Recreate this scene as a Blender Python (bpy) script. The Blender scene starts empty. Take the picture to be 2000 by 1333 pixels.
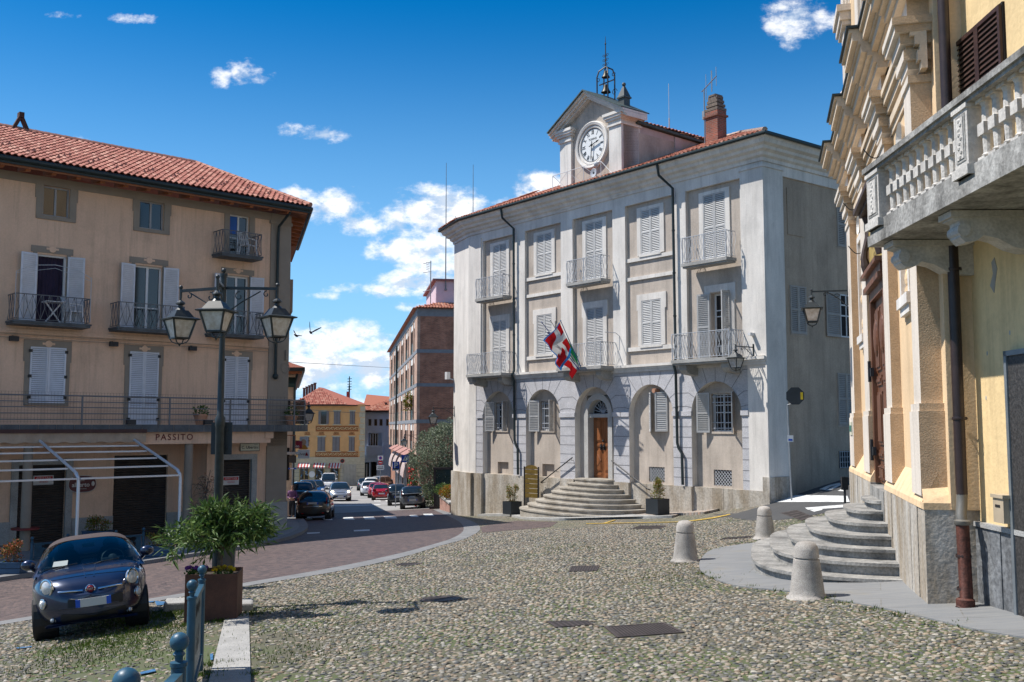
import bpy, bmesh, math, random
import numpy as np
from mathutils import Vector, Matrix
from mathutils.bvhtree import BVHTree
random.seed(7); rng = np.random.default_rng(11)
SC = bpy.context.scene; COL = SC.collection
R = math.radians
# ------------------------------------------------------------------ camera
FPX = 1944.0; TH = math.atan(166.5 / 1944)
cam = bpy.data.cameras.new('camera'); camo = bpy.data.objects.new('camera', cam); COL.objects.link(camo)
cam.sensor_width = 36; cam.lens = 36 * FPX / 2000; cam.clip_start = .1; cam.clip_end = 3000
camo.rotation_euler = (R(90) + TH, 0, 0); camo.location = (0, 0, 0)
SC.camera = camo
# ------------------------------------------------------------------ light
SUN_EL = R(57); SUN_DIR = Vector((-math.cos(SUN_EL) * .993, math.cos(SUN_EL) * .12, math.sin(SUN_EL))).normalized()
sl = bpy.data.lights.new('sun', 'SUN'); sl.energy = 4.95; sl.angle = R(.5); sl.color = (1, .955, .89)
so = bpy.data.objects.new('sun', sl); COL.objects.link(so)
so.rotation_euler = SUN_DIR.to_track_quat('Z', 'Y').to_euler()
SC.view_settings.view_transform = 'Standard'; SC.view_settings.look = 'None'
SC.view_settings.exposure = 0.47; SC.view_settings.gamma = 1
# ------------------------------------------------------------------ sky
W = bpy.data.worlds.new("World"); SC.world = W; W.use_nodes = True
def sky():
 nt = W.node_tree; N = nt.nodes; L = nt.links; N.clear()
 def nd(t, **k):
  n = N.new(t)
  for a, b in k.items(): setattr(n, a, b)
  return n
 def mth(op, a, b=None, c=None, clamp=False):
  n = nd('ShaderNodeMath', operation=op, use_clamp=clamp)
  for i, v in enumerate((a, b, c)):
   if v is None: continue
   if isinstance(v, (int, float)): n.inputs[i].default_value = v
   else: L.new(v, n.inputs[i])
  return n.outputs[0]
 out = nd('ShaderNodeOutputWorld'); bg = nd('ShaderNodeBackground'); bg.inputs[1].default_value = .087
 st = nd('ShaderNodeTexSky', sky_type='NISHITA', sun_disc=False)
 st.sun_elevation = SUN_EL; st.sun_rotation = math.atan2(SUN_DIR.x, SUN_DIR.y)
 st.air_density = 1.0; st.dust_density = .3; st.ozone_density = 2.2; st.altitude = 400
 hs = nd('ShaderNodeHueSaturation'); hs.inputs['Saturation'].default_value = 1.33
 tint = nd('ShaderNodeMix', data_type='RGBA', blend_type='MULTIPLY'); tint.inputs[0].default_value = 1; tint.inputs[7].default_value = (.52, .83, 1.06, 1)
 L.new(st.outputs[0], tint.inputs[6]); L.new(tint.outputs[2], hs.inputs['Color'])
 tc = nd('ShaderNodeTexCoord'); sep = nd('ShaderNodeSeparateXYZ'); L.new(tc.outputs['Generated'], sep.inputs[0])
 y = mth('MAXIMUM', sep.outputs[1], .05)
 px = mth('DIVIDE', sep.outputs[0], y); pz = mth('DIVIDE', sep.outputs[2], y)
 cmb = nd('ShaderNodeCombineXYZ'); L.new(px, cmb.inputs[0]); L.new(mth('MULTIPLY', pz, 1.55), cmb.inputs[1])
 nz = nd('ShaderNodeTexNoise'); nz.inputs['Scale'].default_value = 15.; nz.inputs['Detail'].default_value = 10; nz.inputs['Roughness'].default_value = .62
 L.new(cmb.outputs[0], nz.inputs['Vector'])
 nz2 = nd('ShaderNodeTexNoise'); nz2.inputs['Scale'].default_value = 46; nz2.inputs['Detail'].default_value = 8; nz2.inputs['Roughness'].default_value = .65
 L.new(cmb.outputs[0], nz2.inputs['Vector'])
 off = nd('ShaderNodeVectorMath', operation='ADD'); off.inputs[1].default_value = (-.008, .016, 0); L.new(cmb.outputs[0], off.inputs[0])
 nz3 = nd('ShaderNodeTexNoise'); nz3.inputs['Scale'].default_value = 15.; nz3.inputs['Detail'].default_value = 6; nz3.inputs['Roughness'].default_value = .6
 L.new(off.outputs[0], nz3.inputs['Vector'])
 n = mth('ADD', mth('MULTIPLY', mth('SUBTRACT', nz.outputs[0], .52), 4.0), mth('MULTIPLY', mth('SUBTRACT', nz2.outputs[0], .5), 1.7))
 clouds = [(-0.2255, 0.2373, 0.0231, 0.0082, 0.75), (-0.1845, 0.2245, 0.0318, 0.0144, 0.85), (-0.1527, 0.2055, 0.0215, 0.0123, 0.8), (-0.1589, 0.1989, 0.0174, 0.0062, 0.6), (-0.1025, 0.2117, 0.0236, 0.0195, 1.1), (-0.0743, 0.2076, 0.0308, 0.0236, 1.2), (-0.083, 0.1799, 0.0461, 0.0133, 1.1), (-0.1179, 0.1773, 0.0205, 0.0062, 0.8), (-0.0487, 0.2209, 0.0236, 0.0164, 0.95), (-0.0318, 0.2281, 0.0133, 0.0082, 0.7), (0.0256, 0.2394, 0.0195, 0.0154, 1.15), (0.0, 0.2281, 0.0205, 0.0072, 0.7), (-0.0195, 0.223, 0.0185, 0.0072, 0.6), (-0.1845, 0.1322, 0.0318, 0.0041, 0.5), (-0.1435, 0.1369, 0.0431, 0.0072, 0.62), (-0.0999, 0.144, 0.0379, 0.0113, 0.7), (-0.0707, 0.1553, 0.0308, 0.0174, 0.7), (-0.1179, 0.1205, 0.0308, 0.0051, 0.45), (-0.205, 0.0825, 0.0308, 0.0174, 0.85), (-0.164, 0.0938, 0.0359, 0.0123, 0.8), (-0.1307, 0.0887, 0.0236, 0.0123, 0.7), (-0.1896, 0.0538, 0.0461, 0.0185, 0.95), (-0.1461, 0.0518, 0.0308, 0.0164, 0.95), (-0.123, 0.0682, 0.0205, 0.0205, 0.6), (-0.1845, 0.0297, 0.0615, 0.0103, 0.5), (-0.3024, 0.3593, 0.0097, 0.0092, 0.62), (-0.2296, 0.3029, 0.0133, 0.0067, 0.5), (-0.1958, 0.2978, 0.0226, 0.0077, 0.62), (0.2973, 0.4198, 0.0384, 0.0174, 0.75), (0.2896, 0.4013, 0.0133, 0.0154, 0.5), (-0.3895, 0.4218, 0.0195, 0.0056, 0.5), (-0.4664, 0.4244, 0.0174, 0.0046, 0.45), (-0.2665, 0.3655, 0.0308, 0.0154, 0.12), (0.6, 0.22, 0.2, 0.05, 0.8), (-0.9, 0.25, 0.3, 0.06, 0.8), (-0.7, 0.12, 0.25, 0.05, 0.8), (0.8, 0.1, 0.4, 0.05, 0.7)]
 m = None; sm = None
 for (cx, cz, rx, rz, d) in clouds:
  a = mth('POWER', mth('DIVIDE', mth('SUBTRACT', px, cx), rx * 1.5), 2.)
  b = mth('POWER', mth('DIVIDE', mth('SUBTRACT', pz, cz), rz * 1.5), 2.)
  f = mth('SUBTRACT', d, mth('MULTIPLY', mth('ADD', a, b), .95))
  m = f if m is None else nd_smax(mth, m, f)
 dens = mth('ADD', m, n)
 mask = nd('ShaderNodeMapRange', interpolation_type='SMOOTHSTEP'); mask.inputs[1].default_value = -.05; mask.inputs[2].default_value = 1.05
 L.new(dens, mask.inputs[0])
 front = mth('GREATER_THAN', sep.outputs[1], .06)
 up = mth('GREATER_THAN', sep.outputs[2], .0)
 fac = mth('MULTIPLY', mth('MULTIPLY', mask.outputs[0], front), mth('MULTIPLY', up, .97))
 relief = mth('MULTIPLY', mth('SUBTRACT', nz.outputs[0], nz3.outputs[0]), 4.5)
 thick = nd('ShaderNodeMapRange'); thick.inputs[1].default_value = .5; thick.inputs[2].default_value = 2.0; thick.inputs[3].default_value = .92; thick.inputs[4].default_value = .80
 L.new(dens, thick.inputs[0])
 br = mth('ADD', thick.outputs[0], relief, clamp=False)
 br = mth('MINIMUM', mth('MAXIMUM', br, .60), 1.04)
 ramp = nd('ShaderNodeMix', data_type='RGBA'); ramp.inputs[6].default_value = (5.6, 6.5, 7.8, 1); ramp.inputs[7].default_value = (9.6, 9.7, 9.9, 1)
 mr = nd('ShaderNodeMapRange'); mr.inputs[1].default_value = .6; mr.inputs[2].default_value = 1.0; L.new(br, mr.inputs[0]); L.new(mr.outputs[0], ramp.inputs[0])
 n3 = nd('ShaderNodeTexNoise'); n3.inputs['Scale'].default_value = 2.6; n3.inputs['Detail'].default_value = 8; n3.inputs['Roughness'].default_value = .6; L.new(tc.outputs['Generated'], n3.inputs['Vector'])
 bm = nd('ShaderNodeMapRange', interpolation_type='SMOOTHSTEP'); bm.inputs[1].default_value = .42; bm.inputs[2].default_value = .60; L.new(n3.outputs[0], bm.inputs[0])
 back = nd('ShaderNodeMapRange', interpolation_type='SMOOTHSTEP'); back.inputs[1].default_value = .10; back.inputs[2].default_value = -.25; L.new(sep.outputs[1], back.inputs[0])  # unseen clouds added behind the camera to lighten the shaded walls
 fac = mth('MAXIMUM', fac, mth('MULTIPLY', mth('MULTIPLY', bm.outputs[0], back.outputs[0]), mth('MULTIPLY', up, .28)))
 hz = nd('ShaderNodeMapRange', interpolation_type='SMOOTHSTEP'); hz.inputs[1].default_value = .42; hz.inputs[2].default_value = -.02; hz.inputs[4].default_value = .92; L.new(sep.outputs[2], hz.inputs[0])
 hm = nd('ShaderNodeMix', data_type='RGBA'); L.new(hz.outputs[0], hm.inputs[0]); L.new(hs.outputs[0], hm.inputs[6]); hm.inputs[7].default_value = (3.6, 6.6, 9.8, 1)
 mx = nd('ShaderNodeMix', data_type='RGBA'); L.new(fac, mx.inputs[0]); L.new(hm.outputs[2], mx.inputs[6]); L.new(ramp.outputs[2], mx.inputs[7])
 L.new(mx.outputs[2], bg.inputs[0]); L.new(bg.outputs[0], out.inputs[0])
def nd_smax(mth, a, b):
 return mth('SMOOTH_MAX', a, b, .15)
sky()
# ------------------------------------------------------------------ pixel <-> world helpers
def ray(u, v):
 cx = (u - 1000) / FPX; cy = (666.5 - v) / FPX
 return (cx, math.cos(TH) - cy * math.sin(TH), math.sin(TH) + cy * math.cos(TH))
def atD(u, v, D):
 r = ray(u, v); k = D / r[1]; return Vector((r[0] * k, D, r[2] * k))
def ss(t):
 t = np.clip(t, 0, 1); return t * t * (3 - 2 * t)
def sp(t, w):
 return w * np.log1p(np.exp(np.clip(t / w, -40, 40)))
def G(x, y):
 xx = -11 + sp(x + 11, 1.0) - sp(x - 14, 1.0); yy = y - sp(y - 125, 5)
 return (-2.36 + .05 * (xx - 4) - .04 * (yy - 13.5) + .2 * (sp(x - 6.9, .6) - sp(x - 14, 1.0))
   - .06 * (sp(-5 - x, .5) - sp(-9 - x, .5)) * (1 - ss((y - 17) / 9))
   - .012 * (sp(y - 31, 2) - sp(y - 60, 3)) - .08 * (sp(-8 - x, .5) - sp(-10.8 - x, .5)) * (1 - ss((y - 29) / 9)))
def gnd(u, v):
 r = ray(u, v); lo, hi = .5, 400.
 for i in range(50):
  m = (lo + hi) / 2
  if r[2] * m > G(r[0] * m, r[1] * m): lo = m
  else: hi = m
 return Vector((r[0] * lo, r[1] * lo, r[2] * lo))
# ------------------------------------------------------------------ materials
MATS = {}
def M(name, col, rough=.8, metal=0., var=.12, vs=2.5, bump=.0, bs=40., fine=.0, spec=.4, coat=0., stain=None, streak=0., orand=0.):
 """plain surface with two scales of colour variation and an optional bump"""
 if name in MATS: return MATS[name]
 m = bpy.data.materials.new(name); m.use_nodes = True; nt = m.node_tree; N = nt.nodes; L = nt.links
 b = N['Principled BSDF']; b.inputs['Roughness'].default_value = rough; b.inputs['Metallic'].default_value = metal
 b.inputs['Specular IOR Level'].default_value = spec; b.inputs['Coat Weight'].default_value = coat
 c = Vector(col[:3])
 if var > 0 or bump > 0:
  g = N.new('ShaderNodeNewGeometry')
  pos = g.outputs['Position']
  n1 = N.new('ShaderNodeTexNoise'); n1.inputs['Scale'].default_value = vs; n1.inputs['Detail'].default_value = 6; n1.inputs['Roughness'].default_value = .6
  if streak > 0:
   mp = N.new('ShaderNodeMapping'); mp.inputs['Scale'].default_value = (1, 1, 1 / (1 + streak)); L.new(pos, mp.inputs[0]); L.new(mp.outputs[0], n1.inputs['Vector'])
  else: L.new(pos, n1.inputs['Vector'])
  n2 = N.new('ShaderNodeTexNoise'); n2.inputs['Scale'].default_value = bs; n2.inputs['Detail'].default_value = 4; L.new(pos, n2.inputs['Vector'])
  mx = N.new('ShaderNodeMix'); mx.data_type = 'RGBA'
  mx.inputs[6].default_value = (*(c * (1 - var * 1.6)), 1); mx.inputs[7].default_value = (*(c * (1 + var * 1.3)), 1)
  if stain: mx.inputs[6].default_value = (*stain, 1)
  mr = N.new('ShaderNodeMapRange'); mr.inputs[1].default_value = .3; mr.inputs[2].default_value = .7; L.new(n1.outputs[0], mr.inputs[0]); L.new(mr.outputs[0], mx.inputs[0])
  colo = mx.outputs[2]
  if fine > 0:
   m2 = N.new('ShaderNodeMix'); m2.data_type = 'RGBA'; m2.blend_type = 'MULTIPLY'; m2.inputs[0].default_value = 1
   r2 = N.new('ShaderNodeMapRange'); r2.inputs[1].default_value = .35; r2.inputs[2].default_value = .65; r2.inputs[3].default_value = 1 - fine; r2.inputs[4].default_value = 1 + fine * .5
   L.new(n2.outputs[0], r2.inputs[0]); L.new(colo, m2.inputs[6]); L.new(r2.outputs[0], m2.inputs[7]); colo = m2.outputs[2]
  def mul(colo, src, a, b_, lo, hi):
   r3 = N.new('ShaderNodeMapRange'); r3.inputs[1].default_value = a; r3.inputs[2].default_value = b_; r3.inputs[3].default_value = lo; r3.inputs[4].default_value = hi; L.new(src, r3.inputs[0])
   m3 = N.new('ShaderNodeMix'); m3.data_type = 'RGBA'; m3.blend_type = 'MULTIPLY'; m3.inputs[0].default_value = 1; L.new(colo, m3.inputs[6]); L.new(r3.outputs[0], m3.inputs[7]); return m3.outputs[2]
  if streak > 0:   # rain streaks and blotches
   mp2 = N.new('ShaderNodeMapping'); mp2.inputs['Scale'].default_value = (1, 1, .07); L.new(pos, mp2.inputs[0]); n4 = N.new('ShaderNodeTexNoise'); n4.inputs['Scale'].default_value = 4.5; n4.inputs['Detail'].default_value = 7; n4.inputs['Roughness'].default_value = .7; L.new(mp2.outputs[0], n4.inputs['Vector']); colo = mul(colo, n4.outputs[0], .50, .74, 1., .76)
   n5 = N.new('ShaderNodeTexNoise'); n5.inputs['Scale'].default_value = .55; n5.inputs['Detail'].default_value = 8; n5.inputs['Roughness'].default_value = .68; L.new(pos, n5.inputs['Vector']); colo = mul(colo, n5.outputs[0], .52, .66, 1.02, .88)
  if orand > 0:
   oi = N.new('ShaderNodeObjectInfo'); colo = mul(colo, oi.outputs['Random'], 0, 1, 1 - orand, 1 + orand * .4)
  L.new(colo, b.inputs['Base Color'])
  if bump > 0:
   bp = N.new('ShaderNodeBump'); bp.inputs['Strength'].default_value = bump; bp.inputs['Distance'].default_value = .02
   L.new(n2.outputs[0], bp.inputs['Height']); L.new(bp.outputs[0], b.inputs['Normal'])
 else: b.inputs['Base Color'].default_value = (*c, 1)
 MATS[name] = m; return m
def Mglass(name, col, rough=.05, alpha_mix=.0):
 if name in MATS: return MATS[name]
 m = bpy.data.materials.new(name); m.use_nodes = True; b = m.node_tree.nodes['Principled BSDF']
 b.inputs['Base Color'].default_value = (*col, 1); b.inputs['Roughness'].default_value = rough; b.inputs['Specular IOR Level'].default_value = .8
 MATS[name] = m; return m
def Mramp(name, stops, rough=.8, attr='rnd', fine=.25, bs=60, spec=.3, sub=0.):
 """colour picked per piece from a random vertex attribute"""
 if name in MATS: return MATS[name]
 m = bpy.data.materials.new(name); m.use_nodes = True; nt = m.node_tree; N = nt.nodes; L = nt.links
 b = N['Principled BSDF']; b.inputs['Roughness'].default_value = rough; b.inputs['Specular IOR Level'].default_value = spec
 a = N.new('ShaderNodeAttribute'); a.attribute_name = attr
 r = N.new('ShaderNodeValToRGB'); cr = r.color_ramp
 while len(cr.elements) < len(stops): cr.elements.new(.5)
 for e, (p, c) in zip(cr.elements, stops): e.position = p; e.color = (*c, 1)
 L.new(a.outputs['Fac'], r.inputs[0])
 g = N.new('ShaderNodeNewGeometry'); n2 = N.new('ShaderNodeTexNoise'); n2.inputs['Scale'].default_value = bs; n2.inputs['Detail'].default_value = 3; L.new(g.outputs['Position'], n2.inputs['Vector'])
 r2 = N.new('ShaderNodeMapRange'); r2.inputs[1].default_value = .3; r2.inputs[2].default_value = .7; r2.inputs[3].default_value = 1 - fine; r2.inputs[4].default_value = 1 + fine * .6; L.new(n2.outputs[0], r2.inputs[0])
 mx = N.new('ShaderNodeMix'); mx.data_type = 'RGBA'; mx.blend_type = 'MULTIPLY'; mx.inputs[0].default_value = 1
 L.new(r.outputs[0], mx.inputs[6]); L.new(r2.outputs[0], mx.inputs[7]); L.new(mx.outputs[2], b.inputs['Base Color'])
 if sub > 0:
  out = N['Material Output']; tr = N.new('ShaderNodeBsdfTranslucent'); L.new(mx.outputs[2], tr.inputs[0]); ms = N.new('ShaderNodeMixShader'); ms.inputs[0].default_value = sub
  L.new(b.outputs[0], ms.inputs[1]); L.new(tr.outputs[0], ms.inputs[2]); L.new(ms.outputs[0], out.inputs[0])
 MATS[name] = m; return m
white = M('white_plaster', (.66, .625, .58), .85, var=.10, vs=1.3, bump=.12, bs=25, fine=.06, streak=2)
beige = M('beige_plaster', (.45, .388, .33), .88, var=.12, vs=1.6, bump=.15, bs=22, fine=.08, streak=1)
lav = M('grey_rough_render', (.49, .483, .50), .9, var=.08, vs=2.2, bump=.35, bs=35, fine=.22)
groove = M('joint_grey', (.17, .17, .18), .9, var=.1)
stone = M('schist_slab', (.40, .375, .335), .85, var=.22, vs=1.7, bump=.5, bs=14, fine=.2, stain=(.25, .20, .14), streak=2)
granite = M('grey_granite', (.34, .335, .32), .8, var=.14, vs=2, bump=.3, bs=45, fine=.25)
lgranite = M('pale_granite', (.44, .43, .41), .8, var=.1, vs=2, bump=.25, bs=70, fine=.25)
bollardm = M('bollard_granite', (.38, .35, .315), .85, var=.22, vs=3, bump=.4, bs=90, fine=.3)
gutter = M('dark_gutter_metal', (.018, .028, .028), .45, var=.2, vs=4)
greymetal = M('pale_grey_metal', (.42, .44, .47), .5, var=.06, vs=6)
dkmetal = M('black_iron', (.018, .019, .022), .5, var=.25, vs=8, bump=.1, bs=60)
lampmetal = M('lamp_green_black', (.026, .032, .034), .42, var=.25, vs=9)
shutter_grey = M('shutter_pale_grey', (.50, .495, .485), .6, var=.07, vs=3, orand=.16)
shutter_taupe = M('shutter_taupe', (.36, .325, .29), .6, var=.08, vs=3, orand=.12)
shutter_white = M('shutter_white', (.62, .63, .68), .5, var=.06, vs=3, orand=.12)
frame_w = M('window_frame_white', (.62, .62, .62), .5, var=.03)
glass_dark = Mglass('window_glass', (.012, .015, .018), .04)
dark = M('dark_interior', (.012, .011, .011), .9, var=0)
# ------------------------------------------------------------------ mesh builder
class MB:
 def __init__(s): s.v = []; s.f = []; s.m = []; s.T = None; s.mi = 0; s.at = []
 def add(s, vs, fs, m=None):
  o = len(s.v); T = s.T
  s.v += [tuple(T @ Vector(p)) for p in vs] if T is not None else [tuple(p) for p in vs]
  s.f += [tuple(o + i for i in f) for f in fs]; s.m += [s.mi if m is None else m] * len(fs)
  return s
 def box(s, x0, x1, y0, y1, z0, z1, m=None):
  if x0 > x1: x0, x1 = x1, x0
  if y0 > y1: y0, y1 = y1, y0
  if z0 > z1: z0, z1 = z1, z0
  return s.add([(x0, y0, z0), (x1, y0, z0), (x1, y1, z0), (x0, y1, z0), (x0, y0, z1), (x1, y0, z1), (x1, y1, z1), (x0, y1, z1)],
    [(0, 3, 2, 1), (4, 5, 6, 7), (0, 1, 5, 4), (1, 2, 6, 5), (2, 3, 7, 6), (3, 0, 4, 7)], m)
 def quad(s, a, b, c, d, m=None): return s.add([a, b, c, d], [(0, 1, 2, 3)], m)
 def prism(s, poly, axis, a0, a1, m=None):
  """extrude a 2-D polygon along axis: 'x' poly=(y,z); 'y' poly=(x,z); 'z' poly=(x,y)"""
  n = len(poly)
  def P(p, a): return {'x': (a, p[0], p[1]), 'y': (p[0], a, p[1]), 'z': (p[0], p[1], a)}[axis]
  vs = [P(p, a0) for p in poly] + [P(p, a1) for p in poly]
  area = sum(poly[i][0] * poly[(i + 1) % n][1] - poly[(i + 1) % n][0] * poly[i][1] for i in range(n))
  flip = (area > 0) != (axis == 'y')
  if a1 < a0: flip = not flip
  fs = [(i, (i + 1) % n, n + (i + 1) % n, n + i) for i in range(n)] + [tuple(range(n))[::-1], tuple(range(n, 2 * n))]
  if not flip: fs = [f[::-1] for f in fs]
  return s.add(vs, fs, m)
 def tube(s, pts, r, n=6, m=None, closed=False, cap=True):
  pts = [Vector(p) for p in pts]; k = len(pts); rs = r if isinstance(r, (list, tuple)) else [r] * k
  vs = []; fs = []; up = None
  for i, p in enumerate(pts):
   t = (pts[(i + 1) % k] - pts[i - 1]) if closed else (pts[min(i + 1, k - 1)] - pts[max(i - 1, 0)])
   if t.length < 1e-9: t = Vector((0, 0, 1))
   t.normalize()
   if up is None:
    a = Vector((0, 0, 1)) if abs(t.z) < .9 else Vector((1, 0, 0))
    up = (a - t * a.dot(t)).normalized()
   else:
    up = (up - t * up.dot(t))
    up = up.normalized() if up.length > 1e-6 else t.orthogonal().normalized()
   w = t.cross(up)
   for j in range(n):
    an = 2 * math.pi * (j + .5) / n; vs.append(p + (up * math.cos(an) + w * math.sin(an)) * rs[i])
  for i in range(k if closed else k - 1):
   for j in range(n):
    a = i * n + j; b = i * n + (j + 1) % n; i2 = (i + 1) % k
    fs.append((a, b, i2 * n + (j + 1) % n, i2 * n + j))
  if cap and not closed: fs += [tuple(range(n))[::-1], tuple(range((k - 1) * n, k * n))]
  return s.add(vs, fs, m)
 def bar(s, a, b, w, h=None, m=None):
  """square bar from a to b"""
  a = Vector(a); b = Vector(b); t = (b - a).normalized(); h = h or w
  u = Vector((0, 0, 1)) if abs(t.z) < .95 else Vector((0, 1, 0))
  x = t.cross(u).normalized(); y = x.cross(t)
  vs = [p + x * (w / 2 * i) + y * (h / 2 * j) for p in (a, b) for i, j in ((-1, -1), (1, -1), (1, 1), (-1, 1))]
  return s.add(vs, [(0, 3, 2, 1)[::-1], (4, 5, 6, 7)[::-1], (0, 1, 5, 4)[::-1], (1, 2, 6, 5)[::-1], (2, 3, 7, 6)[::-1], (3, 0, 4, 7)[::-1]], m)
 def lathe(s, prof, c=(0, 0, 0), n=16, m=None, axis='z', a0=0, a1=2 * math.pi):
  full = abs(a1 - a0 - 2 * math.pi) < 1e-6; k = n if full else n + 1; vs = []; fs = []
  for r, z in prof:
   for j in range(k):
    a = a0 + (a1 - a0) * j / n; p = (r * math.cos(a), r * math.sin(a), z)
    if axis == 'y': p = (p[0], p[2], p[1])
    if axis == 'x': p = (p[2], p[0], p[1])
    vs.append((p[0] + c[0], p[1] + c[1], p[2] + c[2]))
  for i in range(len(prof) - 1):
   for j in range(n):
    a = i * k + j; b = i * k + (j + 1) % k
    f = (a, b, b + k, a + k); fs.append(f if axis != 'y' else f[::-1])
  return s.add(vs, fs, m)
 def ball(s, c, r, n=10, m=None, sz=(1, 1, 1)):
  pr = [(max(1e-4, math.sin(math.pi * i / n)), -math.cos(math.pi * i / n)) for i in range(n + 1)]
  T = s.T; t = Matrix.Translation(c) @ Matrix.Diagonal((r * sz[0], r * sz[1], r * sz[2], 1)); s.T = T @ t if T is not None else t
  s.lathe(pr, n=max(8, int(n * 1.4)), m=m); s.T = T; return s
 def skin(s, x0, x1, z0, z1, y, holes, depth, m=None, mr=None):
  """wall face at plane y (seen from -y) with rectangular holes and their reveals"""
  xs = sorted({x0, x1, *[h[0] for h in holes], *[h[1] for h in holes]}); zs = sorted({z0, z1, *[h[2] for h in holes], *[h[3] for h in holes]})
  for i in range(len(xs) - 1):
   cx = (xs[i] + xs[i + 1]) / 2; run = None
   for j in range(len(zs) - 1):
    cz = (zs[j] + zs[j + 1]) / 2
    solid = not any(h[0] < cx < h[1] and h[2] < cz < h[3] for h in holes)
    if solid: run = [run[0], zs[j + 1]] if run else [zs[j], zs[j + 1]]
    if run and (not solid or j == len(zs) - 2):
     s.quad((xs[i], y, run[0]), (xs[i + 1], y, run[0]), (xs[i + 1], y, run[1]), (xs[i], y, run[1]), m); run = None
  mr = m if mr is None else mr
  for a, b, c, d in holes:
   e = y + depth
   s.quad((a, y, c), (a, y, d), (a, e, d), (a, e, c), mr); s.quad((b, y, c), (b, e, c), (b, e, d), (b, y, d), mr)
   s.quad((a, y, d), (b, y, d), (b, e, d), (a, e, d), mr); s.quad((a, y, c), (a, e, c), (b, e, c), (b, y, c), mr)
  return s
 def mesh(s, name, mats, smooth=False, dz=0):
  me = bpy.data.meshes.new(name)
  vs = [(p[0], p[1], p[2] + dz) for p in s.v] if dz else s.v
  me.from_pydata(vs, [], s.f)
  for mt in (mats if isinstance(mats, (list, tuple)) else [mats]): me.materials.append(mt)
  me.polygons.foreach_set('material_index', s.m)
  if smooth: me.polygons.foreach_set('use_smooth', [True] * len(me.polygons))
  if s.at:
   a = me.attributes.new('rnd', 'FLOAT', 'POINT'); a.data.foreach_set('value', s.at)
  me.update(); return me
def smooth_angle(o, deg=35):
 me = o.data; me.polygons.foreach_set('use_smooth', [True] * len(me.polygons))
 me.set_sharp_from_angle(angle=R(deg)) if hasattr(me, 'set_sharp_from_angle') else None
 return o
def setp(o, label=None, cat=None, group=None, kind=None):
 if label: o['label'] = label
 if cat: o['category'] = cat
 if group: o['group'] = group
 if kind: o['kind'] = kind
 return o
class Thing:
 def __init__(s, name, label, cat, loc, ang=0, group=None, worldz=False):
  s.o = bpy.data.objects.new(name, None); COL.objects.link(s.o); s.o.empty_display_size = .3
  s.o.location = loc; s.o.rotation_euler = (0, 0, R(ang)); setp(s.o, label, cat, group); s.dz = -loc[2] if worldz else 0
 def part(s, name, mb, mats, parent=None, loc=None, smooth=None, label=None, kind=None):
  me = mb.mesh(name, mats, dz=s.dz if loc is None else 0) if isinstance(mb, MB) else mb
  o = bpy.data.objects.new(name, me); COL.objects.link(o); o.parent = parent or s.o
  if loc is not None: o.location = (loc[0], loc[1], loc[2] + (s.dz if parent is None else 0))
  if smooth: smooth_angle(o, smooth)
  if label: o['label'] = label
  if kind: o['kind'] = kind
  return o
def copy_tree(o, parent=None):
 c = o.copy(); COL.objects.link(c)
 if parent is not None: c.parent = parent
 for ch in o.children: copy_tree(ch, c)
 return c
def single(name, mb, mats, label, cat, loc=(0, 0, 0), ang=0, group=None, kind=None, smooth=None):
 me = mb.mesh(name, mats) if isinstance(mb, MB) else mb
 o = bpy.data.objects.new(name, me); COL.objects.link(o); o.location = loc; o.rotation_euler = (0, 0, R(ang))
 setp(o, label, cat, group, kind)
 if smooth: smooth_angle(o, smooth)
 return o
def text_mb(txt, size, mb, T, m=None, align='CENTER', bold=0., space=1.):
 cu = bpy.data.curves.new('t', 'FONT'); cu.body = txt; cu.size = size; cu.align_x = align; cu.align_y = 'CENTER'; cu.offset = bold; cu.space_character = space
 cu.resolution_u = 3
 ob = bpy.data.objects.new('t', cu); COL.objects.link(ob)
 dg = bpy.context.evaluated_depsgraph_get(); me = bpy.data.meshes.new_from_object(ob.evaluated_get(dg))
 old = mb.T; mb.T = (old @ T) if old is not None else T
 mb.add([(v.co.x, 0, v.co.y) for v in me.vertices], [tuple(p.vertices) for p in me.polygons], m)
 mb.T = old
 bpy.data.objects.remove(ob); bpy.data.curves.remove(cu); bpy.data.meshes.remove(me)
 return mb
Tr = Matrix.Translation
def Rz(d): return Matrix.Rotation(R(d), 4, 'Z')
def Rx(d): return Matrix.Rotation(R(d), 4, 'X')
def Ry(d): return Matrix.Rotation(R(d), 4, 'Y')
# ------------------------------------------------------------------ ground
def cells(a, b, fine0, fine1, df, dc):
 out = []; t = a
 while t < b - 1e-6:
  out.append(t); t += df if fine0 <= t < fine1 else dc
 out.append(b); return out
GX = cells(-40, 40, -14, 14, .5, 2); GY = cells(-10, 150, 4, 40, .5, 2)
def draped(poly, off):
 """flat polygon cut on the ground grid and laid on the terrain"""
 bm = bmesh.new(); vs = [bm.verts.new((p[0], p[1], 0)) for p in poly]; bm.faces.new(vs)
 x0 = min(p[0] for p in poly); x1 = max(p[0] for p in poly); y0 = min(p[1] for p in poly); y1 = max(p[1] for p in poly)
 bmesh.ops.triangulate(bm, faces=bm.faces[:])
 for g in GX:
  if x0 < g < x1: bmesh.ops.bisect_plane(bm, geom=bm.verts[:] + bm.edges[:] + bm.faces[:], plane_co=(g, 0, 0), plane_no=(1, 0, 0))
 for g in GY:
  if y0 < g < y1: bmesh.ops.bisect_plane(bm, geom=bm.verts[:] + bm.edges[:] + bm.faces[:], plane_co=(0, g, 0), plane_no=(0, 1, 0))
 bm.normal_update()
 if sum(f.normal.z for f in bm.faces) < 0: bmesh.ops.reverse_faces(bm, faces=bm.faces[:])
 for v in bm.verts: v.co.z = G(v.co.x, v.co.y) + off
 return bm
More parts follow.
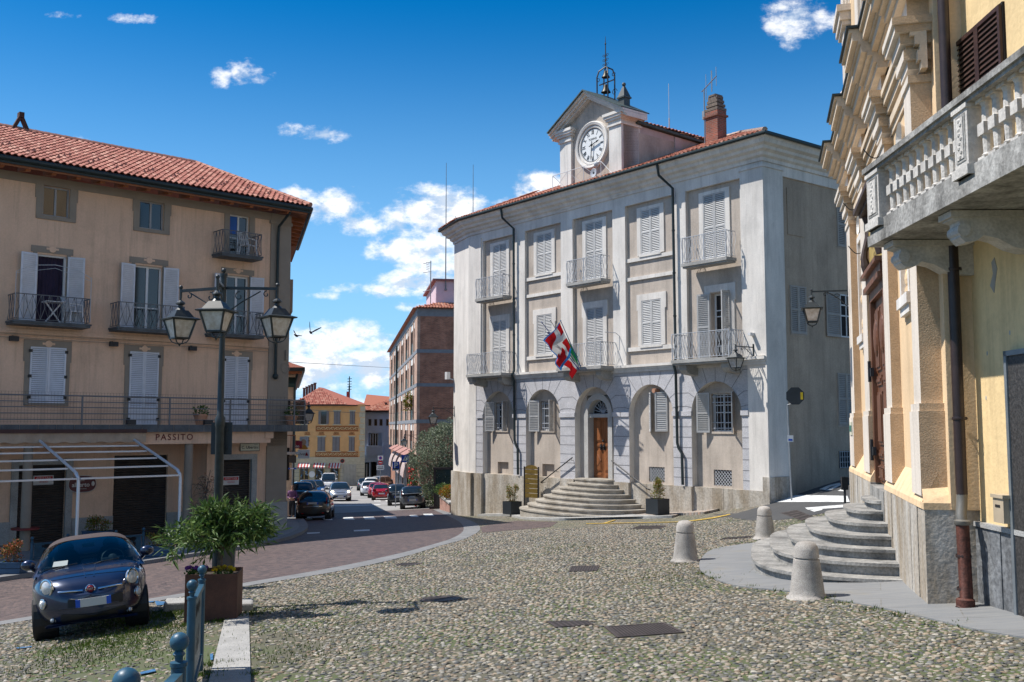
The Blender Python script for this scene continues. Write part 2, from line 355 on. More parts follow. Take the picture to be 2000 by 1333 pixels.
def lay(name, poly, off, m, kind='structure', thick=0., label=None, cat=None, group=None):
 bm = draped(poly, off)
 if thick:
  r = bmesh.ops.extrude_face_region(bm, geom=bm.faces[:]);
  dn = [g for g in r['geom'] if isinstance(g, bmesh.types.BMVert)]
  for v in dn: v.co.z -= thick
  bmesh.ops.recalc_face_normals(bm, faces=bm.faces[:])
 me = bpy.data.meshes.new(name); bm.to_mesh(me); bm.free(); me.materials.append(m)
 o = bpy.data.objects.new(name, me); COL.objects.link(o); setp(o, label, cat, group, kind); return o
def px(pts): return [tuple(gnd(u, v))[:2] for u, v in pts]
def densify(pts, closed=False):
 """Catmull-Rom through points"""
 P = [Vector((p[0], p[1])) for p in pts]; out = []
 n = len(P)
 for i in range(n - 1):
  a = P[max(i - 1, 0)]; b = P[i]; c = P[i + 1]; d = P[min(i + 2, n - 1)]
  for k in range(5):
   t = k / 5; out.append(tuple(.5 * ((2 * b) + (c - a) * t + (2 * a - 5 * b + 4 * c - d) * t * t + (3 * b - a - 3 * c + d) * t ** 3)))
 out.append(tuple(P[-1])); return out
# ------------------------------------------------------------------ ground materials
def ground_mat(name, kind):
 m = bpy.data.materials.new(name); m.use_nodes = True; nt = m.node_tree; N = nt.nodes; L = nt.links; b = N['Principled BSDF']
 b.inputs['Roughness'].default_value = .8; b.inputs['Specular IOR Level'].default_value = .3
 g = N.new('ShaderNodeNewGeometry'); mp = N.new('ShaderNodeMapping'); mp.inputs['Scale'].default_value = (1, 1, 0); L.new(g.outputs['Position'], mp.inputs[0]); P = mp.outputs[0]
 def noise(s, d=4, r=.6):
  n = N.new('ShaderNodeTexNoise'); n.inputs['Scale'].default_value = s; n.inputs['Detail'].default_value = d; n.inputs['Roughness'].default_value = r; L.new(P, n.inputs['Vector']); return n.outputs[0]
 def rng_(src, a, b_, c=0, d=1):
  r = N.new('ShaderNodeMapRange'); r.inputs[1].default_value = a; r.inputs[2].default_value = b_; r.inputs[3].default_value = c; r.inputs[4].default_value = d; L.new(src, r.inputs[0]); return r.outputs[0]
 def mix(f, a, c, bt='MIX'):
  x = N.new('ShaderNodeMix'); x.data_type = 'RGBA'; x.blend_type = bt
  for i, v in ((0, f), (6, a), (7, c)):
   if isinstance(v, (float, int)): x.inputs[i].default_value = v
   elif isinstance(v, tuple): x.inputs[i].default_value = (*v, 1)
   else: L.new(v, x.inputs[i])
  return x.outputs[2]
 def math_(op, a, c=None):
  x = N.new('ShaderNodeMath'); x.operation = op
  for i, v in ((0, a), (1, c)):
   if v is None: continue
   if isinstance(v, (float, int)): x.inputs[i].default_value = v
   else: L.new(v, x.inputs[i])
  return x.outputs[0]
 def ramp(src, stops, const=False):
  r = N.new('ShaderNodeValToRGB'); cr = r.color_ramp
  if const: cr.interpolation = 'CONSTANT'
  while len(cr.elements) < len(stops): cr.elements.new(.5)
  for e, (p, c) in zip(cr.elements, stops): e.position = p; e.color = (*c, 1)
  L.new(src, r.inputs[0]); return r.outputs[0]
 def bump(h, s=.5, d=.02):
  x = N.new('ShaderNodeBump'); x.inputs['Strength'].default_value = s; x.inputs['Distance'].default_value = d; L.new(h, x.inputs['Height']); L.new(x.outputs[0], b.inputs['Normal'])
 if kind == 'cobble':
  v = N.new('ShaderNodeTexVoronoi'); v.inputs['Scale'].default_value = 12.5; L.new(P, v.inputs['Vector'])
  ve = N.new('ShaderNodeTexVoronoi'); ve.feature = 'DISTANCE_TO_EDGE'; ve.inputs['Scale'].default_value = 12.5; L.new(P, ve.inputs['Vector'])
  sep = N.new('ShaderNodeSeparateColor'); L.new(v.outputs['Color'], sep.inputs[0])
  st = ramp(sep.outputs[0], PEB)
  grout = mix(rng_(noise(.45, 5), .42, .58), (.14, .12, .088), (.078, .105, .03))
  grout = mix(rng_(noise(9, 3), .35, .65), grout, (.13, .12, .09))
  e = rng_(ve.outputs['Distance'], .04, .16)
  col = mix(e, grout, st); L.new(col, b.inputs['Base Color']); bump(rng_(ve.outputs['Distance'], 0, .3), .9, .03)
 elif kind == 'soil':
  c = mix(rng_(noise(.55, 5), .44, .58), (.115, .105, .07), (.07, .11, .02))
  c = mix(rng_(noise(26, 3), .35, .65), c, (.09, .085, .06)); L.new(c, b.inputs['Base Color']); bump(noise(40), .6)
 elif kind == 'porphyry':
  sx = N.new('ShaderNodeSeparateXYZ'); L.new(P, sx.inputs[0])
  fan = math_('MULTIPLY', math_('ABSOLUTE', math_('SINE', math_('MULTIPLY', sx.outputs[0], math.pi / 1.5))), .42)
  cb = N.new('ShaderNodeCombineXYZ'); L.new(sx.outputs[0], cb.inputs[0]); L.new(math_('ADD', sx.outputs[1], fan), cb.inputs[1])
  br = N.new('ShaderNodeTexBrick'); br.inputs['Scale'].default_value = 1; br.inputs['Brick Width'].default_value = .12; br.inputs['Row Height'].default_value = .105; br.inputs['Mortar Size'].default_value = .012; br.inputs['Mortar Smooth'].default_value = .3
  br.inputs['Color1'].default_value = (.125, .09, .085, 1); br.inputs['Color2'].default_value = (.082, .062, .063, 1); br.inputs['Mortar'].default_value = (.075, .062, .055, 1); br.inputs['Bias'].default_value = 0
  L.new(cb.outputs[0], br.inputs['Vector'])
  c = mix(rng_(noise(.6, 5), .3, .7), br.outputs['Color'], (.105, .086, .08)); c = mix(.45, br.outputs['Color'], c)
  v = N.new('ShaderNodeTexVoronoi'); v.inputs['Scale'].default_value = 8; L.new(cb.outputs[0], v.inputs['Vector']); sep = N.new('ShaderNodeSeparateColor'); L.new(v.outputs['Color'], sep.inputs[0])
  c = mix(.75, c, ramp(sep.outputs[0], [(0, (.55, .55, .6)), (.5, (1, .95, .95)), (1, (1.45, 1.3, 1.2))]), 'MULTIPLY')
  L.new(c, b.inputs['Base Color']); bump(math_('SUBTRACT', noise(14), br.outputs['Fac']), .5, .02); b.inputs['Roughness'].default_value = .68
 elif kind == 'asphalt':
  c = mix(rng_(noise(.35, 5), .35, .65), (.060, .060, .062), (.10, .098, .095)); c = mix(rng_(noise(60, 3), .3, .7), c, (.05, .05, .05)); L.new(c, b.inputs['Base Color']); bump(noise(90), .3, .01)
 elif kind == 'street':
  c = mix(rng_(noise(.2, 5), .35, .65), (.22, .215, .205), (.30, .29, .28)); c = mix(rng_(noise(2, 5), .55, .7), c, (.17, .165, .16)); L.new(c, b.inputs['Base Color']); bump(noise(50), .2, .01)
 elif kind == 'slab':
  br = N.new('ShaderNodeTexBrick'); br.inputs['Scale'].default_value = 1; br.inputs['Brick Width'].default_value = 1.5; br.inputs['Row Height'].default_value = .8; br.inputs['Mortar Size'].default_value = .008
  br.inputs['Color1'].default_value = (.19, .195, .20, 1); br.inputs['Color2'].default_value = (.155, .16, .165, 1); br.inputs['Mortar'].default_value = (.12, .11, .09, 1); br.offset = .4
  rot = N.new('ShaderNodeMapping'); rot.inputs['Rotation'].default_value = (0, 0, R(20)); L.new(P, rot.inputs[0]); L.new(rot.outputs[0], br.inputs['Vector'])
  mp2 = N.new('ShaderNodeMapping'); mp2.inputs['Scale'].default_value = (.8, 7, 0); mp2.inputs['Rotation'].default_value = (0, 0, R(20)); L.new(P, mp2.inputs[0])
  n = N.new('ShaderNodeTexNoise'); n.inputs['Scale'].default_value = 2; n.inputs['Detail'].default_value = 6; L.new(mp2.outputs[0], n.inputs['Vector'])
  c = mix(rng_(n.outputs[0], .35, .65), br.outputs['Color'], (.225, .225, .22)); c = mix(rng_(noise(1.3, 5), .55, .75, 0, .7), c, (.21, .19, .15)); L.new(c, b.inputs['Base Color']); bump(noise(30), .25, .01)
  b.inputs['Roughness'].default_value = .62
 elif kind == 'setts':
  v = N.new('ShaderNodeTexVoronoi'); v.inputs['Scale'].default_value = 10; L.new(P, v.inputs['Vector']); ve = N.new('ShaderNodeTexVoronoi'); ve.feature = 'DISTANCE_TO_EDGE'; ve.inputs['Scale'].default_value = 10; L.new(P, ve.inputs['Vector'])
  sep = N.new('ShaderNodeSeparateColor'); L.new(v.outputs['Color'], sep.inputs[0])
  c = ramp(sep.outputs[0], [(0, (.30, .28, .26)), (.5, (.36, .31, .27)), (.8, (.42, .28, .21)), (1, (.33, .33, .33))])
  c = mix(rng_(ve.outputs['Distance'], .02, .1), (.16, .14, .11), c); L.new(c, b.inputs['Base Color']); bump(ve.outputs['Distance'], .6)
 return m
PEB = [(0, (0.053, 0.057, 0.057)), (0.16, (0.089, 0.089, 0.083)), (0.3, (0.176, 0.163, 0.138)), (0.46, (0.24, 0.202, 0.154)), (0.58, (0.321, 0.258, 0.183)), (0.68, (0.176, 0.124, 0.083)), (0.76, (0.355, 0.317, 0.251)), (0.88, (0.136, 0.14, 0.132)), (1, (0.417, 0.38, 0.315))]
m_cob = ground_mat('cobble_field', 'cobble'); m_soil = ground_mat('sandy_moss_soil', 'soil'); m_por = ground_mat('porphyry_cubes', 'porphyry'); m_asph = ground_mat('asphalt', 'asphalt'); m_street = ground_mat('worn_street_asphalt', 'street')
m_slab = ground_mat('stone_slabs', 'slab'); m_sett = ground_mat('setts', 'setts')
m_strip = M('strip_granite', (.185, .185, .185), .75, var=.12, vs=1.5, bump=.2, bs=60, fine=.2)
def base_ground():
 xs = [-600, -300, -150, -80] + GX + [80, 150, 300, 600]; ys = [-200, -60, -25] + GY + [200, 300, 500, 1000]
 X, Y = np.meshgrid(xs, ys); Z = G(X, Y); nx = len(xs)
 vs = np.stack([X, Y, Z], -1).reshape(-1, 3).tolist()
 fs = []; mi = []
 for j in range(len(ys) - 1):
  for i in range(nx - 1):
   fs.append((j * nx + i, j * nx + i + 1, (j + 1) * nx + i + 1, (j + 1) * nx + i)); mi.append(0 if ys[j] < 32 and abs(xs[i]) < 15 else 1)
 me = bpy.data.meshes.new('ground'); me.from_pydata(vs, [], fs); me.materials.append(m_soil); me.materials.append(m_cob)
 me.polygons.foreach_set('material_index', mi); me.polygons.foreach_set('use_smooth', [True] * len(fs))
 o = bpy.data.objects.new('ground', me); COL.objects.link(o); o['kind'] = 'structure'
base_ground()
strip_up = densify(px([(-140, 1240), (0, 1215), (283, 1172), (500, 1136), (660, 1108), (780, 1082), (840, 1066), (884, 1052), (903, 1040), (905, 1030), (897, 1020), (880, 1011), (862, 1003), (846, 996)]))
strip_lo = densify(px([(-140, 1249), (0, 1222), (283, 1179), (500, 1143), (660, 1117), (780, 1091), (860, 1067), (906, 1054), (936, 1038), (934, 1026), (915, 1016), (893, 1008), (876, 1001), (860, 994)]))
curb_px = [(-140, 1158), (0, 1137), (120, 1121), (280, 1104), (345, 1094), (470, 1075), (540, 1061), (578, 1050), (600, 1037), (599, 1026), (590, 1013), (581, 1000)]
curb = densify(px(curb_px))
street_L = [(-13.4, 62), (-18.6, 78), (-23.5, 100), (-29, 128)]
street_R = [(-4.9, 63), (-6.9, 70), (-9.0, 82), (-12.3, 100), (-17.0, 128)]
road = strip_up + [street_R[0]] + [street_L[0]] + curb[::-1]
lay('road', road, .006, m_por)
lay('street', [street_L[0], street_R[0]] + street_R[1:] + street_L[::-1][:-1], .004, m_street)
lay('kerb_strip', strip_up + strip_lo[::-1], .012, m_strip)
# pavement in front of the left building and its granite kerb
def offset_curve(c, d):
 out = []
 for i, p in enumerate(c):
  a = Vector(c[max(i - 1, 0)]); b = Vector(c[min(i + 1, len(c) - 1)]); t = (b - a).normalized(); out.append((p[0] - t.y * d, p[1] + t.x * d))
 return out
curb_in = offset_curve(curb, .36)
lay('pavement', curb_in + [(-16, 62), (-24, 80), (-34, 128), (-39, 128), (-39, 24)], .10, m_slab, thick=.3)
lay('kerb', curb + curb_in[::-1], .115, m_strip, thick=.3)
# church forecourt slabs
church_sw_edge = densify(px([(1478, 1061), (1420, 1069), (1385, 1078), (1368, 1096), (1367, 1113), (1382, 1126), (1437, 1146), (1548, 1158), (1652, 1177), (1722, 1190), (1796, 1206), (1926, 1236), (2100, 1262)]))
church_sw = church_sw_edge + [(7.4, 8.6), (7.4, 14), (8.4, 18.5), (8.9, 24)]
lay('church_pavement', church_sw, .02, m_slab, thick=.1)
# lane asphalt between town hall and church
lane = px([(1392, 1005), (1440, 1003), (1505, 984), (1540, 966)]) + [(12.0, 38.2), (14.8, 41), (30, 62), (36, 58), (22, 40), (13, 30), (10.1, 26.6)] + px([(1560, 1012), (1520, 1017), (1462, 1017), (1430, 1012)])
lay('lane', lane, .008, m_asph)
white_mark = M('road_white', (.62, .62, .60), .7, var=.12, vs=3, fine=.2, bs=30)
lay('road_marking', px([(1536, 971), (1556, 968), (1655, 970), (1660, 982), (1512, 982)]), .016, white_mark)
lay('road_marking', px([(1572, 993), (1650, 987), (1655, 992), (1578, 997)]), .016, white_mark)
lay('road_marking', px([(1582, 998), (1602, 994), (1607, 997), (1590, 1001)]), .016, white_mark)
# O and bar of a word painted on the lane
lay('road_marking', px([(1600, 957), (1618, 949), (1640, 944), (1641, 947), (1622, 952), (1612, 958)]), .016, white_mark)
lay('road_marking', px([(1612, 959), (1646, 944), (1652, 944), (1622, 959)]), .016, white_mark)
lay('road_marking', px([(1636, 960), (1650, 953), (1656, 953), (1648, 961)]), .016, white_mark)
# zebra crossing far side, dashes
for a in [(594, 612, 1011.5, 1016.5), (629, 650, 1012, 1016.5), (669, 693, 1011, 1016), (709, 734, 1010.5, 1015.5), (749, 776, 1009.5, 1013.5), (799, 818, 1007, 1010.5), (826, 848, 1004.5, 1008.5)]:
 lay('road_marking', px([(a[0], a[2]), (a[1] - 4, a[2] - .3), (a[1], a[3]), (a[0] + 4, a[3])]), .014, white_mark)
lay('road_marking', px([(691, 1036.5), (722, 1035), (722, 1038), (691, 1039)]), .014, white_mark)
lay('road_marking', px([(580, 988.5), (740, 986), (745, 987.2), (580, 990)]), .014, white_mark)
lay('road_marking', px([(600, 1041.5), (625, 1040.5), (624, 1042.5), (600, 1044)]), .014, white_mark)
lay('road_marking', px([(730, 977.5), (742, 977.2), (744, 980), (731, 980)]), .014, white_mark)
lay('road_marking', px([(752, 977.5), (762, 977.2), (766, 979.5), (754, 980)]), .014, white_mark)
yel = M('yellow_paint', (.46, .31, .06), .8, var=.3, vs=14, fine=.35, bs=50)
lay('road_marking', px([(1145, 1023.6), (1330, 1020.1), (1330, 1021.0), (1145, 1024.6)]), .02, yel)
lay('road_marking', px([(1176, 1023.5), (1200, 1016.6), (1203, 1017), (1181, 1024)]), .02, yel)
lay('road_marking', px([(1330, 1020), (1390, 1012), (1425, 1005), (1427, 1006.5), (1392, 1014), (1330, 1021.5)]), .02, yel)
blu = M('blue_paint', (.03, .12, .25), .8, var=.35, vs=16, fine=.4, bs=50)
# forecourt of the town hall: raised half-moon of setts with a stone kerb
fc = densify(px([(1000, 996), (988, 1000), (989, 1006), (1007, 1012), (1030, 1015.5), (1081, 1017.5), (1136, 1016), (1205, 1014), (1269, 1013.5), (1312, 1012)]))
def TW(x, y):  # town hall facade coordinates -> world
 a = R(-52.19); return (TO[0] + x * math.cos(a) - y * math.sin(a), TO[1] + x * math.sin(a) + y * math.cos(a))
TD = (math.sin(R(-37.81)), math.cos(R(-37.81)))
TO = (8.706 + TD[0] * 17.54, 34 + TD[1] * 17.54)
lay('forecourt', offset_curve(fc, .3)[::-1] + [TW(4.2, .3), TW(13.4, .3)], .07, m_sett, thick=.2)
lay('forecourt_kerb', fc + offset_curve(fc, .3)[::-1], .085, granite, thick=.25)
# low porphyry band right of the strip and the stone edging along the facade
lay('road_band', px([(938, 1030), (975, 1022), (1010, 1018), (1090, 1020), (1075, 1030), (990, 1037), (942, 1041)]), .006, m_por)
lay('facade_edging', [TW(1.4, .1), TW(1.4, -.5), TW(4.4, -.5), TW(4.4, .1)], .10, granite, thick=.3)
lay('facade_edging', [TW(13.2, .1), TW(13.2, -.75), TW(15.3, -.75), TW(15.3, .1)], .09, m_sett, thick=.3)
# granite footway running from the bottom edge to the planter
foot = px([(405, 1345), (490, 1345), (486, 1200), (440, 1206)])
lay('footway', foot, .022, M('footway_granite', (.33, .32, .30), .8, var=.14, vs=2.5, bump=.3, bs=70, fine=.3), thick=.08)
# ------------------------------------------------------------------ pebbles laid in the square
def inpoly(X, Y, poly):
 ins = np.zeros(X.shape, bool); n = len(poly)
 for i in range(n):
  x1, y1 = poly[i]; x2, y2 = poly[(i + 1) % n]
  if y1 == y2: continue
  c = ((y1 > Y) != (y2 > Y)) & (X < (x2 - x1) * (Y - y1) / (y2 - y1) + x1); ins ^= c
 return ins
COVERS = []   # (kind, centre, size, angle) filled with manholes before pebbles are laid
def fbm(X, Y, s, seed):
 r = np.random.default_rng(seed); out = np.zeros_like(X)
 for o in range(4):
  f = s * 2 ** o
  for k in range(5):
   a = r.uniform(0, 6.28); out += np.sin((X * math.cos(a) + Y * math.sin(a)) * f * r.uniform(.7, 1.3) + r.uniform(0, 6.28)) / 2 ** o
 return out / 5
def pebbles():
 s = .074; ys = np.arange(7.2, 32, s * .84); pts = []
 for j, y in enumerate(ys):
  w = .60 * y + 1.0; x = np.arange(-w, w, s) + (s / 2 if j % 2 else 0); pts.append(np.stack([x, np.full_like(x, y)], 1))
 P = np.concatenate(pts); P += rng.normal(0, s * .24, P.shape) + .05 * np.stack([np.sin(P[:, 1] * 2.1 + np.sin(P[:, 0] * 1.7)), np.sin(P[:, 0] * 2.3 + 1.3 * np.sin(P[:, 1] * 1.9))], 1); X, Y = P[:, 0], P[:, 1]
 road_ex = strip_lo + [(-3, 63), (-40, 63), (-40, -5), (-12, -5)]
 ok = ~inpoly(X, Y, road_ex) & ~inpoly(X, Y, church_sw + [(9, 8)]) & ~inpoly(X, Y, foot) & ~inpoly(X, Y, lane) & (X < 9) & ~inpoly(X, Y, fc + [TW(13.4, .3), TW(4.2, .3)])
 for c, poly in COVERS: ok &= ~inpoly(X, Y, poly)
 left = np.clip((-X - .8) / 3, 0, 1) * np.clip((19 - Y) / 6, 0, 1) + np.clip((X - 2) / 2, 0, 1) * np.clip((Y - 14) / 5, 0, 1) * .6; bare = fbm(X, Y, .9, 3) + rng.normal(0, .5, X.shape) + .85 * left; ok &= bare < 1.2
 X, Y = X[ok], Y[ok]; n = len(X)
 a = rng.uniform(.026, .047, n); b = a * rng.uniform(.62, .95, n); h = rng.uniform(.008, .019, n); th = rng.normal(.3, .9, n); tx = rng.normal(0, .12, n); ty = rng.normal(0, .12, n)
 ring = [(1.0, 0.0, 8), (.86, .55, 8), (.5, .9, 6)]
 loc = []
 for r, z, k in ring:
  for i in range(k): loc.append((r * math.cos(2 * math.pi * i / k + z), r * math.sin(2 * math.pi * i / k + z), z))
 loc.append((0, 0, 1.0)); loc = np.array(loc); nv = len(loc)
 fs = [(i, (i + 1) % 8, 8 + (i + 1) % 8) for i in range(8)] + [(i, 8 + (i + 1) % 8, 8 + i) for i in range(8)]
 o, p = 8, 16
 fs += [(8, 9, 16), (9, 10, 17), (9, 17, 16), (10, 11, 18), (10, 18, 17), (11, 12, 18), (12, 13, 19), (12, 19, 18), (13, 14, 20), (13, 20, 19), (14, 15, 21), (14, 21, 20), (15, 8, 16), (15, 16, 21)]
 fs += [(16 + i, 16 + (i + 1) % 6, 22) for i in range(6)]
 fs = np.array(fs)
 lx = loc[None, :, 0] * a[:, None] * (1 + .12 * rng.normal(0, 1, (n, nv))); ly = loc[None, :, 1] * b[:, None] * (1 + .12 * rng.normal(0, 1, (n, nv)))
 c, s_ = np.cos(th)[:, None], np.sin(th)[:, None]; wx = lx * c - ly * s_; wy = lx * s_ + ly * c
 wz = loc[None, :, 2] * h[:, None] + tx[:, None] * wx + ty[:, None] * wy - .004
 vx = X[:, None] + wx; vy = Y[:, None] + wy; vz = G(X, Y)[:, None] + wz
 V = np.stack([vx, vy, vz], -1).reshape(-1, 3).astype(np.float32); F = (fs[None] + (np.arange(n) * nv)[:, None, None]).reshape(-1, 3).astype(np.int32)
 me = bpy.data.meshes.new('cobblestones'); me.vertices.add(len(V)); me.vertices.foreach_set('co', V.ravel()); me.loops.add(F.size); me.loops.foreach_set('vertex_index', F.ravel())
 me.polygons.add(len(F)); me.polygons.foreach_set('loop_start', np.arange(0, F.size, 3, dtype=np.int32)); me.polygons.foreach_set('use_smooth', np.ones(len(F), bool)); me.update(calc_edges=True)
 at = me.attributes.new('rnd', 'FLOAT', 'POINT'); at.data.foreach_set('value', np.repeat(rng.uniform(0, 1, n), nv).astype(np.float32))
 me.materials.append(Mramp('pebble', PEB, .72, fine=.22, bs=70)); me.validate()
 ob = bpy.data.objects.new('cobblestones', me); COL.objects.link(ob); ob['kind'] = 'stuff'
 setp(ob, 'rounded grey and tan river cobbles set across the whole square', 'cobbles')
 print('pebbles', n)
# ------------------------------------------------------------------ shared building parts
_cache = {}
def shutter_mesh(w, h, mname, slats=None, panel=0.0, mid=True, back=False):
 """one louvred leaf, hinge edge at x=0, front face towards -y, bottom at z=0"""
 k = (round(w, 3), round(h, 3), mname, panel, back)
 if k in _cache: return _cache[k]
 mb = MB(); fr = .055; t = .035
 mb.box(0, fr, 0, t, 0, h); mb.box(w - fr, w, 0, t, 0, h); mb.box(fr, w - fr, 0, t, h - fr, h); mb.box(fr, w - fr, 0, t, 0, fr + .02)
 z = fr + .02
 if panel: mb.box(fr, w - fr, .008, t - .008, z, panel); mb.box(fr, w - fr, 0, t, panel, panel + .06); z = panel + .06
 segs = [(z, h - fr)]
 if mid and not panel: segs = [(z, h * .5 - .03), (h * .5 + .03, h - fr)]; mb.box(fr, w - fr, 0, t, h * .5 - .03, h * .5 + .03)
 for a, b in segs:
  n = max(3, int((b - a) / .066)); st = (b - a) / n
  for i in range(n):
   zz = a + i * st
   mb.add([(fr, 0.004, zz + .004), (w - fr, 0.004, zz + .004), (w - fr, t - .002, zz + st * .95), (fr, t - .002, zz + st * .95),
     (fr, 0.012, zz), (w - fr, 0.012, zz), (w - fr, t + .004, zz + st * .85), (fr, t + .004, zz + st * .85)],
     [(0, 1, 2, 3), (7, 6, 5, 4), (0, 4, 5, 1), (2, 6, 7, 3)])
 if back: mb.box(fr, w - fr, t - .004, t - .002, fr, h - fr, 1)
 me = mb.mesh('shutter', [MATS[mname], MATS['dark_interior']]); _cache[k] = me; return me
def add_shutters(th, parent, cx, z, w, h, mname, y=-.05, open_=0, panel=0., mid=True, gap=.004, name='shutter'):
 """pair of leaves on opening of width w centred at cx; open_ = degrees swung outwards (0 = closed)"""
 lw = w / 2 - gap; me = shutter_mesh(lw, h, mname, panel=panel, mid=mid, back=True)
 for s in (-1, 1):
  a = open_ if isinstance(open_, (int, float)) else open_[0 if s < 0 else 1]
  o = bpy.data.objects.new(name, me); COL.objects.link(o); o.parent = parent
  if s < 0: o.location = (cx - w / 2, y, z); o.rotation_euler = (0, 0, R(-a))
  else: o.location = (cx + w / 2, y, z); o.scale = (-1, 1, 1); o.rotation_euler = (0, 0, R(a))
def window_unit(mb, x0, x1, z0, z1, y, fw=.055, mull=1, trans=(), m=0, mg=1, depth=.05):
 """glazed frame: frame + mullions + transoms with glass behind"""
 mb.box(x0, x0 + fw, y, y + depth, z0, z1, m); mb.box(x1 - fw, x1, y, y + depth, z0, z1, m); mb.box(x0 + fw, x1 - fw, y, y + depth, z1 - fw, z1, m); mb.box(x0 + fw, x1 - fw, y, y + depth, z0, z0 + fw, m)
 for i in range(mull):
  c = x0 + (x1 - x0) * (i + 1) / (mull + 1); mb.box(c - fw * .6, c + fw * .6, y - .006, y + depth, z0 + fw, z1 - fw, m)
 for tz in trans: mb.box(x0 + fw, x1 - fw, y + .003, y + depth - .004, tz - .018, tz + .018, m)
 mb.box(x0 + fw * .5, x1 - fw * .5, y + depth * .5, y + depth * .5 + .006, z0 + fw * .5, z1 - fw * .5, mg)
def roof_tiles(mb, P0, ux, uy, uz_slope, xl, xr, rows, rowlen, pitch=.22, amp=.045, lift=.035, m=0, seg=5, jit=.012):
 """barrel tiles: P0 eave origin, ux along the eave, uy up the slope (unit, horizontal part), uz_slope rise per metre; xl/xr(t) = limits at slope distance t"""
 ux = Vector(ux); uy = Vector(uy); n = math.sqrt(1 + uz_slope ** 2); sl = (uy + Vector((0, 0, uz_slope))) / n; nn = ux.cross(sl)
 if nn.z < 0: nn = -nn
 P0 = Vector(P0)
 for r in range(rows):
  t0 = r * rowlen; t1 = t0 + rowlen * 1.12; a, b = xl(t0 + rowlen * .5), xr(t0 + rowlen * .5)
  i0 = math.floor(a / pitch); i1 = math.ceil(b / pitch)
  vs = []; fs = []; at = []
  for i in range(i0, i1):
   x0 = i * pitch
   if x0 < a - pitch * .6 or x0 + pitch > b + pitch * .6: continue
   q = random.uniform(-jit, jit); o = len(vs); rv = random.random(); dz = random.uniform(-.006, .006)
   for t, lf in ((t0, lift), (t1, 0.0)):
    for k in range(seg + 1):
     f = k / seg; hh = amp * math.sin(math.pi * f) if f > 0 else 0
     hh = amp * abs(math.sin(math.pi * min(1, f / .68))) if f < .68 else -amp * .35 * math.sin(math.pi * (f - .68) / .32)
     vs.append(P0 + ux * (x0 + f * pitch) + sl * (t + q) + nn * (lf + hh + dz)); at.append(rv)
   s1 = seg + 1
   for k in range(seg): fs.append((o + k, o + k + 1, o + s1 + k + 1, o + s1 + k))
   e = len(vs)
   for k in range(seg + 1): vs.append(vs[o + k] - nn * .03); at.append(rv)
   for k in range(seg): fs.append((e + k, e + k + 1, o + k + 1, o + k))
  if vs: mb.add(vs, fs, m); mb.at += at
def pad_at(mb):
 while len(mb.at) < len(mb.v): mb.at.append(.5)
tile_mat = Mramp('clay_roof_tile', [(0, (.24, .075, .045)), (.3, (.34, .115, .068)), (.6, (.42, .16, .095)), (.85, (.46, .21, .14)), (1, (.50, .27, .19))], .8, fine=.3, bs=22)
tile_pale = Mramp('pale_clay_tile', [(0, (.23, .065, .045)), (.4, (.32, .10, .068)), (.75, (.38, .145, .10)), (1, (.45, .22, .16))], .8, fine=.22, bs=18)
def railing_curves(mb, x0, x1, z0, z1, y, pitch=.14, amp=.05, r=.008, axis='x', m=0):
 """upright bars that bow in pairs"""
 n = max(1, round((x1 - x0) / pitch)); st = (x1 - x0) / n
 def P(a, z): return (a, y, z) if axis == 'x' else (y, a, z)
 for i in range(n + 1):
  for s in (-1, 1):
   pts = []
   for k in range(9):
    f = k / 8; pts.append(P(x0 + i * st + s * amp * math.sin(2 * math.pi * f), z0 + (z1 - z0) * f))
   if (i == 0 and s < 0) or (i == n and s > 0): continue
   mb.tube(pts, r, 4, m, cap=False)
 mb.bar(P(x0, z1), P(x1, z1), .035, .022, m); mb.bar(P(x0, z0), P(x1, z0), .022, .018, m)
def lantern(th, o, s=1., parent=None, part='lantern', square_rot=0, drop=0):
 """four-sided street lantern hanging with its neck at o"""
 mb = MB(); mb.T = Tr(o) @ Rz(square_rot) @ Matrix.Scale(s, 4)
 def ring(z, r): return [(-r, -r, z), (r, -r, z), (r, r, z), (-r, r, z)]
 def frust(a, b, m=0): mb.add(a + b, [(i, (i + 1) % 4, 4 + (i + 1) % 4, 4 + i) for i in range(4)] + [(3, 2, 1, 0), (4, 5, 6, 7)], m)
 mb.lathe([(.01, .02), (.022, 0), (.022, -.06), (.075, -.10), (.085, -.125), (.04, -.15), (.05, -.19), (.09, -.235), (.10, -.25)], n=12)
 frust(ring(-.37, .185), ring(-.245, .105)); frust(ring(-.395, .265), ring(-.37, .19)); frust(ring(-.415, .262), ring(-.395, .268))
 top, bot, rt, rb = -.42, -.74, .205, .125
 for i in range(4):
  a = ring(top, rt)[i]; b = ring(bot, rb)[i]; mb.bar(a, b, .028)
 for z, r in ((top + .008, rt), (bot, rb)):
  q = ring(z, r)
  for i in range(4): mb.bar(q[i], q[(i + 1) % 4], .026)
 for i in range(4):
  q = ring(bot - .01, rb)[i]
  mb.tube([q, (q[0] * .75, q[1] * .75, bot - .07), (q[0] * .3, q[1] * .3, bot - .10), (0, 0, bot - .105)], .011, 4)
 mb.lathe([(.0, bot - .09), (.03, bot - .10), (.022, bot - .12), (.0, bot - .15)], n=8)
 p = th.part(part, mb, lampmetal, parent)
 gl = MB(); gl.T = mb.T; a = ring(top, rt - .006); b = ring(bot + .005, rb - .006)
 gl.add(b + a, [(i, (i + 1) % 4, 4 + (i + 1) % 4, 4 + i) for i in range(4)])
 if parent is None: th.part('lamp_glass', gl, lamp_glass, p)
 else: th.part('lamp_glass', gl, lamp_glass, parent)
 return p
lamp_glass = M('frosted_lamp_glass', (.50, .48, .46), .35, var=.12, vs=12, spec=.6, stain=(.36, .30, .24))
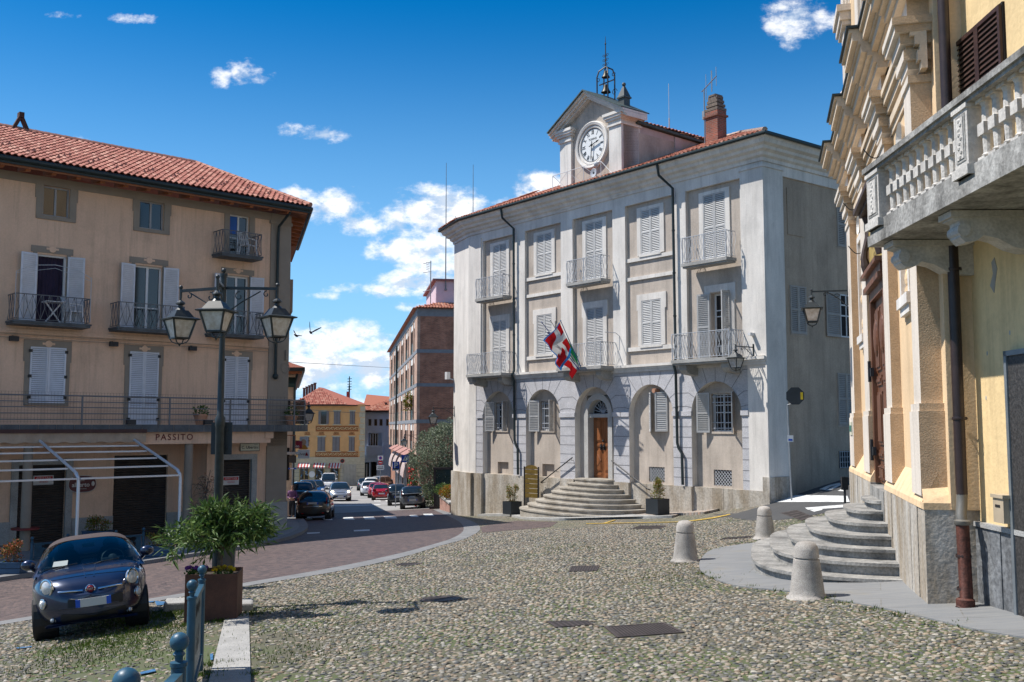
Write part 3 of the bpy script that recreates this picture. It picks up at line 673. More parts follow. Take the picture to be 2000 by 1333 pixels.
def wall_lamp(label, loc, ang, reach=.85, s=1.0, group='wall lanterns'):
 """bracket on a wall at loc, arm along local -y"""
 t = Thing('wall_lamp', label, 'lamp', loc, ang, group)
 mb = MB(); mb.box(-.03, .03, -.012, .0, -.42, .12); mb.bar((0, 0, 0), (0, -reach, 0), .034)
 pts = [(0, -.02 - .0, -.36)] + [(0, -.06 - .5 * reach * f, -.36 + .34 * f ** .6) for f in (.25, .5, .75, 1)]
 mb.tube(pts, .012, 5)
 for c, r0, z0 in ((.30, .07, -.12), (.62, .055, -.08)):
  mb.tube([(0, -reach * c + r0 * math.cos(a) * (1 - a / 9), z0 + r0 * math.sin(a) * (1 - a / 9)) for a in np.linspace(0, 6, 13)], .009, 4)
 mb.ball((0, -reach, .04), .03, 6); mb.tube([(0, -reach, .03), (0, -reach, -.06)], .02, 6)
 t.part('bracket', mb, lampmetal); lantern(t, (0, -reach, -.03), s); return t
def downpipe(th, pts, r=.05, mats=None, name='downpipe', parent=None):
 mb = MB(); mb.tube(pts, r, 8)
 for i in range(len(pts) - 1):
  a, b = Vector(pts[i]), Vector(pts[i + 1])
  if (a - b).length > 1.5:
   for k in range(1, int((a - b).length / 2) + 1):
    p = a.lerp(b, k / (int((a - b).length / 2) + 1)); mb.tube([p - Vector((0, 0, .025)), p + Vector((0, 0, .025))], r * 1.25, 8)
 return th.part(name, mb, mats or gutter, parent, smooth=40)
def plant_leaves(mb, n, centre, rad, leaf=(.10, .02), up=.3, shell=.35, droop=.2, seed=0):
 """scatter lance-shaped leaves through an ellipsoid volume"""
 r = np.random.default_rng(seed)
 for i in range(n):
  d = r.normal(0, 1, 3); d /= np.linalg.norm(d); q = r.uniform(shell, 1) ** .6
  p = Vector(centre) + Vector((d[0] * rad[0] * q, d[1] * rad[1] * q, d[2] * rad[2] * q))
  a = Vector((d[0], d[1], d[2] * .5 + up)) + Vector(r.normal(0, .45, 3)); a.normalize(); a.z -= droop * r.random(); a.normalize()
  s = a.orthogonal().normalized(); s = Matrix.Rotation(r.uniform(0, 6.28), 3, a) @ s
  L = leaf[0] * r.uniform(.7, 1.3); w = leaf[1] * r.uniform(.8, 1.2)
  mb.add([p, p + a * L * .5 + s * w, p + a * L, p + a * L * .5 - s * w], [(0, 1, 2, 3)]); v = r.random(); mb.at += [v] * 4
leaf_dark = Mramp('leaf_dark_green', [(0, (.03, .065, .015)), (.4, (.07, .13, .028)), (.8, (.12, .19, .045)), (1, (.19, .25, .08))], .5, fine=.15, sub=.25)
leaf_olive = Mramp('leaf_olive_grey', [(0, (.09, .115, .065)), (.4, (.18, .22, .14)), (.8, (.28, .33, .23)), (1, (.38, .42, .32))], .55, fine=.1, sub=.2)
leaf_nandina = Mramp('leaf_yellow_green', [(0, (.06, .10, .015)), (.45, (.15, .18, .02)), (.7, (.26, .22, .03)), (.88, (.32, .14, .03)), (1, (.30, .05, .02))], .55, fine=.1, sub=.25)
leaf_red = Mramp('leaf_red_green', [(0, (.04, .07, .015)), (.35, (.10, .11, .02)), (.55, (.24, .09, .03)), (.8, (.34, .05, .03)), (1, (.30, .16, .03))], .55, fine=.1, sub=.25)
grass_mat = Mramp('grass_blade', [(0, (.05, .10, .01)), (.5, (.10, .18, .02)), (1, (.20, .24, .05))], .6, fine=.1, sub=.25)
bark = M('bark', (.13, .10, .075), .9, var=.25, vs=14, bump=.5, bs=40)
# ------------------------------------------------------------------ TOWN HALL
def town_hall():
 oz = -3.5
 t = Thing('town_hall', 'pale three-storey town hall with white pilasters, arched ground floor and clock gable', 'building', (TO[0], TO[1], oz), -52.19, None, True)
 L = 17.54; bays = [2.27 + 3.25 * k for k in range(5)]; bays[2] = 8.8
 panels = [(1.06, 3.53), (4.28, 6.77), (7.54, 10.0), (10.73, 13.27), (13.97, 16.54)]
 dep = 10.5
 CH = (-2.4 * math.cos(R(16)), 2.4 * math.sin(R(16)))     # far end of the turned corner
 w = MB(); p = MB(); P = .13
 xs = [0] + [v for q in panels for v in q] + [L]
 for i in range(0, len(xs), 2):
  a, b = xs[i], xs[i + 1]; w.box(a, b, 0, .35, 2.3, 8.8)
 w.box(0, L, 0, .35, 8.8, 9.25)
 w.box(-.02, .98, -.06, .0, 2.42, 9.0); w.box(16.62, L, -.06, 0, 2.42, 9.0); w.box(L, L + .06, -.06, 1.05, -1.75, 9.0)
 w.box(16.55, L + .1, -.10, 1.1, 9.0, 9.08)
 w.box(16.74, L, -.02, .35, -2.2, 2.3); w.box(0, .56, -.02, .35, -2.2, 2.3); w.box(L - .3, L, .35, 1.05, -2.2, 2.3)
 door5 = (15.02, 15.92, 2.42, 4.82)
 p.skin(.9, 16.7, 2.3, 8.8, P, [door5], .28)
 for b in (1, 3):
  a, c = panels[b]
  for z0, z1 in ((6.50, 6.65), (5.75, 5.89), (2.94, 3.10)): w.box(a, c, P - .07, P + .02, z0, z1)
 def ch(x, y): return (x, y)
 cx, cy = CH; e = Vector((math.cos(R(16)), -math.sin(R(16)))); nrm = Vector((math.sin(R(16)), math.cos(R(16))))
 w.prism([(0, 0), (cx, cy), (cx + .3, cy + 6), (.3, 6)], 'z', -2.2, 9.25)
 w.prism([(L - .25, .34), (L, .34), (L, 1.05), (L - .25, 1.05)], 'z', -1.75, 9.25)
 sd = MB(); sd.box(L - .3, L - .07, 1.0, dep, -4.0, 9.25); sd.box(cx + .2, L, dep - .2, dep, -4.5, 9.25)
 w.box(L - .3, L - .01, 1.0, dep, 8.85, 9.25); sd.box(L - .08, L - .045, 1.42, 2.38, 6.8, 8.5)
 c = MB(); prof = [(.0, 9.22), (-.05, 9.22), (-.07, 9.34), (-.17, 9.40), (-.20, 9.50), (-.34, 9.56), (-.36, 9.66), (-.50, 9.72), (-.54, 9.84), (-.60, 9.90), (-.60, 9.94), (0, 9.94)]
 path = [(cx + 1.5, cy + 6, (-1, .2)), (cx, cy, None), (0, 0, None), (L, 0, None), (L, dep, None)]
 pts = [Vector((cx + .6, cy + 6)), Vector((cx, cy)), Vector((0, 0)), Vector((L, 0)), Vector((L, dep))]
 def miter(pl):
  out = []
  for i, q in enumerate(pl):
   d0 = (pl[i] - pl[i - 1]).normalized() if i > 0 else None; d1 = (pl[i + 1] - pl[i]).normalized() if i < len(pl) - 1 else None
   if d0 is None: d0 = d1
   if d1 is None: d1 = d0
   n0 = Vector((d0.y, -d0.x)); n1 = Vector((d1.y, -d1.x)); b = (n0 + n1).normalized(); out.append((q, b / max(.3, b.dot(n0))))
  return out
 mt = miter(pts); k = len(prof); vs = []; fs = []
 for q, b in mt:
  for o, z in prof: vs.append((q.x + b.x * -o, q.y + b.y * -o, z))
 for i in range(len(mt) - 1):
  for j in range(k - 1): fs.append((i * k + j, (i + 1) * k + j, (i + 1) * k + j + 1, i * k + j + 1))
 c.add(vs, fs)
 t.part('wall', w, white); t.part('wall_panel', p, beige); t.part('side_wall', sd, M('shaded_side_plaster', (.41, .325, .245), .9, var=.12, vs=1.1, bump=.2, bs=20, fine=.1, streak=1)); t.part('cornice', c, white)  # side wall: beige plaster darkened, the flank's shade is in its colour
 g = MB(); gp = [(q.x + b.x * .66, q.y + b.y * .66, 9.97) for q, b in mt]; g.tube(gp, .07, 8); t.part('gutter', g, gutter)
 bl = MB()
 for a, b_ in ((0, 1.0), (3.4, 7.2), (10.4, 14.0), (16.5, L)): pass
 bl.box(-.05, L + .03, -.16, .1, 2.30, 2.40); bl.box(-.04, L + .02, -.11, .1, 2.22, 2.30); bl.box(-.03, L + .01, -.07, .1, 2.12, 2.22); t.part('belt_course', bl, white)
 gf = MB(); r = 1.17; spr = .44; zb = -2.2
 niches = [(b, r) for b in bays]
 edges = [.55] + [v for b, r_ in niches for v in (b - r_, b + r_)] + [16.75]
 for i in range(0, len(edges), 2): gf.box(edges[i], edges[i + 1], 0, .3, zb, spr)
 n = 20
 for i, (b, r_) in enumerate(niches):
  xl = edges[0] if i == 0 else (niches[i - 1][0] + b) / 2; xr = edges[-1] if i == 4 else (b + niches[i + 1][0]) / 2
  arc = [(b - r_ * math.cos(math.pi * k_ / n), spr + r_ * math.sin(math.pi * k_ / n)) for k_ in range(n + 1)]
  vs = [(x, 0, z) for x, z in arc] + [(xl + (xr - xl) * k_ / n, 0, 2.2) for k_ in range(n + 1)]
  gf.add(vs, [(k_, k_ + 1, n + 2 + k_, n + 1 + k_) for k_ in range(n)])
  gf.quad((xl, 0, spr), (b - r_, 0, spr), (xl, 0, 2.2), (xl, 0, 2.2)); gf.quad((b + r_, 0, spr), (xr, 0, spr), (xr, 0, 2.2), (xr, 0, 2.2))
  gf.add([(x, 0, z) for x, z in arc] + [(x, .3, z) for x, z in arc], [(k_, n + 1 + k_, n + 2 + k_, k_ + 1) for k_ in range(n)], 1)
  for s in (-1, 1): gf.box(b + s * r_ - .004, b + s * r_ + .004, .002, .3, zb, spr, 1)
  for s in (-1, 1):
   x0, x1 = sorted((b + s * (r_ - .03), b + s * (r_ + .47))); x0 = max(x0, .55); x1 = min(x1, 16.75)
   gf.box(x0, x1, -.05, .06, spr - .06, spr + .12)
 def line(x0, z0, x1, z1):
  d = Vector((x1 - x0, 0, z1 - z0)); nn = Vector((-d.z, 0, d.x)).normalized() * .011; a = Vector((x0, -.004, z0)); b_ = Vector((x1, -.004, z1))
  gf.quad(a - nn, b_ - nn, b_ + nn, a + nn, 2)
 for i in range(0, len(edges), 2):
  for z in (-.02, -.40, -.78, -1.16, -1.53, -1.88): line(edges[i], z, edges[i + 1], z)
 for i, (b, r_) in enumerate(niches):
  xl = edges[0] if i == 0 else (niches[i - 1][0] + b) / 2; xr = edges[-1] if i == 4 else (b + niches[i + 1][0]) / 2
  for k_ in range(-4, 5):
   an = k_ * R(19.5) ; sx, sz = math.sin(an), math.cos(an); x0, z0 = b + r_ * sx, spr + r_ * sz
   if abs(k_) <= 2: zt = 2.12 if abs(k_) < 2 else 1.98; f = (zt - spr) / sz
   else: f = (r_ + (.34 if abs(k_) == 3 else .26))
   x1, z1 = b + f * sx, spr + f * sz; x1 = min(max(x1, xl), xr); line(x0, z0, x1, z1)
   if abs(k_) in (2, 3, 4):
    e_ = xl if k_ < 0 else xr
    if abs(e_ - x1) > .05: line(x1, z1, e_, z1)
 t.part('ground_floor_render', gf, [lav, white, groove])
 nb = MB(); Y = .27
 wins = {0: (1.80, 2.66, -.19, 1.10), 1: (5.1, 5.96, -.19, 1.10), 4: (14.86, 15.80, -.19, 1.18)}
 for i, b in enumerate(bays):
  if i == 2: continue
  h = []
  if i in wins: h.append(wins[i])
  h.append((b - .38, b + .45, -2.13, -1.56) if i > 2 else (b - .36, b + .46, -2.18, -1.64))
  nb.skin(b - 1.2, b + 1.2, -2.25, 1.7, Y, h, .16)
  if i < 2: nb.box(b - .36, b + .46, Y + .15, Y + .17, -2.18, -1.64)
 b = bays[2]
 nb.skin(b - 1.2, b + 1.2, -2.25, 1.7, Y + .02, [(b - .74, b + .74, -2.25, 1.28)], .3)
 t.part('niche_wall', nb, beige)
 sb = MB(); xx = 0;
 cuts = [(.5, 1.02), (1.02, 1.1), (1.1, 1.72), (1.72, 2.3), (2.3, 3.42), (3.42, 4.36), (4.36, 5.2), (5.2, 6.72), (6.72, 7.6), (10.0, 10.85), (10.85, 11.7), (11.7, 13.22), (13.22, 14.12), (14.12, 15.0), (15.0, 15.5), (15.5, 15.9), (15.9, 16.5), (16.5, L + .09)]
 for i, (a, b_) in enumerate(cuts):
  pier = (3.40 < a < 4.3) or (6.7 < a < 7.5) or (9.9 < a < 10.8) or (13.2 < a < 14.1)
  yo = -.07 if pier else .06
  if a >= 16.4 or a < 1.05: yo = -.09
  sb.box(a + .004, b_ - .004, yo + random.uniform(-.008, .008), .4, -5.2, -2.2 + random.uniform(-.008, .004))
 sb.box(7.5, 10.1, .1, .4, -5.2, -2.2)
 e2 = Vector((cx, cy)).normalized(); n2 = Vector((e2.y, -e2.x)); n2 = n2 if n2.y < 0 else -n2
 for a, b_ in ((-.45, .75), (.76, 1.55), (1.56, 2.46)):
  q0 = e2 * a + n2 * .09; q1 = e2 * b_ + n2 * .09; q2 = q1 - n2 * .4; q3 = q0 - n2 * .4
  sb.prism([tuple(q0), tuple(q1), tuple(q2), tuple(q3)], 'z', -5.2, -2.2)
 q = Vector((cx, cy)) + e2 * .06; sb.prism([(q.x, q.y - .03), (q.x + .5, q.y), (q.x + .8, q.y + 5), (q.x + .3, q.y + 5)], 'z', -5.4, -2.2)
 sb.box(L - .2, L + .10, .26, 1.09, -4.2, -1.72); sb.box(L - .2, L + .085, -.08, .25, -4.2, -1.72, )
 t.part('stone_base', sb, stone)
 def upper(cxx, zb_, zt, ears, closed=True, door=False, wd=1.05):
  f = MB(); hw = wd / 2 + .20; y0 = P - .05
  f.box(cxx - hw, cxx - wd / 2, y0, P + .01, zb_, zt); f.box(cxx + wd / 2, cxx + hw, y0, P + .01, zb_, zt); f.box(cxx - hw, cxx + hw, y0, P + .01, zt, zt + .26 if ears else zt + .12)
  if ears:
   for s in (-1, 1): f.box(cxx + s * hw, cxx + s * (hw + .06), y0, P + .01, zt - .36, zt + .26)
  if not door: f.box(cxx - wd / 2 - .06, cxx + wd / 2 + .06, y0 - .05, P, zb_ - .07, zb_)
  return t.part('window', f, white)
 for i, b in enumerate(bays):
  if i in (1, 3):
   o = upper(b + .02, 6.70, 8.50, False); add_shutters(t, o, b + .02, 6.70 - oz, 1.05, 1.80, 'shutter_pale_grey', y=P - .04)
   o = upper(b + .02, 3.12, 4.90, True); add_shutters(t, o, b + .02, 3.12 - oz, 1.05, 1.78, 'shutter_pale_grey', y=P - .04)
  else:
   o = upper(b, 6.02, 8.50, False, door=True); add_shutters(t, o, b, 6.02 - oz, 1.05, 2.48, 'shutter_pale_grey', y=P - .04)
   if i != 4:
    o = upper(b, 2.42, 4.90, True, door=True); add_shutters(t, o, b, 2.42 - oz, 1.05, 2.48, 'shutter_pale_grey', y=P - .04)
   else:
    b5 = 15.47; o = upper(b5, 2.42, 4.86, True, door=True, wd=.92)
    f = MB(); window_unit(f, 15.02, 15.92, 2.42, 4.82, P + .2, .07, 1, (2.9, 3.45, 3.98, 4.2)); t.part('glazed_door', f, [frame_w, glass_dark], o)
    lw = .5; me = shutter_mesh(lw, 2.4, 'shutter_pale_grey')
    for s, a, xh in ((-1, 165, 15.0), (1, 96, 15.94)):
     q = bpy.data.objects.new('shutter', me); COL.objects.link(q); q.parent = o; q.location = (xh, P - .055, 2.42 - oz)
     q.rotation_euler = (0, 0, R(-a) if s < 0 else R(a)); q.scale = (1 if s < 0 else -1, 1, 1)
 for i, (a, b_, z0, z1) in wins.items():
  f = MB(); f.box(a - .13, b_ + .13, Y - .035, Y + .0, z0 - .02, z1 + .15);
  fr = MB(); window_unit(fr, a, b_, z0, z1, Y + .12, .06, 1, ((z0 + z1) / 2, z0 + .95))
  f = MB()
  for x0, x1, zz0, zz1 in ((a - .1, a, z0, z1 + .1), (b_, b_ + .1, z0, z1 + .1), (a, b_, z1, z1 + .1), (a - .12, b_ + .12, z0 - .08, z0)): f.box(x0, x1, Y - .04, Y + .02, zz0, zz1)
  o = t.part('window', f, beige); t.part('frame', fr, [frame_w, glass_dark], o)
  gr = MB(); nb_ = 6
  for k_ in range(nb_): xk = a + .06 + (b_ - a - .12) * k_ / (nb_ - 1); gr.tube([(xk, Y + .03, z0), (xk, Y + .03, z1)], .012, 5)
  for zz in (z0 + .12, z0 + .32, z1 - .32, z1 - .12): gr.bar((a, Y + .03, zz), (b_, Y + .03, zz), .03)
  t.part('window_bars', gr, greymetal, o)
  lw = .52 if i < 4 else .5; me = shutter_mesh(lw, z1 - z0 + .08, 'shutter_pale_grey', mid=True)
  for s, an, xh in ((-1, 158, a - .06), (1, 118 if i < 4 else 128, b_ + .06)):
   q = bpy.data.objects.new('shutter', me); COL.objects.link(q); q.parent = o; q.location = (xh, Y - .06, z0 - .04 - oz)
   q.rotation_euler = (0, 0, R(-an) if s < 0 else R(an)); q.scale = (1 if s < 0 else -1, 1, 1)
 f = MB(); f.box(11.75, 12.62, Y - .03, Y, -.24, 1.3); o = t.part('window', f, beige)
 me = shutter_mesh(.5, 1.5, 'shutter_pale_grey')
 for s, an, xh in ((-1, 40, 11.72), (1, 26, 12.70)):
  q = bpy.data.objects.new('shutter', me); COL.objects.link(q); q.parent = o; q.location = (xh, Y - .05, -.2 - oz); q.rotation_euler = (0, 0, R(-an) if s < 0 else R(an)); q.scale = (1 if s < 0 else -1, 1, 1)
 f = MB(); f.tube([(12.2, Y - .02, 1.36), (12.2, Y - .28, 1.36)], .09, 10); t.part('vent_pipe', f, M('terracotta', (.42, .22, .14), .8))
 for b in (bays[3], bays[4]):
  a, b_, z0, z1 = b - .38, b + .45, -2.13, -1.56; gr = MB(); s_ = .135
  for k_ in range(-6, 8):
   for sg in (1, -1):
    x0 = a + k_ * s_ * 1.0; pts = []
    x1 = x0 + (z1 - z0)
    if sg < 0: x0, x1 = x1, x0
    def cl(xa, za, xb, zb2):
     if xa == xb: return None
     t0, t1 = 0., 1.
     d = xb - xa
     for lim, sgn in ((a, 1), (b_, -1)):
      va = (xa - lim) * sgn; vb = (xb - lim) * sgn
      if va < 0 and vb < 0: return None
      if va < 0: t0 = max(t0, va / (va - vb))
      elif vb < 0: t1 = min(t1, va / (va - vb))
     return (xa + d * t0, za + (zb2 - za) * t0, xa + d * t1, za + (zb2 - za) * t1) if t1 > t0 else None
    q = cl(x0, z0, x1, z1)
    if q: gr.bar((q[0], Y + .03 + .012 * (sg > 0), q[1]), (q[2], Y + .03 + .012 * (sg > 0), q[3]), .016)
  bk = MB(); bk.box(a, b_, Y + .14, Y + .155, z0, z1); o = t.part('cellar_window', bk, dark); t.part('lattice', gr, greymetal, o)
 b = bays[2]; d = MB(); dy = Y + .26; x0, x1, z0, z1 = b - .585, b + .585, -2.12, .36
 wood = M('varnished_oak_door', (.26, .095, .035), .42, var=.28, vs=5, bump=.15, bs=60, streak=6, spec=.5, coat=.2)
 for s in (-1, 1):
  a, c_ = (x0, b - .006) if s < 0 else (b + .006, x1); d.box(a, c_, dy, dy + .06, z0, z1)
  for q0, q1 in ((z0 + .06, z0 + .2), (z0 + .28, z0 + 1.15), (z0 + 1.27, z0 + 1.42), (z0 + 1.5, z1 - .1)):
   d.box(a + .09, c_ - .09, dy - .025, dy, q0, q1); d.box(a + .13, c_ - .13, dy - .04, dy - .025, q0 + .05, q1 - .05)
  m_ = (a + c_) / 2; d.add([(m_, dy - .055, z0 + .5), (m_ + .16, dy - .055, z0 + .72), (m_, dy - .055, z0 + .94), (m_ - .16, dy - .055, z0 + .72), (m_, dy - .04, z0 + .45), (m_ + .2, dy - .04, z0 + .72), (m_, dy - .04, z0 + .99), (m_ - .2, dy - .04, z0 + .72)], [(0, 3, 2, 1)[::-1], (0, 1, 5, 4), (1, 2, 6, 5), (2, 3, 7, 6), (3, 0, 4, 7)])
 do = t.part('door', d, wood); h = MB()
 for s in (-1, 1): h.box(b + s * .09 - .045, b + s * .09 + .045, dy - .065, dy - .02, -.98, -.74); h.ball((b + s * .09, dy - .08, -.84), .035, 6)
 h.ball((b + .06, dy - .07, -.6), .05, 7); t.part('door_lock', h, dkmetal, do)
 ds = MB(); rr = .74; s2 = .50   # inner moulded arch
 for q0, q1 in ((.60, .84),):
  for s in (-1, 1): ds.box(b + s * q0, b + s * q1, Y - .05, dy + .1, -2.15, s2)
  na = 18
  for k_ in range(na):
   a0, a1 = math.pi * k_ / na, math.pi * (k_ + 1) / na
   P4 = [(b - rad * math.cos(an), s2 + rad * math.sin(an)) for an in (a0, a1) for rad in (q0, q1)]
   ds.add([(P4[i][0], yy, P4[i][1]) for yy in (Y - .05, dy + .1) for i in range(4)], [(0, 2, 3, 1)[::-1], (0, 4, 6, 2)[::-1], (1, 3, 7, 5)[::-1]])
 ds.box(b - .62, b + .62, Y + .02, dy + .1, .36, .50)
 t.part('door_surround', ds, lgranite)
 fn = MB(); fn.box(b - .6, b + .6, dy + .05, dy + .07, .5, 1.12, 0); o = t.part('fanlight', fn, glass_dark); fg = MB()
 for k_ in range(1, 10):
  an = math.pi * k_ / 10; fg.tube([(b, dy - .01, .55), (b - .30 * math.cos(an) + .05 * math.sin(an), dy - .01, .53 + .30 * math.sin(an)), (b - .56 * math.cos(an), dy - .01, .5 + .56 * math.sin(an))], .012, 4)
  fg.tube([(b, dy - .01, .55), (b - .30 * math.cos(an) - .05 * math.sin(an), dy - .01, .53 + .30 * math.sin(an)), (b - .56 * math.cos(an), dy - .01, .5 + .56 * math.sin(an))], .010, 4)
 fg.tube([(b - .57 * math.cos(math.pi * k_ / 14), dy - .01, .5 + .57 * math.sin(math.pi * k_ / 14)) for k_ in range(15)], .014, 4); fg.bar((b - .58, dy - .01, .51), (b + .58, dy - .01, .51), .025)
 t.part('fan_grille', fg, greymetal, o)
 st = MB(); nst = 8
 for k_ in range(nst):
  hw = 3.25 - k_ * .30; dp = 2.55 - k_ * .315; top = -3.52 + (k_ + 1) * .172; na = 30
  for inset, zt, zb_ in ((0, top, top - .055), (.035, top - .055, top - .2)):
   arc = [((b + .05) - (hw - inset) * math.copysign(abs(math.cos(math.pi * q / na)) ** .80, math.cos(math.pi * q / na)), -(dp - inset) * abs(math.sin(math.pi * q / na)) ** .72) for q in range(na + 1)]
   arc = [(x, min(.2, y)) for x, y in arc]; st.prism(arc, 'z', zb_ - (.9 if inset else 0), zt)
 st.box(b - .95, b + .95, -.12, dy, -2.32, -2.13); t.part('steps', st, M('warm_step_granite', (.35, .325, .285), .8, var=.2, vs=2.2, bump=.3, bs=30, fine=.22, stain=(.22, .19, .15)))
 fm = MB(); fm.box(b - .45, b + .25, -.30, -.06, -2.305, -2.29);
 for A, B_ in (((7.62, -1.30), (5.55, -2.42)), ((9.98, -1.36), (12.0, -2.40))):
  hr = MB(); A3 = (A[0], -.14, A[1]); B3 = (B_[0], -.14, B_[1]); hr.tube([A3, B3, (B3[0], -.04, B3[2] - .02)], .024, 8)
  for f_ in (.04, .5, .93): q = Vector(A3).lerp(Vector(B3), f_); hr.tube([q, q + Vector((0, .02, -.07)), (q.x, 0, q.z - .07)], .012, 5)
  t.part('handrail', hr, dkmetal)
 def balcony(b, z, hw, off, lower):
  s_ = MB(); s_.box(b - hw, b + hw, -off, .0, z - .12, z); s_.box(b - hw + .04, b + hw - .04, -off + .05, 0, z - .18, z - .12)
  if lower:
   for s in (-1, 1):
    x = b + s * (hw - .38); s_.prism([(-off + .22, z - .16), (0, z - .16), (0, z - .56), (-off + .35, z - .50), (-off + .22, z - .36)], 'x', x - .17, x + .17)
  o = t.part('balcony', s_, [granite]); g = MB(); zr = z + .95
  railing_curves(g, b - hw + .04, b + hw - .04, z + .06, zr, -off + .04)
  railing_curves(g, -off + .04, -.02, z + .06, zr, b - hw + .04, axis='y'); railing_curves(g, -off + .04, -.02, z + .06, zr, b + hw - .04, axis='y')
  for x in (b - hw + .04, b + hw - .04, b): g.bar((x, -off + .04, z), (x, -off + .04, zr + .02), .03)
  t.part('railing', g, greymetal, o)
 for i in (0, 2, 4):
  balcony(bays[i], 5.96, 1.07, .55, False); balcony(bays[i], 2.40, 1.36, .85, True)
 rf = MB(); ov = .66; pch = .4; z0 = 9.99; half = (dep + 2 * ov) / 2
 rt = .4
 xl0, xr0 = -1.6, L + ov
 H = pch * half
 rf.add([(-.45, -ov, z0), (xr0, -ov, z0), (xr0, dep + ov, z0), (-2.6, dep + ov, z0), (-2.95, cy - ov + .1, z0), (xl0 + half * .72, -ov + half, z0 + H), (xr0 - half, -ov + half, z0 + H)],
   [(0, 1, 6, 5), (1, 2, 6), (2, 3, 5, 6), (3, 4, 5), (4, 0, 5), (0, 4, 3, 2, 1)]); rf.at += [.3] * len(rf.v)
 n_ = math.sqrt(1 + pch * pch)
 def tower_gap(x, t_): return False
 roof_tiles(rf, (0, -ov - .03, z0 + .01), (1, 0, 0), (0, 1, 0), pch, lambda q: max(-.45 + q / n_ * .45, -.4), lambda q: xr0 - q / n_, int(half * n_ / .36), .36, pitch=.21, seg=4)
 e3 = Vector((cx, cy, 0)).normalized(); L3 = math.hypot(cx, cy) + .7; A0 = Vector((-.45, -ov, z0)); uxx = Vector((A0.x - (-2.95), A0.y - (cy - ov + .1), 0)); ln = uxx.length; uxx.normalize()
 roof_tiles(rf, Vector((-2.95, cy - ov + .1, z0 + .01)), uxx, (-uxx.y, uxx.x, 0), .42, lambda q: q * .25, lambda q: ln - q * .06, 14, .36, pitch=.21, seg=4)
 pad_at(rf)
 roof = t.part('roof', rf, tile_mat)
 rd = MB()
 for A, B_ in (((xr0, -ov, z0 + .06), (xr0 - half, -ov + half, z0 + H + .06)), ((xl0 + half * .72, -ov + half, z0 + H + .05), (xr0 - half, -ov + half, z0 + H + .05))):
  A = Vector(A); B_ = Vector(B_); k_ = int((B_ - A).length / .33)
  for i in range(k_): rd.tube([A.lerp(B_, i / k_), A.lerp(B_, (i + 1.15) / k_)], [.10, .085], 7)
 t.part('ridge_tiles', rd, M('mortared_ridge', (.44, .33, .27), .9, var=.3, vs=9, fine=.3), roof)
 ck = atD(1388, 262, 40.5);
 chx, chy, chz = 12.45, 3.6, 11.5
 cm = MB(); cm.box(chx - .32, chx + .32, chy - .28, chy + .28, 10.6, 12.95); cm.box(chx - .38, chx + .38, chy - .34, chy + .34, 12.70, 12.78); cm.box(chx - .38, chx + .38, chy - .34, chy + .34, 11.55, 11.66)
 for k_ in range(4): cm.box(chx - .33 + k_ * .03, chx + .33 - k_ * .03, chy - .29 + k_ * .03, chy + .29 - k_ * .03, 12.96 + k_ * .17, 13.07 + k_ * .17, 1); cm.box(chx - .25 + k_ * .02, chx + .25 - k_ * .02, chy - .22, chy + .22, 13.07 + k_ * .17, 13.14 + k_ * .17, 1)
 brk = brick_mat('chimney_brick', (.30, .075, .04), (.16, .05, .035), (.20, .15, .12), .22, .075)
 t.part('chimney', cm, [brk, M('old_mortar', (.16, .13, .105), .95, var=.25, vs=12)])
 an = MB(); ax, ay = chx - .52, chy - .1; an.tube([(ax, ay, 11.3), (ax, ay, 14.05)], .028, 6)
 bx = Vector((.95, -.35, .0)).normalized(); a0 = Vector((ax, ay, 14.0)) - bx * .2; a1 = Vector((ax, ay, 14.25)) + bx * 1.05; an.tube([a0, a1], .022, 6)
 for f_, l_ in ((.30, .55), (.66, .45), (.70, .45), (.98, .4)): q = a0.lerp(a1, f_); an.tube([q - Vector((0, 0, l_)), q + Vector((0, 0, l_))], .012, 4)
 an.box(ax - .08, ax + .05, ay - .06, ay + .05, 12.75, 13.1); t.part('antenna', an, M('galvanised', (.30, .31, .32), .5, .6))
 for p_, h_, nm in (((11.6, 4.2), 14.6, 'whip'), ):
  q = MB(); q.tube([(10.4, 3.0, 11.4), (10.4, 3.0, 13.1)], .03, 5); q.tube([(10.4, 3.0, 13.1), (10.4, 3.0, 14.6)], .012, 4); t.part('whip_antenna', q, greymetal)
 tc = 8.77; tw = 1.9; ct = MB(); FY = .02
 ct.box(tc - tw, tc + tw, FY, .9, 9.3, 12.6, 0)
 tri = [(tc - tw, 12.6), (tc + tw, 12.6), (tc + tw, 12.75), (tc, 13.85), (tc - tw, 12.75)]; ct.prism(tri, 'y', FY, .9, 0)
 for s in (-1, 1):
  a, b_ = sorted((tc + s * 1.9, tc + s * 1.18)); a2 = a - (.10 if s < 0 else 0); b2 = b_ + (.10 if s > 0 else 0)
  ct.box(a - .0, b_ + .0, FY - .12, .98, 9.3, 12.2, 1)
  for k_, (z_, zz) in enumerate(((12.2, 12.28), (12.28, 12.42), (12.42, 12.52), (12.52, 12.62), (12.62, 12.74))):
   o_ = (.06, .02, .10, .16, .20)[k_]; ct.box(a - o_, b_ + o_, FY - .12 - o_, .98 + o_, z_, zz, 1)
  for o_, th_, dz in ((.32, .09, .10), (.22, .10, .0), (.10, .10, -.10)):
   x_e = tc + s * (tw + .42); ze = 12.62 + dz; za = 13.93 + dz
   q0 = (tc, za); q1 = (x_e, ze); pr = [q0, q1, (x_e, ze - th_), (tc, za - th_ * 1.15)]; ct.prism(pr, 'y', FY - .12 - o_, .98, 1)
 ct.box(tc + 1.88, tc + tw + .01, .9, 4.6, 9.3, 12.0, 0);
 pink = M('pinkish_plaster', (.47, .39, .37), .9, var=.08, vs=2, bump=.1, bs=20, fine=.06)
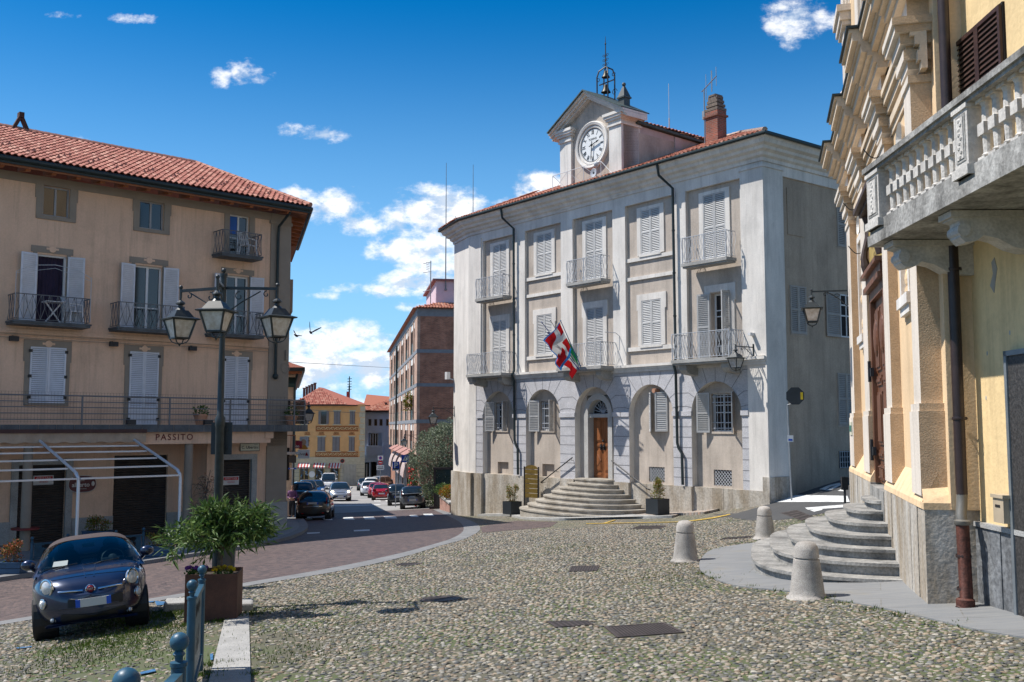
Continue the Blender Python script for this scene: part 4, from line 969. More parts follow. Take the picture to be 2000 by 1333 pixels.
 ct.add([(tc + tw, .98, 9.6), (tc + tw, 6, 11.2), (tc + tw, 6, 12.15), (tc + tw, .98, 12.3)], [(0, 1, 2, 3)], 2)
 ct.add([(tc - tw, .98, 9.6), (tc - tw, 6, 11.2), (tc - tw, 6, 12.15), (tc - tw, .98, 12.3)], [(3, 2, 1, 0)], 2)
 ct.box(tc + tw - .02, tc + tw + .06, 3.0, 3.4, 9.6, 12.2, 2)
 co = t.part('clock_gable', ct, [beige, white, pink])
 rr_ = MB();
 for s in (-1, 1):
  x_e = tc + s * (tw + .42); rr_.prism([(tc, 14.06), (x_e, 12.76), (x_e, 12.71), (tc, 14.0)] if s > 0 else [(tc, 14.06), (tc, 14.0), (x_e, 12.71), (x_e, 12.76)], 'y', FY - .52, 1.1)
 rr_.prism([(.7, 12.34), (6.3, 12.14), (6.3, 12.24), (.7, 12.44)], 'x', tc - tw - .15, tc + tw + .18)
 t.part('gable_roof', rr_, M('verdigris_flashing', (.055, .075, .068), .6, var=.3, vs=5), co)
 rx = MB(); roof_tiles(rx, (tc + tw + .1, 1.0, 12.44), (0, 1, 0), (-1, 0, 0), .25, lambda q: 0, lambda q: 5.2, 4, .36, seg=4); pad_at(rx); t.part('dormer_tiles', rx, tile_mat, co)
 for s in (-1, 1):
  q = MB(); px_, pz_ = tc + s * 1.55, 12.95 ; q.box(px_ - .17, px_ + .17, .25, .59, 12.7, 13.42); q.box(px_ - .22, px_ + .22, .20, .64, 13.42, 13.48)
  q.add([(px_ - .2, .22, 13.48), (px_ + .2, .22, 13.48), (px_ + .2, .62, 13.48), (px_ - .2, .62, 13.48), (px_ - .04, .38, 13.95), (px_ + .04, .38, 13.95), (px_ + .04, .46, 13.95), (px_ - .04, .46, 13.95)], [(0, 1, 5, 4), (1, 2, 6, 5), (2, 3, 7, 6), (3, 0, 4, 7), (4, 5, 6, 7)])
  q.ball((px_, .42, 14.03), .085, 8); t.part('pinnacle', q, M('lead_grey', (.06, .07, .068), .5, var=.2), co)
 kc = (8.87, 11.73); ck = MB(); ck.lathe([(.70, .02), (.74, -.05), (.80, -.06), (.84, -.02), (.86, -.10), (.96, -.13), (1.0, -.10), (1.02, .05)], (kc[0], FY - .02, kc[1]), 48, axis='y')
 cko = t.part('clock_face', ck, white, smooth=40); dl = MB(); dl.lathe([(.001, -.02), (.70, -.02), (.70, .0)], (kc[0], FY - .01, kc[1]), 48, m=0, axis='y'); dl.lathe([(.69, -.024), (.71, -.03), (.72, .0)], (kc[0], FY - .01, kc[1]), 48, m=1, axis='y')
 for i, num in enumerate(['XII', 'I', 'II', 'III', 'IIII', 'V', 'VI', 'VII', 'VIII', 'IX', 'X', 'XI']):
  an_ = -R(30 * i); T = Tr((kc[0], FY - .035, kc[1])) @ Matrix.Rotation(-an_, 4, 'Y') @ Tr((0, 0, .545)) @ Matrix.Diagonal((.62 if len(num) > 2 else .8, 1, 1.25, 1))
  text_mb(num, .20, dl, T, 1, bold=.006)
 text_mb('TORINO', .13, dl, Tr((kc[0], FY - .035, kc[1] + .26)), 1, bold=.002)
 for k_ in range(60):
  an_ = R(6 * k_); c_, s_ = math.sin(an_), math.cos(an_); dl.bar((kc[0] + .655 * c_, FY - .034, kc[1] + .655 * s_), (kc[0] + .685 * c_, FY - .034, kc[1] + .685 * s_), .012 if k_ % 5 else .024, .004, 1)
 t.part('dial', dl, [M('enamel_white', (.74, .74, .72), .3, var=.02), dkmetal], cko)
 for nm, an_, ln_, w_ in (('hour_hand', R(75), .40, .05), ('minute_hand', R(185), .58, .036)):
  hd = MB(); c_, s_ = math.sin(an_), math.cos(an_); y_ = FY - .10
  hd.bar((kc[0] - c_ * .16, y_, kc[1] - s_ * .16), (kc[0] + c_ * ln_, y_, kc[1] + s_ * ln_), w_, .012)
  hd.add([(kc[0] + c_ * (ln_ + .1), y_, kc[1] + s_ * (ln_ + .1)), (kc[0] + c_ * (ln_ - .1) + s_ * w_, y_, kc[1] + s_ * (ln_ - .1) - c_ * w_), (kc[0] + c_ * (ln_ - .1) - s_ * w_, y_, kc[1] + s_ * (ln_ - .1) + c_ * w_)], [(0, 1, 2), (2, 1, 0)])
  hd.ball((kc[0], y_, kc[1]), .05, 6); t.part(nm, hd, dkmetal, cko)
 bf = MB(); bx0, by0, bz0 = tc + .33, .55, 13.75
 for s in (-1, 1):
  for s2_ in (-1, 1): bf.tube([(bx0 + s * .33, by0 + s2_ * .2, bz0 - .1), (bx0 + s * .33, by0 + s2_ * .2, bz0 + 1.0), (bx0 + s * .26, by0 + s2_ * .15, bz0 + 1.25), (bx0, by0, bz0 + 1.42)], .032, 5)
  for z_, r_ in ((.18, .16), (.95, .11)):
   bf.tube([(bx0 + s * (.36 + r_ + r_ * math.cos(a) * (1 - a / 10)), by0, bz0 + z_ + r_ * math.sin(a) * (1 - a / 10)) for a in np.linspace(0, 6.5, 15)], .014, 4)
 bf.bar((bx0 - .4, by0, bz0 + .72), (bx0 + .55, by0, bz0 + .72), .04); bf.tube([(bx0, by0, bz0 + 1.4), (bx0, by0, bz0 + 2.4), (bx0, by0, bz0 + 2.75)], [.03, .02, .006], 5)
 for z_ in (1.5, 1.7, 1.9):
  for s in (-1, 1): bf.tube([(bx0 + s * (.10 + .08 * math.cos(a) * (1 - a / 9)), by0, bz0 + z_ + .08 * math.sin(a) * (1 - a / 9)) for a in np.linspace(0, 6, 11)], .011, 4)
 bf.ball((bx0, by0, bz0 + 2.42), .04, 6)
 bo = t.part('bell_cage', bf, dkmetal)
 for z_, s_ in ((.38, 1.), (1.02, .85)):
  q = MB(); q.lathe([(.02, .27), (.08, .25), (.11, .16), (.14, .04), (.20, -.06), (.21, -.08), (.17, -.08)], n=18); q.v = [(v[0] * s_ + bx0, v[1] * s_ + by0, v[2] * s_ + bz0 + z_) for v in q.v]
  t.part('bell', q, M('bronze', (.035, .033, .025), .45, .6, var=.2), bo, smooth=50)
 rl = MB(); ya = -.42
 for x_ in (6.75, 7.7, 8.75, 9.8): rl.tube([(x_, ya, 10.0), (x_, ya, 10.78)], .014, 4)
 rl.tube([(6.75, .0, 10.55), (6.75, ya, 10.78), (9.8, ya, 10.78), (10.5, ya, 10.1)], .014, 4)
 for a_, b_ in ((6.75, 7.7), (7.7, 8.75), (8.75, 9.8)): rl.tube([(a_, ya, 10.05), (b_, ya, 10.76)], .008, 4); rl.tube([(a_, ya, 10.76), (b_, ya, 10.05)], .008, 4)
 t.part('roof_rail', rl, greymetal)
 sp_ = MB(); sp_.lathe([(.02, .18), (.06, .1), (.14, .02), (.19, -.02), (.18, -.03), (.05, .0)], (9.45, -.5, 10.35), 14, axis='y'); sp_.ball((9.5, -.4, 10.72), .11, 7); sp_.tube([(9.5, -.4, 10.0), (9.5, -.4, 10.7)], .012, 4); t.part('siren', sp_, greymetal)
 for xa in (3.30, 13.12):
  downpipe(t, [(xa, -.62, 9.95), (xa + .02, -.55, 9.5), (xa + .34, -.14, 9.0), (xa + .36, -.13, 2.5), (xa + .36, -.24, 2.3), (xa + .36, -.13, 2.0), (xa + .36, -.10, -.62), (xa + .42, -.10, -.8), (xa + .58, -.10, -1.0), (xa + .6, -.10, -2.15)], .055)
 def flank(y0, y1, z0, z1, open_):
  f = MB(); f.box(L - .075, L - .055, y0 - .02, y1 + .02, z0 - .06, z1); o = t.part('window', f, beige)
  lw = (y1 - y0) / 2 - .004; me = shutter_mesh(lw, z1 - z0, 'shutter_taupe', back=True)
  for s in (-1, 1):
   q = bpy.data.objects.new('shutter', me); COL.objects.link(q); q.parent = o; a = open_ if s > 0 else 0
   q.location = (L - .02, y0 if s < 0 else y1, z0 - oz); q.rotation_euler = (0, 0, R(90) + (R(a) if s > 0 else 0)); q.scale = (1 if s < 0 else -1, 1, 1)
  return o
 flank(1.46, 2.38, 3.26, 4.98, 0); flank(4.42, 5.4, 6.7, 8.4, 0); flank(4.18, 5.24, .04, 1.95, 0)
 f = MB(); f.box(L - .075, L - .05, 4.45, 5.2, 3.3, 4.9, 0); o = t.part('window', f, dark); fr = MB()
 for y_ in (4.47, 4.82, 5.18): fr.box(L - .06, L - .03, y_ - .025, y_ + .025, 3.3, 4.9)
 for z_ in (3.32, 4.1, 4.5, 4.88): fr.box(L - .06, L - .03, 4.45, 5.2, z_ - .025, z_ + .025)
 t.part('frame', fr, frame_w, o); me = shutter_mesh(.86, 1.65, 'shutter_taupe'); q = bpy.data.objects.new('shutter', me); COL.objects.link(q); q.parent = o; q.location = (L - .0, 4.42, 3.28 - oz); q.rotation_euler = (0, 0, R(90)); q.scale = (-1, 1, 1);
 f = MB(); f.box(L - .075, L - .05, 4.16, 4.8, -1.52, -.9); o = t.part('cellar_window', f, dark); gr = MB()
 for k_ in range(5): gr.bar((L - .04, 4.18 + k_ * .15, -1.52), (L - .04, 4.18 + k_ * .15, -.9), .02)
 for k_ in range(4): gr.bar((L - .04, 4.16, -1.5 + k_ * .19), (L - .04, 4.8, -1.5 + k_ * .19), .02)
 t.part('window_bars', gr, greymetal, o)
 cb = MB(); cb.box(17.0, 17.12, -.30, -.06, 3.12, 3.22); cb.box(17.02, 17.1, -.1, .0, 3.1, 3.2); t.part('security_camera', cb, frame_w)
 cb = MB(); q = Vector((cx, cy)) + e2 * -.02; cb.box(q.x - .28, q.x - .1, q.y - .35, q.y - .15, 2.35, 2.72); cb.bar((q.x - .15, q.y - .2, 2.4), (q.x + .1, q.y, 2.3), .05); t.part('speaker_box', cb, frame_w)
 ln = MB(); ln.tube([(10.35, 0, 3.05), (10.35, -.0, 3.6), (10.32, -.18, 3.72), (10.3, -.75, 3.72)], .016, 5); t.part('flag_bracket', ln, greymetal)
 return t
def brick_mat(name, c1, c2, mo, bw, bh):
 if name in MATS: return MATS[name]
 m = bpy.data.materials.new(name); m.use_nodes = True; nt = m.node_tree; N = nt.nodes; L = nt.links; b = N['Principled BSDF']; b.inputs['Roughness'].default_value = .9
 tc = N.new('ShaderNodeTexCoord'); sp_ = N.new('ShaderNodeSeparateXYZ'); L.new(tc.outputs['Object'], sp_.inputs[0])
 ad = N.new('ShaderNodeMath'); ad.operation = 'ADD'; L.new(sp_.outputs[0], ad.inputs[0]); L.new(sp_.outputs[1], ad.inputs[1]); cb = N.new('ShaderNodeCombineXYZ'); L.new(ad.outputs[0], cb.inputs[0]); L.new(sp_.outputs[2], cb.inputs[1])
 br = N.new('ShaderNodeTexBrick'); br.inputs['Scale'].default_value = 1; br.inputs['Brick Width'].default_value = bw; br.inputs['Row Height'].default_value = bh; br.inputs['Mortar Size'].default_value = .01
 br.inputs['Color1'].default_value = (*c1, 1); br.inputs['Color2'].default_value = (*c2, 1); br.inputs['Mortar'].default_value = (*mo, 1); L.new(cb.outputs[0], br.inputs['Vector'])
 n = N.new('ShaderNodeTexNoise'); n.inputs['Scale'].default_value = 1.2; n.inputs['Detail'].default_value = 6; L.new(tc.outputs['Object'], n.inputs['Vector'])
 r2 = N.new('ShaderNodeMapRange'); r2.inputs[1].default_value = .3; r2.inputs[2].default_value = .7; r2.inputs[3].default_value = .7; r2.inputs[4].default_value = 1.25; L.new(n.outputs[0], r2.inputs[0])
 mx = N.new('ShaderNodeMix'); mx.data_type = 'RGBA'; mx.blend_type = 'MULTIPLY'; mx.inputs[0].default_value = 1; L.new(br.outputs['Color'], mx.inputs[6]); L.new(r2.outputs[0], mx.inputs[7]); L.new(mx.outputs[2], b.inputs['Base Color'])
 MATS[name] = m; return m
town_hall()
# ------------------------------------------------------------------ LEFT HOUSE (cafe on the ground floor)
LBO = atD(555.5, 1036, 39.5)
def left_house():
 oz = LBO.z
 t = Thing('corner_house', 'ochre four-storey corner house with white shutters, cafe front and clay tile roof', 'building', (LBO.x, LBO.y, oz), 42.8, None, True)
 och = M('ochre_plaster', (.69, .46, .32), .9, var=.06, vs=1.1, bump=.12, bs=20, fine=.05, streak=1.5)
 trim = M('taupe_trim', (.27, .225, .18), .9, var=.06, vs=2, bump=.1, bs=20)
 X0 = -17.; SD = Vector((.457, .889)); sx, sy = SD.x * 14, SD.y * 14
 ctr = (-9.0, -5.70, -2.22)
 w = MB(); holes = []
 f3 = [(-9.43, -8.56, 7.10, 8.13), (-6.13, -5.22, 7.12, 8.15), (-2.63, -1.79, 6.50, 8.15)]
 f2 = [(-9.55, -8.59, 3.45, 5.77), (-6.24, -5.22, 3.45, 5.77), (-2.72, -1.76, 3.45, 5.77)]
 f1 = [(-9.64, -8.50, .76, 2.65), (-6.32, -5.27, .05, 2.66), (-2.72, -1.72, .05, 2.66)]
 holes = f3 + f2
 w.skin(X0, 0, 0, 8.42, 0, holes, .24)
 w.quad((X0, 0, -6), (X0, 12, -6), (X0, 12, 8.4), (X0, 0, 8.4));
 w.add([(0, 0, -6), (sx, sy, -6), (sx, sy, 8.42), (0, 0, 8.42)], [(0, 1, 2, 3)]); w.add([(sx, sy, -6), (X0, sy, -6), (X0, sy, 8.42), (sx, sy, 8.42)], [(0, 1, 2, 3)])
 RY_ = 1.2; gh = [(-9.5, -7.94, -4.6, -1.32), (-6.27, -4.27, -4.6, -1.06), (-2.70, -1.50, -4.6, -1.26)]
 w.skin(X0, -3.3, -6, 0, RY_, gh[:2], .25); w.skin(-3.3, 0, -6, 0, 0, gh[2:], .25); w.quad((-3.3, 0, -6), (-3.3, 0, 0), (-3.3, RY_, 0), (-3.3, RY_, -6)); w.box(X0, -3.3, .0, RY_ + .1, -.15, -.05)
 w.box(-3.3, 0, -.05, 0, -.75, -.1); t.part('wall', w, och)
 q = MB(); q.box(-.87, .02, -.05, .02, -2.95, 8.42); q.add([(.02, -.05, -2.95), (.02 + SD.x * .8, SD.y * .8, -2.95), (.02 + SD.x * .8, SD.y * .8, 8.42), (.02, -.05, 8.42)], [(0, 1, 2, 3)])
 q.box(-.93, .06, -.09, .02, 8.0, 8.12); q.box(X0, .0, -.035, .02, 8.13, 8.42)
 for a, b, c, d in f3:
  q.box(a - .22, a, -.03, .02, c - .12 if c > 7 else 6.5, d); q.box(b, b + .22, -.03, .02, c - .12 if c > 7 else 6.5, d); q.box(a - .26, b + .26, -.03, .02, d - .0, 8.14)
  if c > 7: q.box(a - .2, b + .2, -.05, .02, c - .13, c); q.box(a - .26, a - .22, -.03, .02, d - .45, d); q.box(b + .22, b + .26, -.03, .02, d - .45, d)
 for a, b, c, d in f2: q.box(a - .20, b + .20, -.03, .02, d + .06, d + .27); q.box(a - .12, a, -.025, .02, c, d + .06); q.box(b, b + .12, -.025, .02, c, d + .06)
 for a, b, c, d in f1:
  q.box(a - .21, b + .18, -.03, .02, d, d + .22); q.box(a - .16, a, -.03, .02, c - .08, d); q.box(b, b + .14, -.03, .02, c - .08, d); q.box(a - .21, a - .16, -.03, .02, d - .5, d); q.box(b + .14, b + .18, -.03, .02, d - .5, d)
 t.part('trim', q, trim)
 sc = MB(); sc.box(X0, -.9, -.09, .02, 3.06, 3.12); sc.box(X0, -.9, -.06, .02, 3.12, 3.2); sc.box(X0, -.9, -.045, .02, 2.98, 3.06)
 for a, b, c, d in f2 + f1:
  m = (a + b) / 2; z_ = d + (.20 if (a, b, c, d) in f2 else .10); sc.lathe([(.001, -.052), (.11, -.05), (.12, -.03)], (m, 0, z_), 14, axis='y'); sc.box(m - .2, m + .2, -.046, -.03, z_ - .03, z_ + .04)
 t.part('string_course', sc, och)
 pl = MB(); pl.box(-.95, .06, -.09, .05, -6, -2.95); pl.add([(.06, -.09, -6), (SD.x * 6 + .06, SD.y * 6, -6), (SD.x * 6 + .06, SD.y * 6, -2.95), (.06, -.09, -2.95)], [(0, 1, 2, 3)])
 t.part('stone_plinth', pl, granite)
 for a, b, y in ((-17, -9.72, RY_), (-7.7, -6.27, RY_), (-4.27, -3.3, RY_), (-3.3, -2.92, 0), (-1.28, -.95, 0)): pl = MB(); pl.box(a, b, y - .06, y + .02, -6, -3.2); t.part('stone_plinth', pl, granite)
 for a, b, c, d in gh:
  if d < -1.1: pl = MB(); y = RY_ if a < -3.3 else 0; pl.box(a - .22, a, y - .08, y + .06, -6, d + .0); pl.box(b, b + .22, y - .08, y + .06, -6, d); pl.box(a - .22, b + .22, y - .08, y + .06, d, d + .2); t.part('door_frame', pl, granite)
 wf = M('window_frame_grey', (.30, .30, .31), .5, var=.04)
 for a, b, c, d in f3[:2]:
  m = MB(); window_unit(m, a, b, c, d, .12, .055, 1); o = t.part('window', m, [wf, glass_dark])
  cu = MB(); n = 14
  for s in (-1, 1):
   for i in range(n):
    f0, f1_ = i / n, (i + 1) / n; xa = lambda f: (a + .06 + .30 * f * (1 if s < 0 else 0) if s < 0 else b - .06 - .30 * f)
    cu.quad((xa(f0), .20 + .012 * math.sin(i * 1.9), c + .08), (xa(f1_), .20 + .012 * math.sin((i + 1) * 1.9), c + .08), (xa(f1_), .20 + .012 * math.sin((i + 1) * 1.9), d - .08), (xa(f0), .20 + .012 * math.sin(i * 1.9), d - .08))
  t.part('curtain', cu, M('net_curtain', (.30, .29, .28), .9, var=.1), o)
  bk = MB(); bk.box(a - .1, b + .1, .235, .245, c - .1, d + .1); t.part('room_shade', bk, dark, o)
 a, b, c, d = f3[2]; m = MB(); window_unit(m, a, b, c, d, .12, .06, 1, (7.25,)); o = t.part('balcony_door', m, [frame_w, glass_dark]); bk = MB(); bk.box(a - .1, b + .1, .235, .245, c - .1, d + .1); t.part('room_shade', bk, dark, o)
 bc = MB(); bc.box(a + .07, a + .36, .10, .118, c + .9, d - .08); t.part('blind', bc, M('blue_blind', (.02, .10, .36), .6, var=.1), o)
 for i, (a, b, c, d) in enumerate(f2):
  m = MB()
  if i == 0: m.box(a, a + .06, .06, .2, c, d); m.box(b - .06, b, .06, .2, c, d); m.box(a, b, .06, .2, d - .06, d)
  else: window_unit(m, a, b, c, d, .12, .07, 1, (c + .8,))
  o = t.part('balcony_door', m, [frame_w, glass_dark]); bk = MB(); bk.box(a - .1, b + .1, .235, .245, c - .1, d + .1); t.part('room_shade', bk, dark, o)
  if i == 0:
   cu = MB(); n = 26
   for k in range(n):
    y0 = .16 + .02 * math.sin(k * 1.7); y1 = .16 + .02 * math.sin((k + 1) * 1.7); x0 = a + .05 + (b - a - .1) * k / n; x1 = a + .05 + (b - a - .1) * (k + 1) / n; cu.quad((x0, y0, c + .05), (x1, y1, c + .05), (x1, y1, d - .05), (x0, y0, d - .05))
   t.part('curtain', cu, M('dark_purple_curtain', (.028, .018, .04), .9, var=.2), o)
  me = shutter_mesh(.54, 2.28, 'shutter_white', mid=False)
  for s in (-1, 1):
   xh = a - .02 if s < 0 else b + .02; q = bpy.data.objects.new('shutter', me); COL.objects.link(q); q.parent = o; q.location = (xh, -.07, c + .03 - oz); q.rotation_euler = (0, 0, R(-168) if s < 0 else R(168)); q.scale = (1 if s < 0 else -1, 1, 1)
 for i, (a, b, c, d) in enumerate(f1):
  m = MB(); m.box(a, b, -.02, .0, c, d); m.box(a - .1, b + .1, -.07, 0, c - .07, c); o = t.part('window', m, trim)
  lw = (b - a) / 2 - .004; me = shutter_mesh(lw, d - c - .02, 'shutter_white', mid=False, panel=.55 if i else 0, back=True)
  for s in (-1, 1): q = bpy.data.objects.new('shutter', me); COL.objects.link(q); q.parent = o; q.location = (a if s < 0 else b, -.065, c + .01 - oz); q.scale = (1 if s < 0 else -1, 1, 1)
  for s, x in ((-1, a), (1, b)):
   for z_ in (c + .2, c + .9, d - .15): hg = MB(); hg.box(x - .05, x + .05, -.085, -.03, z_ - .05, z_ + .05); t.part('hinge', hg, dkmetal, o)
 slabm = M('balcony_slab_slate', (.09, .10, .11), .7, var=.2, vs=4, fine=.2)
 def balc(x0, x1, z, off=.8):
  s_ = MB(); s_.box(x0, x1, -off, 0, z - .13, z - .02); s_.box(x0 - .03, x1 + .03, -off - .03, 0, z - .06, z); o = t.part('balcony', s_, slabm); g = MB(); h = .86
  def side(P, n):
   for i in range(n):
    a_, b_ = i / n, (i + 1) / n; m_ = (a_ + b_) / 2
    g.tube([P(a_, .04), P(m_ - .06 / n, h * .5), P(a_ + .25 / n, h)], .010, 4, cap=False); g.tube([P(a_, h), P(m_, h * .5), P(b_, h)], .009, 4, cap=False); g.tube([P(a_, .04), P(m_, h * .5), P(b_, .04)], .009, 4, cap=False); g.tube([P(a_, .04), P(a_, h)], .007, 4, cap=False)
   g.bar(P(0, h), P(1, h), .03, .03); g.bar(P(0, .05), P(1, .05), .02, .02)
  side(lambda f, q: (x0 + .03 + (x1 - x0 - .06) * f, -off + .03, z + q), max(4, round((x1 - x0) / .28)))
  side(lambda f, q: (x0 + .03, -off + .03 + (off - .04) * f, z + q), 3); side(lambda f, q: (x1 - .03, -off + .03 + (off - .04) * f, z + q), 3)
  t.part('railing', g, M('balcony_iron_grey', (.11, .115, .125), .5, var=.1), o)
 balc(-10.42, -8.0, 3.43); balc(-7.08, -4.66, 3.43); balc(-3.5, -1.5, 3.46); balc(-3.3, -1.64, 6.48)
 ev = MB(); ze = 8.42; OV = 1.0
 wood = M('eaves_timber', (.26, .085, .03), .6, var=.2, vs=6, bump=.1, bs=40)
 cor = Vector((.20, -1.0)); n2 = Vector((SD.y, -SD.x))
 ev.add([(X0, -OV, ze + .02), (cor.x, cor.y, ze + .02), (cor.x + sx, cor.y + sy, ze + .02), (sx, sy, ze + .30), (0, 0, ze + .30), (X0, 0, ze + .30)], [(0, 1, 4, 5), (1, 2, 3, 4), (0, 5, 4, 1)])
 ev.box(X0, cor.x - .02, -OV - .0, -OV + .06, ze - .06, ze + .14)
 for i in range(20):
  x = -.6 - i * .80; ev.prism([(-OV + .12, ze - .12), (0, ze + .02), (0, ze + .22), (-OV + .06, ze + .06), (-OV + .06, ze - .06)], 'x', x - .075, x + .075)
 for i in range(1, 9):
  p = Vector((0, 0)) + SD * (i * .8); o_ = n2 * .62
  ev.bar((p.x, p.y, ze + .08), (p.x + o_.x, p.y + o_.y, ze - .03), .15, .15)
 t.part('eaves', ev, wood)
 gu = MB(); gu.tube([(X0, -OV - .1, ze + .16), (cor.x + .1, -OV - .1, ze + .16), (cor.x + .1 + SD.x * 9, -OV - .1 + SD.y * 9, ze + .12)], .085, 8); gu.box(X0, cor.x + .05, -OV - .06, -OV + .01, ze + .0, ze + .2); t.part('gutter', gu, gutter)
 rf = MB(); rz = ze + .26; slope = .42; RY = 6.2; re = Vector((-1.65, 5.2)); H = slope * RY
 rf.add([(X0, -OV - .1, rz - .02), (cor.x + .1, -OV - .1, rz - .02), (re.x, re.y, rz + H), (X0, re.y, rz + H), (cor.x + .1 + sx, -OV - .1 + sy, rz), (re.x + sx * .8, re.y + sy * .8, rz + H), (X0, 14, rz)], [(0, 1, 2, 3), (1, 4, 5, 2), (3, 2, 5, 6)]); rf.at += [.3] * len(rf.v)
 n_ = math.sqrt(1 + slope ** 2)
 roof_tiles(rf, (0, -OV - .12, rz), (1, 0, 0), (0, 1, 0), slope, lambda q: X0, lambda q: cor.x + .08 - (q / n_) * .31, int(RY * n_ / .37), .372, pitch=.215, amp=.05, lift=.04, seg=6); pad_at(rf)
 for i in range(40):
  x = -13 + i * .33; q_ = .9 + (i % 3) * .45
  if x > cor.x - q_ * .33 - .3: continue
  z_ = rz + q_ * slope + .06; y_ = -OV - .1 + q_; rf.add([(x - .07, y_, z_), (x + .07, y_, z_), (x, y_ + .02, z_ + .12), (x, y_ + .12, z_ + .06)], [(0, 1, 2), (1, 3, 2), (3, 0, 2)]); rf.at += [.9] * 4
 ro = t.part('roof', rf, tile_pale)
 rd = MB()
 for A, B_ in (((X0, re.y, rz + H + .06), (re.x, re.y, rz + H + .06)), ((cor.x + .05, -OV - .1, rz + .06), (re.x, re.y, rz + H + .06))):
  A = Vector(A); B_ = Vector(B_); k = int((B_ - A).length / .36)
  for i in range(k): rd.tube([A.lerp(B_, i / k), A.lerp(B_, (i + 1.12) / k)], [.115, .10], 7);
 t.part('ridge_tiles', rd, M('ridge_clay', (.46, .21, .15), .85, var=.2, vs=7, fine=.2), ro)
 ch = MB(); cx, cy, cz = -8.75, 5.2, rz + H
 for s in (-1, 1): ch.bar((cx + s * .28, cy, cz), (cx + s * .0, cy, cz + .60), .2, .12)
 ch.box(cx - .09, cx + .09, cy - .14, cy + .14, cz + .52, cz + .72); t.part('chimney_cowl', ch, M('dark_brick_cowl', (.07, .035, .025), .9, var=.2), ro)
 def tp(o):
  pts = [(X0, -1.25 - o)]; cx_, cy_ = -1.25, -.15; a0, a1 = R(-90), R(-27)
  for i in range(13): a = a0 + (a1 - a0) * i / 12; pts.append((cx_ + (2.05 + o) * math.cos(a) * .98, cy_ + (1.1 + o) * math.sin(a)))
  e = Vector(pts[-1]); pts.append((e.x + SD.x * 6, e.y + SD.y * 6)); return pts
 te = MB(); edge = tp(0); te.prism(edge + [(0, 5), (X0, 5)][::1] if False else edge + [(sx * .35, sy * .35), (0, 0), (X0, 0)], 'z', -.10, .04);
 o = t.part('terrace', te, och)
 fa = MB(); e0, e1 = tp(.03), tp(-.05)
 for i in range(len(e0) - 1):
  a, b = e0[i], e0[i + 1]; n = max(1, int((Vector(b) - Vector(a)).length / .55))
  for k in range(n):
   p_, q_ = Vector(a).lerp(Vector(b), k / n), Vector(a).lerp(Vector(b), (k + .985) / n); fa.add([(p_.x, p_.y, -.20), (q_.x, q_.y, -.20), (q_.x, q_.y, .05), (p_.x, p_.y, .05)], [(0, 1, 2, 3)]); c_, d_ = Vector(e1[i]).lerp(Vector(e1[i + 1]), k / n), Vector(e1[i]).lerp(Vector(e1[i + 1]), (k + 1) / n); fa.add([(p_.x, p_.y, .05), (q_.x, q_.y, .05), (d_.x, d_.y, .05), (c_.x, c_.y, .05)], [(0, 1, 2, 3)])
 t.part('slate_edging', fa, slabm, o)
 ra = MB(); e2 = tp(-.10)
 for z_, r_ in ((1.0, .028), (.80, .018), (.62, .018), (.42, .018), (.22, .018)):
  ra.tube([(p_[0], p_[1], z_) for p_ in e2], r_, 6)
 for x in (-14.5, -11.3, -8.3, -5.3, -3.0, -1.5): ra.bar((x, -1.15, .0), (x, -1.15, 1.02), .05)
 for p_ in (e2[7], e2[-2]): ra.bar((p_[0], p_[1], 0), (p_[0], p_[1], 1.02), .05)
 t.part('railing', ra, M('terrace_rail_grey', (.15, .15, .155), .5, var=.08), o)
 wm = MB()
 for i in range(len(e2) - 1):
  a, b = Vector(e2[i]), Vector(e2[i + 1]); n = max(1, int((b - a).length / .10))
  for k in range(n): p_ = a.lerp(b, k / n); wm.bar((p_.x, p_.y + .03, .1), (p_.x, p_.y + .03, 1.12), .004)
 for z_ in np.arange(.15, 1.13, .12): wm.tube([(p_[0], p_[1] + .03, z_) for p_ in e2], .0022, 3, cap=False)
 t.part('wire_mesh', wm, dkmetal, o)
 bm_ = MB(); bm_.box(X0, -1.3, -1.1, -.75, -.62, -.1); bm_.box(-1.55, -1.2, -1.14, -.7, -.45, -.1); bo = t.part('portico_beam', bm_, och)
 tx = MB(); text_mb('PASSITO', .30, tx, Tr((-5.08, -1.112, -.39)), 0, bold=.004, space=1.28); t.part('sign_lettering', tx, M('maroon_letters', (.13, .018, .018), .6, var=.05), bo)
 for x in (-4.45, -9.85, -13.5):
  c = MB(); c.lathe([(.16, -5.2), (.155, -2.5), (.145, -.62)], (x, -.92, 0), 16)
  if x < -5: c.lathe([(.18, -3.28), (.42, -3.28), (.42, -3.22), (.18, -3.22)], (x, -.92, 0), 18, m=1)
  t.part('column', c, [trim, M('red_table_ring', (.16, .02, .02), .5, var=.1)], smooth=40)
 shm = M('roller_shutter_brown', (.055, .045, .04), .6, .2, var=.15, vs=3)
